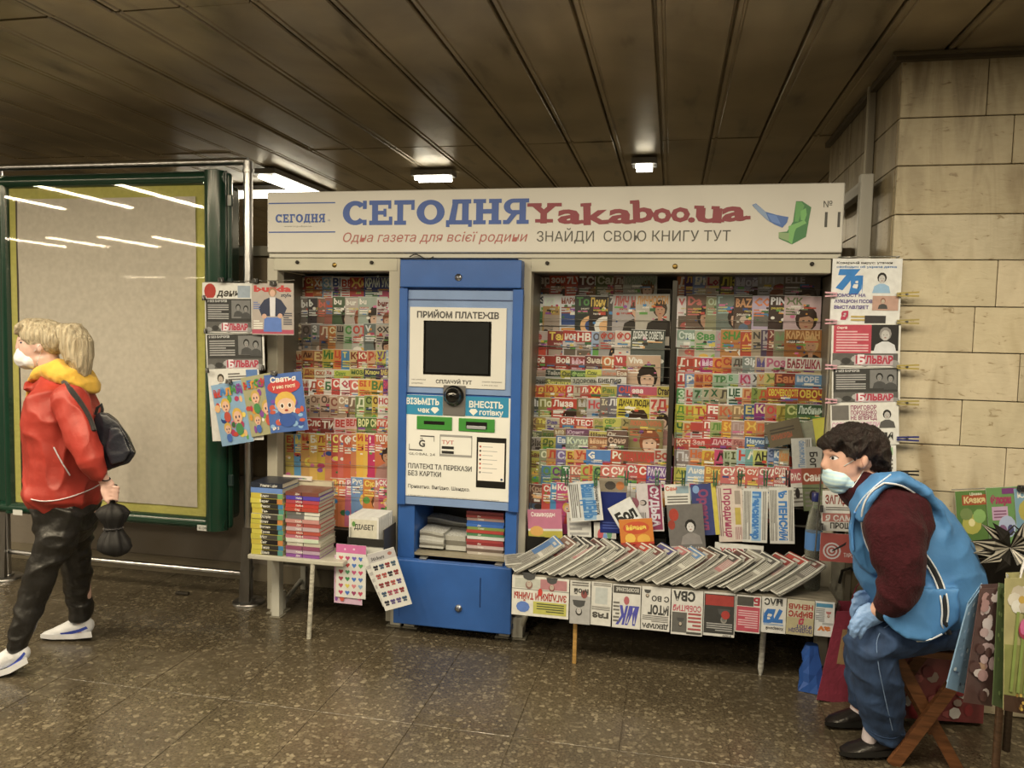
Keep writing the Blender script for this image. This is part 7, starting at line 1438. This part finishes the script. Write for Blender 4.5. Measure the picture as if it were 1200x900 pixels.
# mask: pleated panel following the face
MKP = [(965, 548), (976, 546.5), (989, 545), (991, 556), (997, 567), (1001, 573), (990, 577), (978, 573), (968, 567), (965, 558)]
mk2 = organic('face_mask', [blob(980, 560, HZ, 15.5, 13.5, .070, 12), blob(971, 553, HZ, 6.5, 6, .032), blob(988, 565, HZ, 13, 9.5, .068, -18), blob(982, 573, HZ, 9, 5, .045)], 'mask', 'a8c8cc', sel, .005, 3, .002, 24, (.3, .3, 3), colfn=lambda co, n, a=C('a4c4cc'), b=C('c8d8d8'): tuple(a[i]+(b[i]-a[i])*(.5+.5*math.sin(co.z*420)) for i in range(3))+(1.,))
bmk = surf([bo, mk2]); piping(bmk, [(989, 546), (1000, 540), (1008, 534)], .0013, 'd8d8d0', 'ear_loop', 'fabric', sel, .003); piping(bmk, [(999, 571), (1006, 561), (1012, 551)], .0013, 'd8d8d0', 'ear_loop', 'fabric', sel, .003)
hs = [blob(1004, 520, HZ, 34, 25, .105, -4), blob(1019, 530, HZ, 19, 22, .100), blob(975, 515, HZ, 12, 8, .075, 20), blob(968, 521, HZ, 6, 6, .065, 40), loft([(1020, 530, HZ, 14, .09), (1028, 545, HZ, 10, .085), (1031, 552, HZ, 6, .07)], 12), loft([(998, 518, HZ-.085, 9, .02), (1000, 532, HZ-.088, 5, .014), (1001, 540, HZ-.086, 2.5, .009)], 8)]
organic('hair', hs, 'hair', '2c120c', sel, .005, 2, .011, 26, (1, 1, .7), colfn=hairfn('120705', '28100a'))
# sweater: turtleneck, chest and sleeves
swm = [loft([(998, 566, HZ, 22, .078), (1008, 572, HZ, 25, .085), (1022, 578, HZ, 27, .095), (1034, 590, HZ, 36, .13)], 18), loft([(1030, 580, HZ, 34, .13), (1050, 610, zs_, 52, .17), (1062, 650, zs_, 58, .17)], 18)]
swm += [loft([(1050, 592, 2.63, 34, .085), (1048, 625, 2.57, 35, .085), (1054, 655, 2.54, 31, .076), (1058, 680, 2.53, 27, .066), (1048, 700, 2.54, 22, .055), (1036, 714, 2.57, 15, .042)], 18), loft([(1045, 592, 2.94, 30, .08), (1030, 640, 2.97, 26, .07), (1036, 680, 2.93, 20, .055), (1026, 694, 2.87, 15, .042)], 14)]
so = organic('sweater', swm, 'knit', '3c0f15', sel, .0065, 4, .009, 8)
organic('sleeve_cuff', [loft([(1040, 710, 2.565, 16, .044), (1032, 719, 2.575, 12, .036)], 12)], 'knit', '140c0e', sel, .005, 2)
# smock
vst = [loft([(1046, 574, zs_, 24, .15), (1052, 594, zs_, 42, .185), (1060, 622, zs_, 57, .20), (1070, 655, zs_, 67, .205), (1086, 690, zs_, 62, .21), (1090, 708, zs_, 57, .20)], 26),
       loft([(1004, 600, 2.66, 8, .06), (1012, 580, 2.63, 8, .06), (1030, 564, 2.62, 9, .06), (1052, 560, 2.61, 8, .055), (1077, 572, 2.60, 8, .05), (1095, 594, 2.62, 8, .05), (1102, 620, 2.64, 10, .05)], 12), prism([(1040, 704), (1034, 724), (1044, 738), (1062, 750), (1084, 752), (1108, 744), (1124, 728), (1124, 690), (1080, 690)], 2.66, .13),
       prism([(1000, 590), (994, 618), (997, 645), (1008, 664), (1025, 676), (1045, 660), (1040, 610), (1020, 580)], zs_, .12), prism([(1034, 700), (1031, 728), (1050, 746), (1076, 751), (1104, 746), (1122, 738), (1140, 715), (1130, 680)], zs_, .17)]
vo = organic('smock', vst, 'vest', '437ea8', sel, .007, 8, .007, 7, (1, 1, 1.2))
# armhole opening: dark maroon shoulder shows through a hole edged with piping
bvv = surf([vo]); arm = [(1036, 566), (1056, 568), (1076, 580), (1090, 598), (1094, 614), (1090, 630), (1084, 644)]
bvs = surf([vo, so])
piping(bvv, arm, .0035, 'd0ccc0', 'armhole_piping', 'fabric', sel, .004, 2.6); piping(bvv, [(1036, 566), (1020, 576), (1011, 592), (1009, 612), (1014, 636), (1022, 652), (1034, 662)], .0035, 'd0ccc0', 'armhole_piping', 'fabric', sel, .004, 2.6)
organic('shoulder', [loft([(1048, 575, 2.66, 26, .06), (1056, 592, 2.62, 34, .07), (1060, 615, 2.60, 34, .07), (1058, 640, 2.58, 28, .065)], 16)], 'knit', '3c0f15', sel, .006, 5, .006, 8)
sl = [(1074, 642), (1086, 656), (1098, 676), (1106, 698), (1108, 718), (1106, 730), (1112, 742)]
piping(bvv, sl, .010, '14181c', 'side_slit', 'fabric', sel, -.004, 2.6); piping(bvv, [(x-3.5, y+1) for x, y in sl], .003, 'd8d4c8', 'slit_piping', 'fabric', sel, .005, 2.6); piping(bvv, [(x+3.8, y-1) for x, y in sl[:-1]], .003, 'd8d4c8', 'slit_piping', 'fabric', sel, .005, 2.6)
piping(bvv, [(1032, 729), (1042, 740), (1056, 748), (1072, 752), (1090, 750), (1104, 743)], .003, 'd8d4c8', 'hem_piping', 'fabric', sel, .004, 2.6)
piping(bvv, [(1044, 556), (1030, 566), (1014, 580), (1003, 596), (998, 614)], .003, 'b8c4c8', 'neck_piping', 'fabric', sel, .004, 2.65)
piping(bvv, [(1002, 600), (998, 622), (1000, 645)], .006, '3a78a8', 'front_placket', 'vest', sel, .002, 2.7)
# jeans
jn = [loft([(1108, 732, 2.70, 27, .09), (1060, 738, 2.67, 28, .095), (1026, 744, 2.65, 29, .095), (1017, 756, 2.66, 25, .088), (1023, 778, 2.68, 27, .085), (1029, 803, 2.71, 27, .08), (1034, 835, zn-.04, 24, .072), (1039, 858, zn-.01, 20, .066)], 18),
      loft([(1104, 728, 2.92, 30, .10), (1056, 734, 2.90, 28, .095), (1020, 740, 2.90, 26, .09), (1011, 756, 2.91, 20, .08), (1012, 785, 2.95, 20, .072), (1013, 822, zfr-.02, 17, .062)], 16), loft([(1118, 715, zs_, 26, .18), (1095, 728, zs_, 28, .19)], 18)]
jo = organic('jeans', jn, 'denim', '2c4460', sel, .0065, 4, .010, 8, (1, 1, 1.3)); bj = surf([jo])
piping(bj, [(1058, 726), (1034, 735), (1026, 752), (1030, 785), (1038, 822), (1046, 856)], .0016, '6c86a0', 'leg_seam', 'fabric', sel, .003, 2.6); piping(bj, [(1021, 858), (1032, 864), (1048, 866), (1058, 860)], .003, '243c58', 'trouser_hem', 'denim', sel, .0, zn-.05)
organic('sock', [loft([(1022, 852, zn, 9, .034), (1018, 868, zn, 8, .032)], 10)], 'fabric', 'c8b4a8', sel, .005, 2); organic('sock', [loft([(1008, 822, zfr, 9, .034), (1003, 838, zfr, 8, .032)], 10)], 'fabric', 'c8b4a8', sel, .005, 2)
shoe(zn, [(1048, 872, zn, 11, .040), (1032, 872, zn, 11.5, .042), (1014, 876, zn, 9.5, .046), (998, 879, zn, 7, .045), (988, 881, zn, 4, .034)], [(983, 881), (1000, 882), (1030, 881), (1058, 878), (1058, 885), (1028, 888), (998, 888), (984, 885)], 0, 'shoe', sel, '1c1713', '100d0a', .046, mat='leather')
shoe(zfr, [(1016, 838, zfr, 10, .038), (1002, 839, zfr, 10, .040), (988, 842, zfr, 8, .042), (976, 845, zfr, 6, .040), (970, 847, zfr, 3, .03)], [(966, 846), (985, 847), (1012, 845), (1026, 843), (1026, 850), (1008, 853), (984, 853), (967, 850)], 0, 'shoe', sel, '1c1713', '100d0a', .042, mat='leather')
# gloves: palm, four unequal bent fingers and a thumb each
gz = 2.585
g_near = [loft([(1034, 716, gz, 11, .032), (1026, 719, gz, 12, .026), (1016, 723, gz, 13, .020), (1009, 727, gz, 12.5, .017)], 14)]
g_near += fingers(None, [[(1013, 718, gz), (1004, 722, gz-.006), (998, 729, gz-.002), (995, 736, gz+.008)], [(1012, 723, gz-.004), (1004, 729, gz-.012), (999, 737, gz-.008), (997, 744, gz+.004)], [(1013, 728, gz-.004), (1007, 734, gz-.012), (1003, 741, gz-.010), (1001, 747, gz+.0)], [(1016, 732, gz), (1012, 738, gz-.008), (1009, 743, gz-.006), (1008, 748, gz+.002)], [(1026, 712, gz+.006), (1018, 709, gz), (1010, 712, gz), (1005, 716, gz+.004)]], gz, .0100)
organic('glove', g_near, 'latex', '7898b8', sel, .0042, 2, .0015, 40)
gz = 2.80
g_far = [loft([(1026, 696, gz+.03, 11, .032), (1018, 700, gz+.01, 11, .024), (1010, 705, gz, 11.5, .018), (1006, 710, gz, 11, .016)], 14)]
g_far += fingers(None, [[(1008, 702, gz), (1001, 707, gz-.006), (998, 714, gz), (997, 720, gz+.008)], [(1007, 708, gz-.004), (1002, 714, gz-.008), (1000, 721, gz-.004), (999, 727, gz+.004)], [(1009, 712, gz-.004), (1006, 719, gz-.008), (1005, 726, gz-.004), (1004, 731, gz)], [(1013, 714, gz-.002), (1011, 721, gz-.006), (1010, 727, gz-.002), (1010, 732, gz)], [(1016, 694, gz), (1008, 694, gz-.006), (1002, 698, gz-.004)]], gz, .0098)
organic('glove', g_far, 'latex', '7090b0', sel, .0042, 2, .0015, 40)
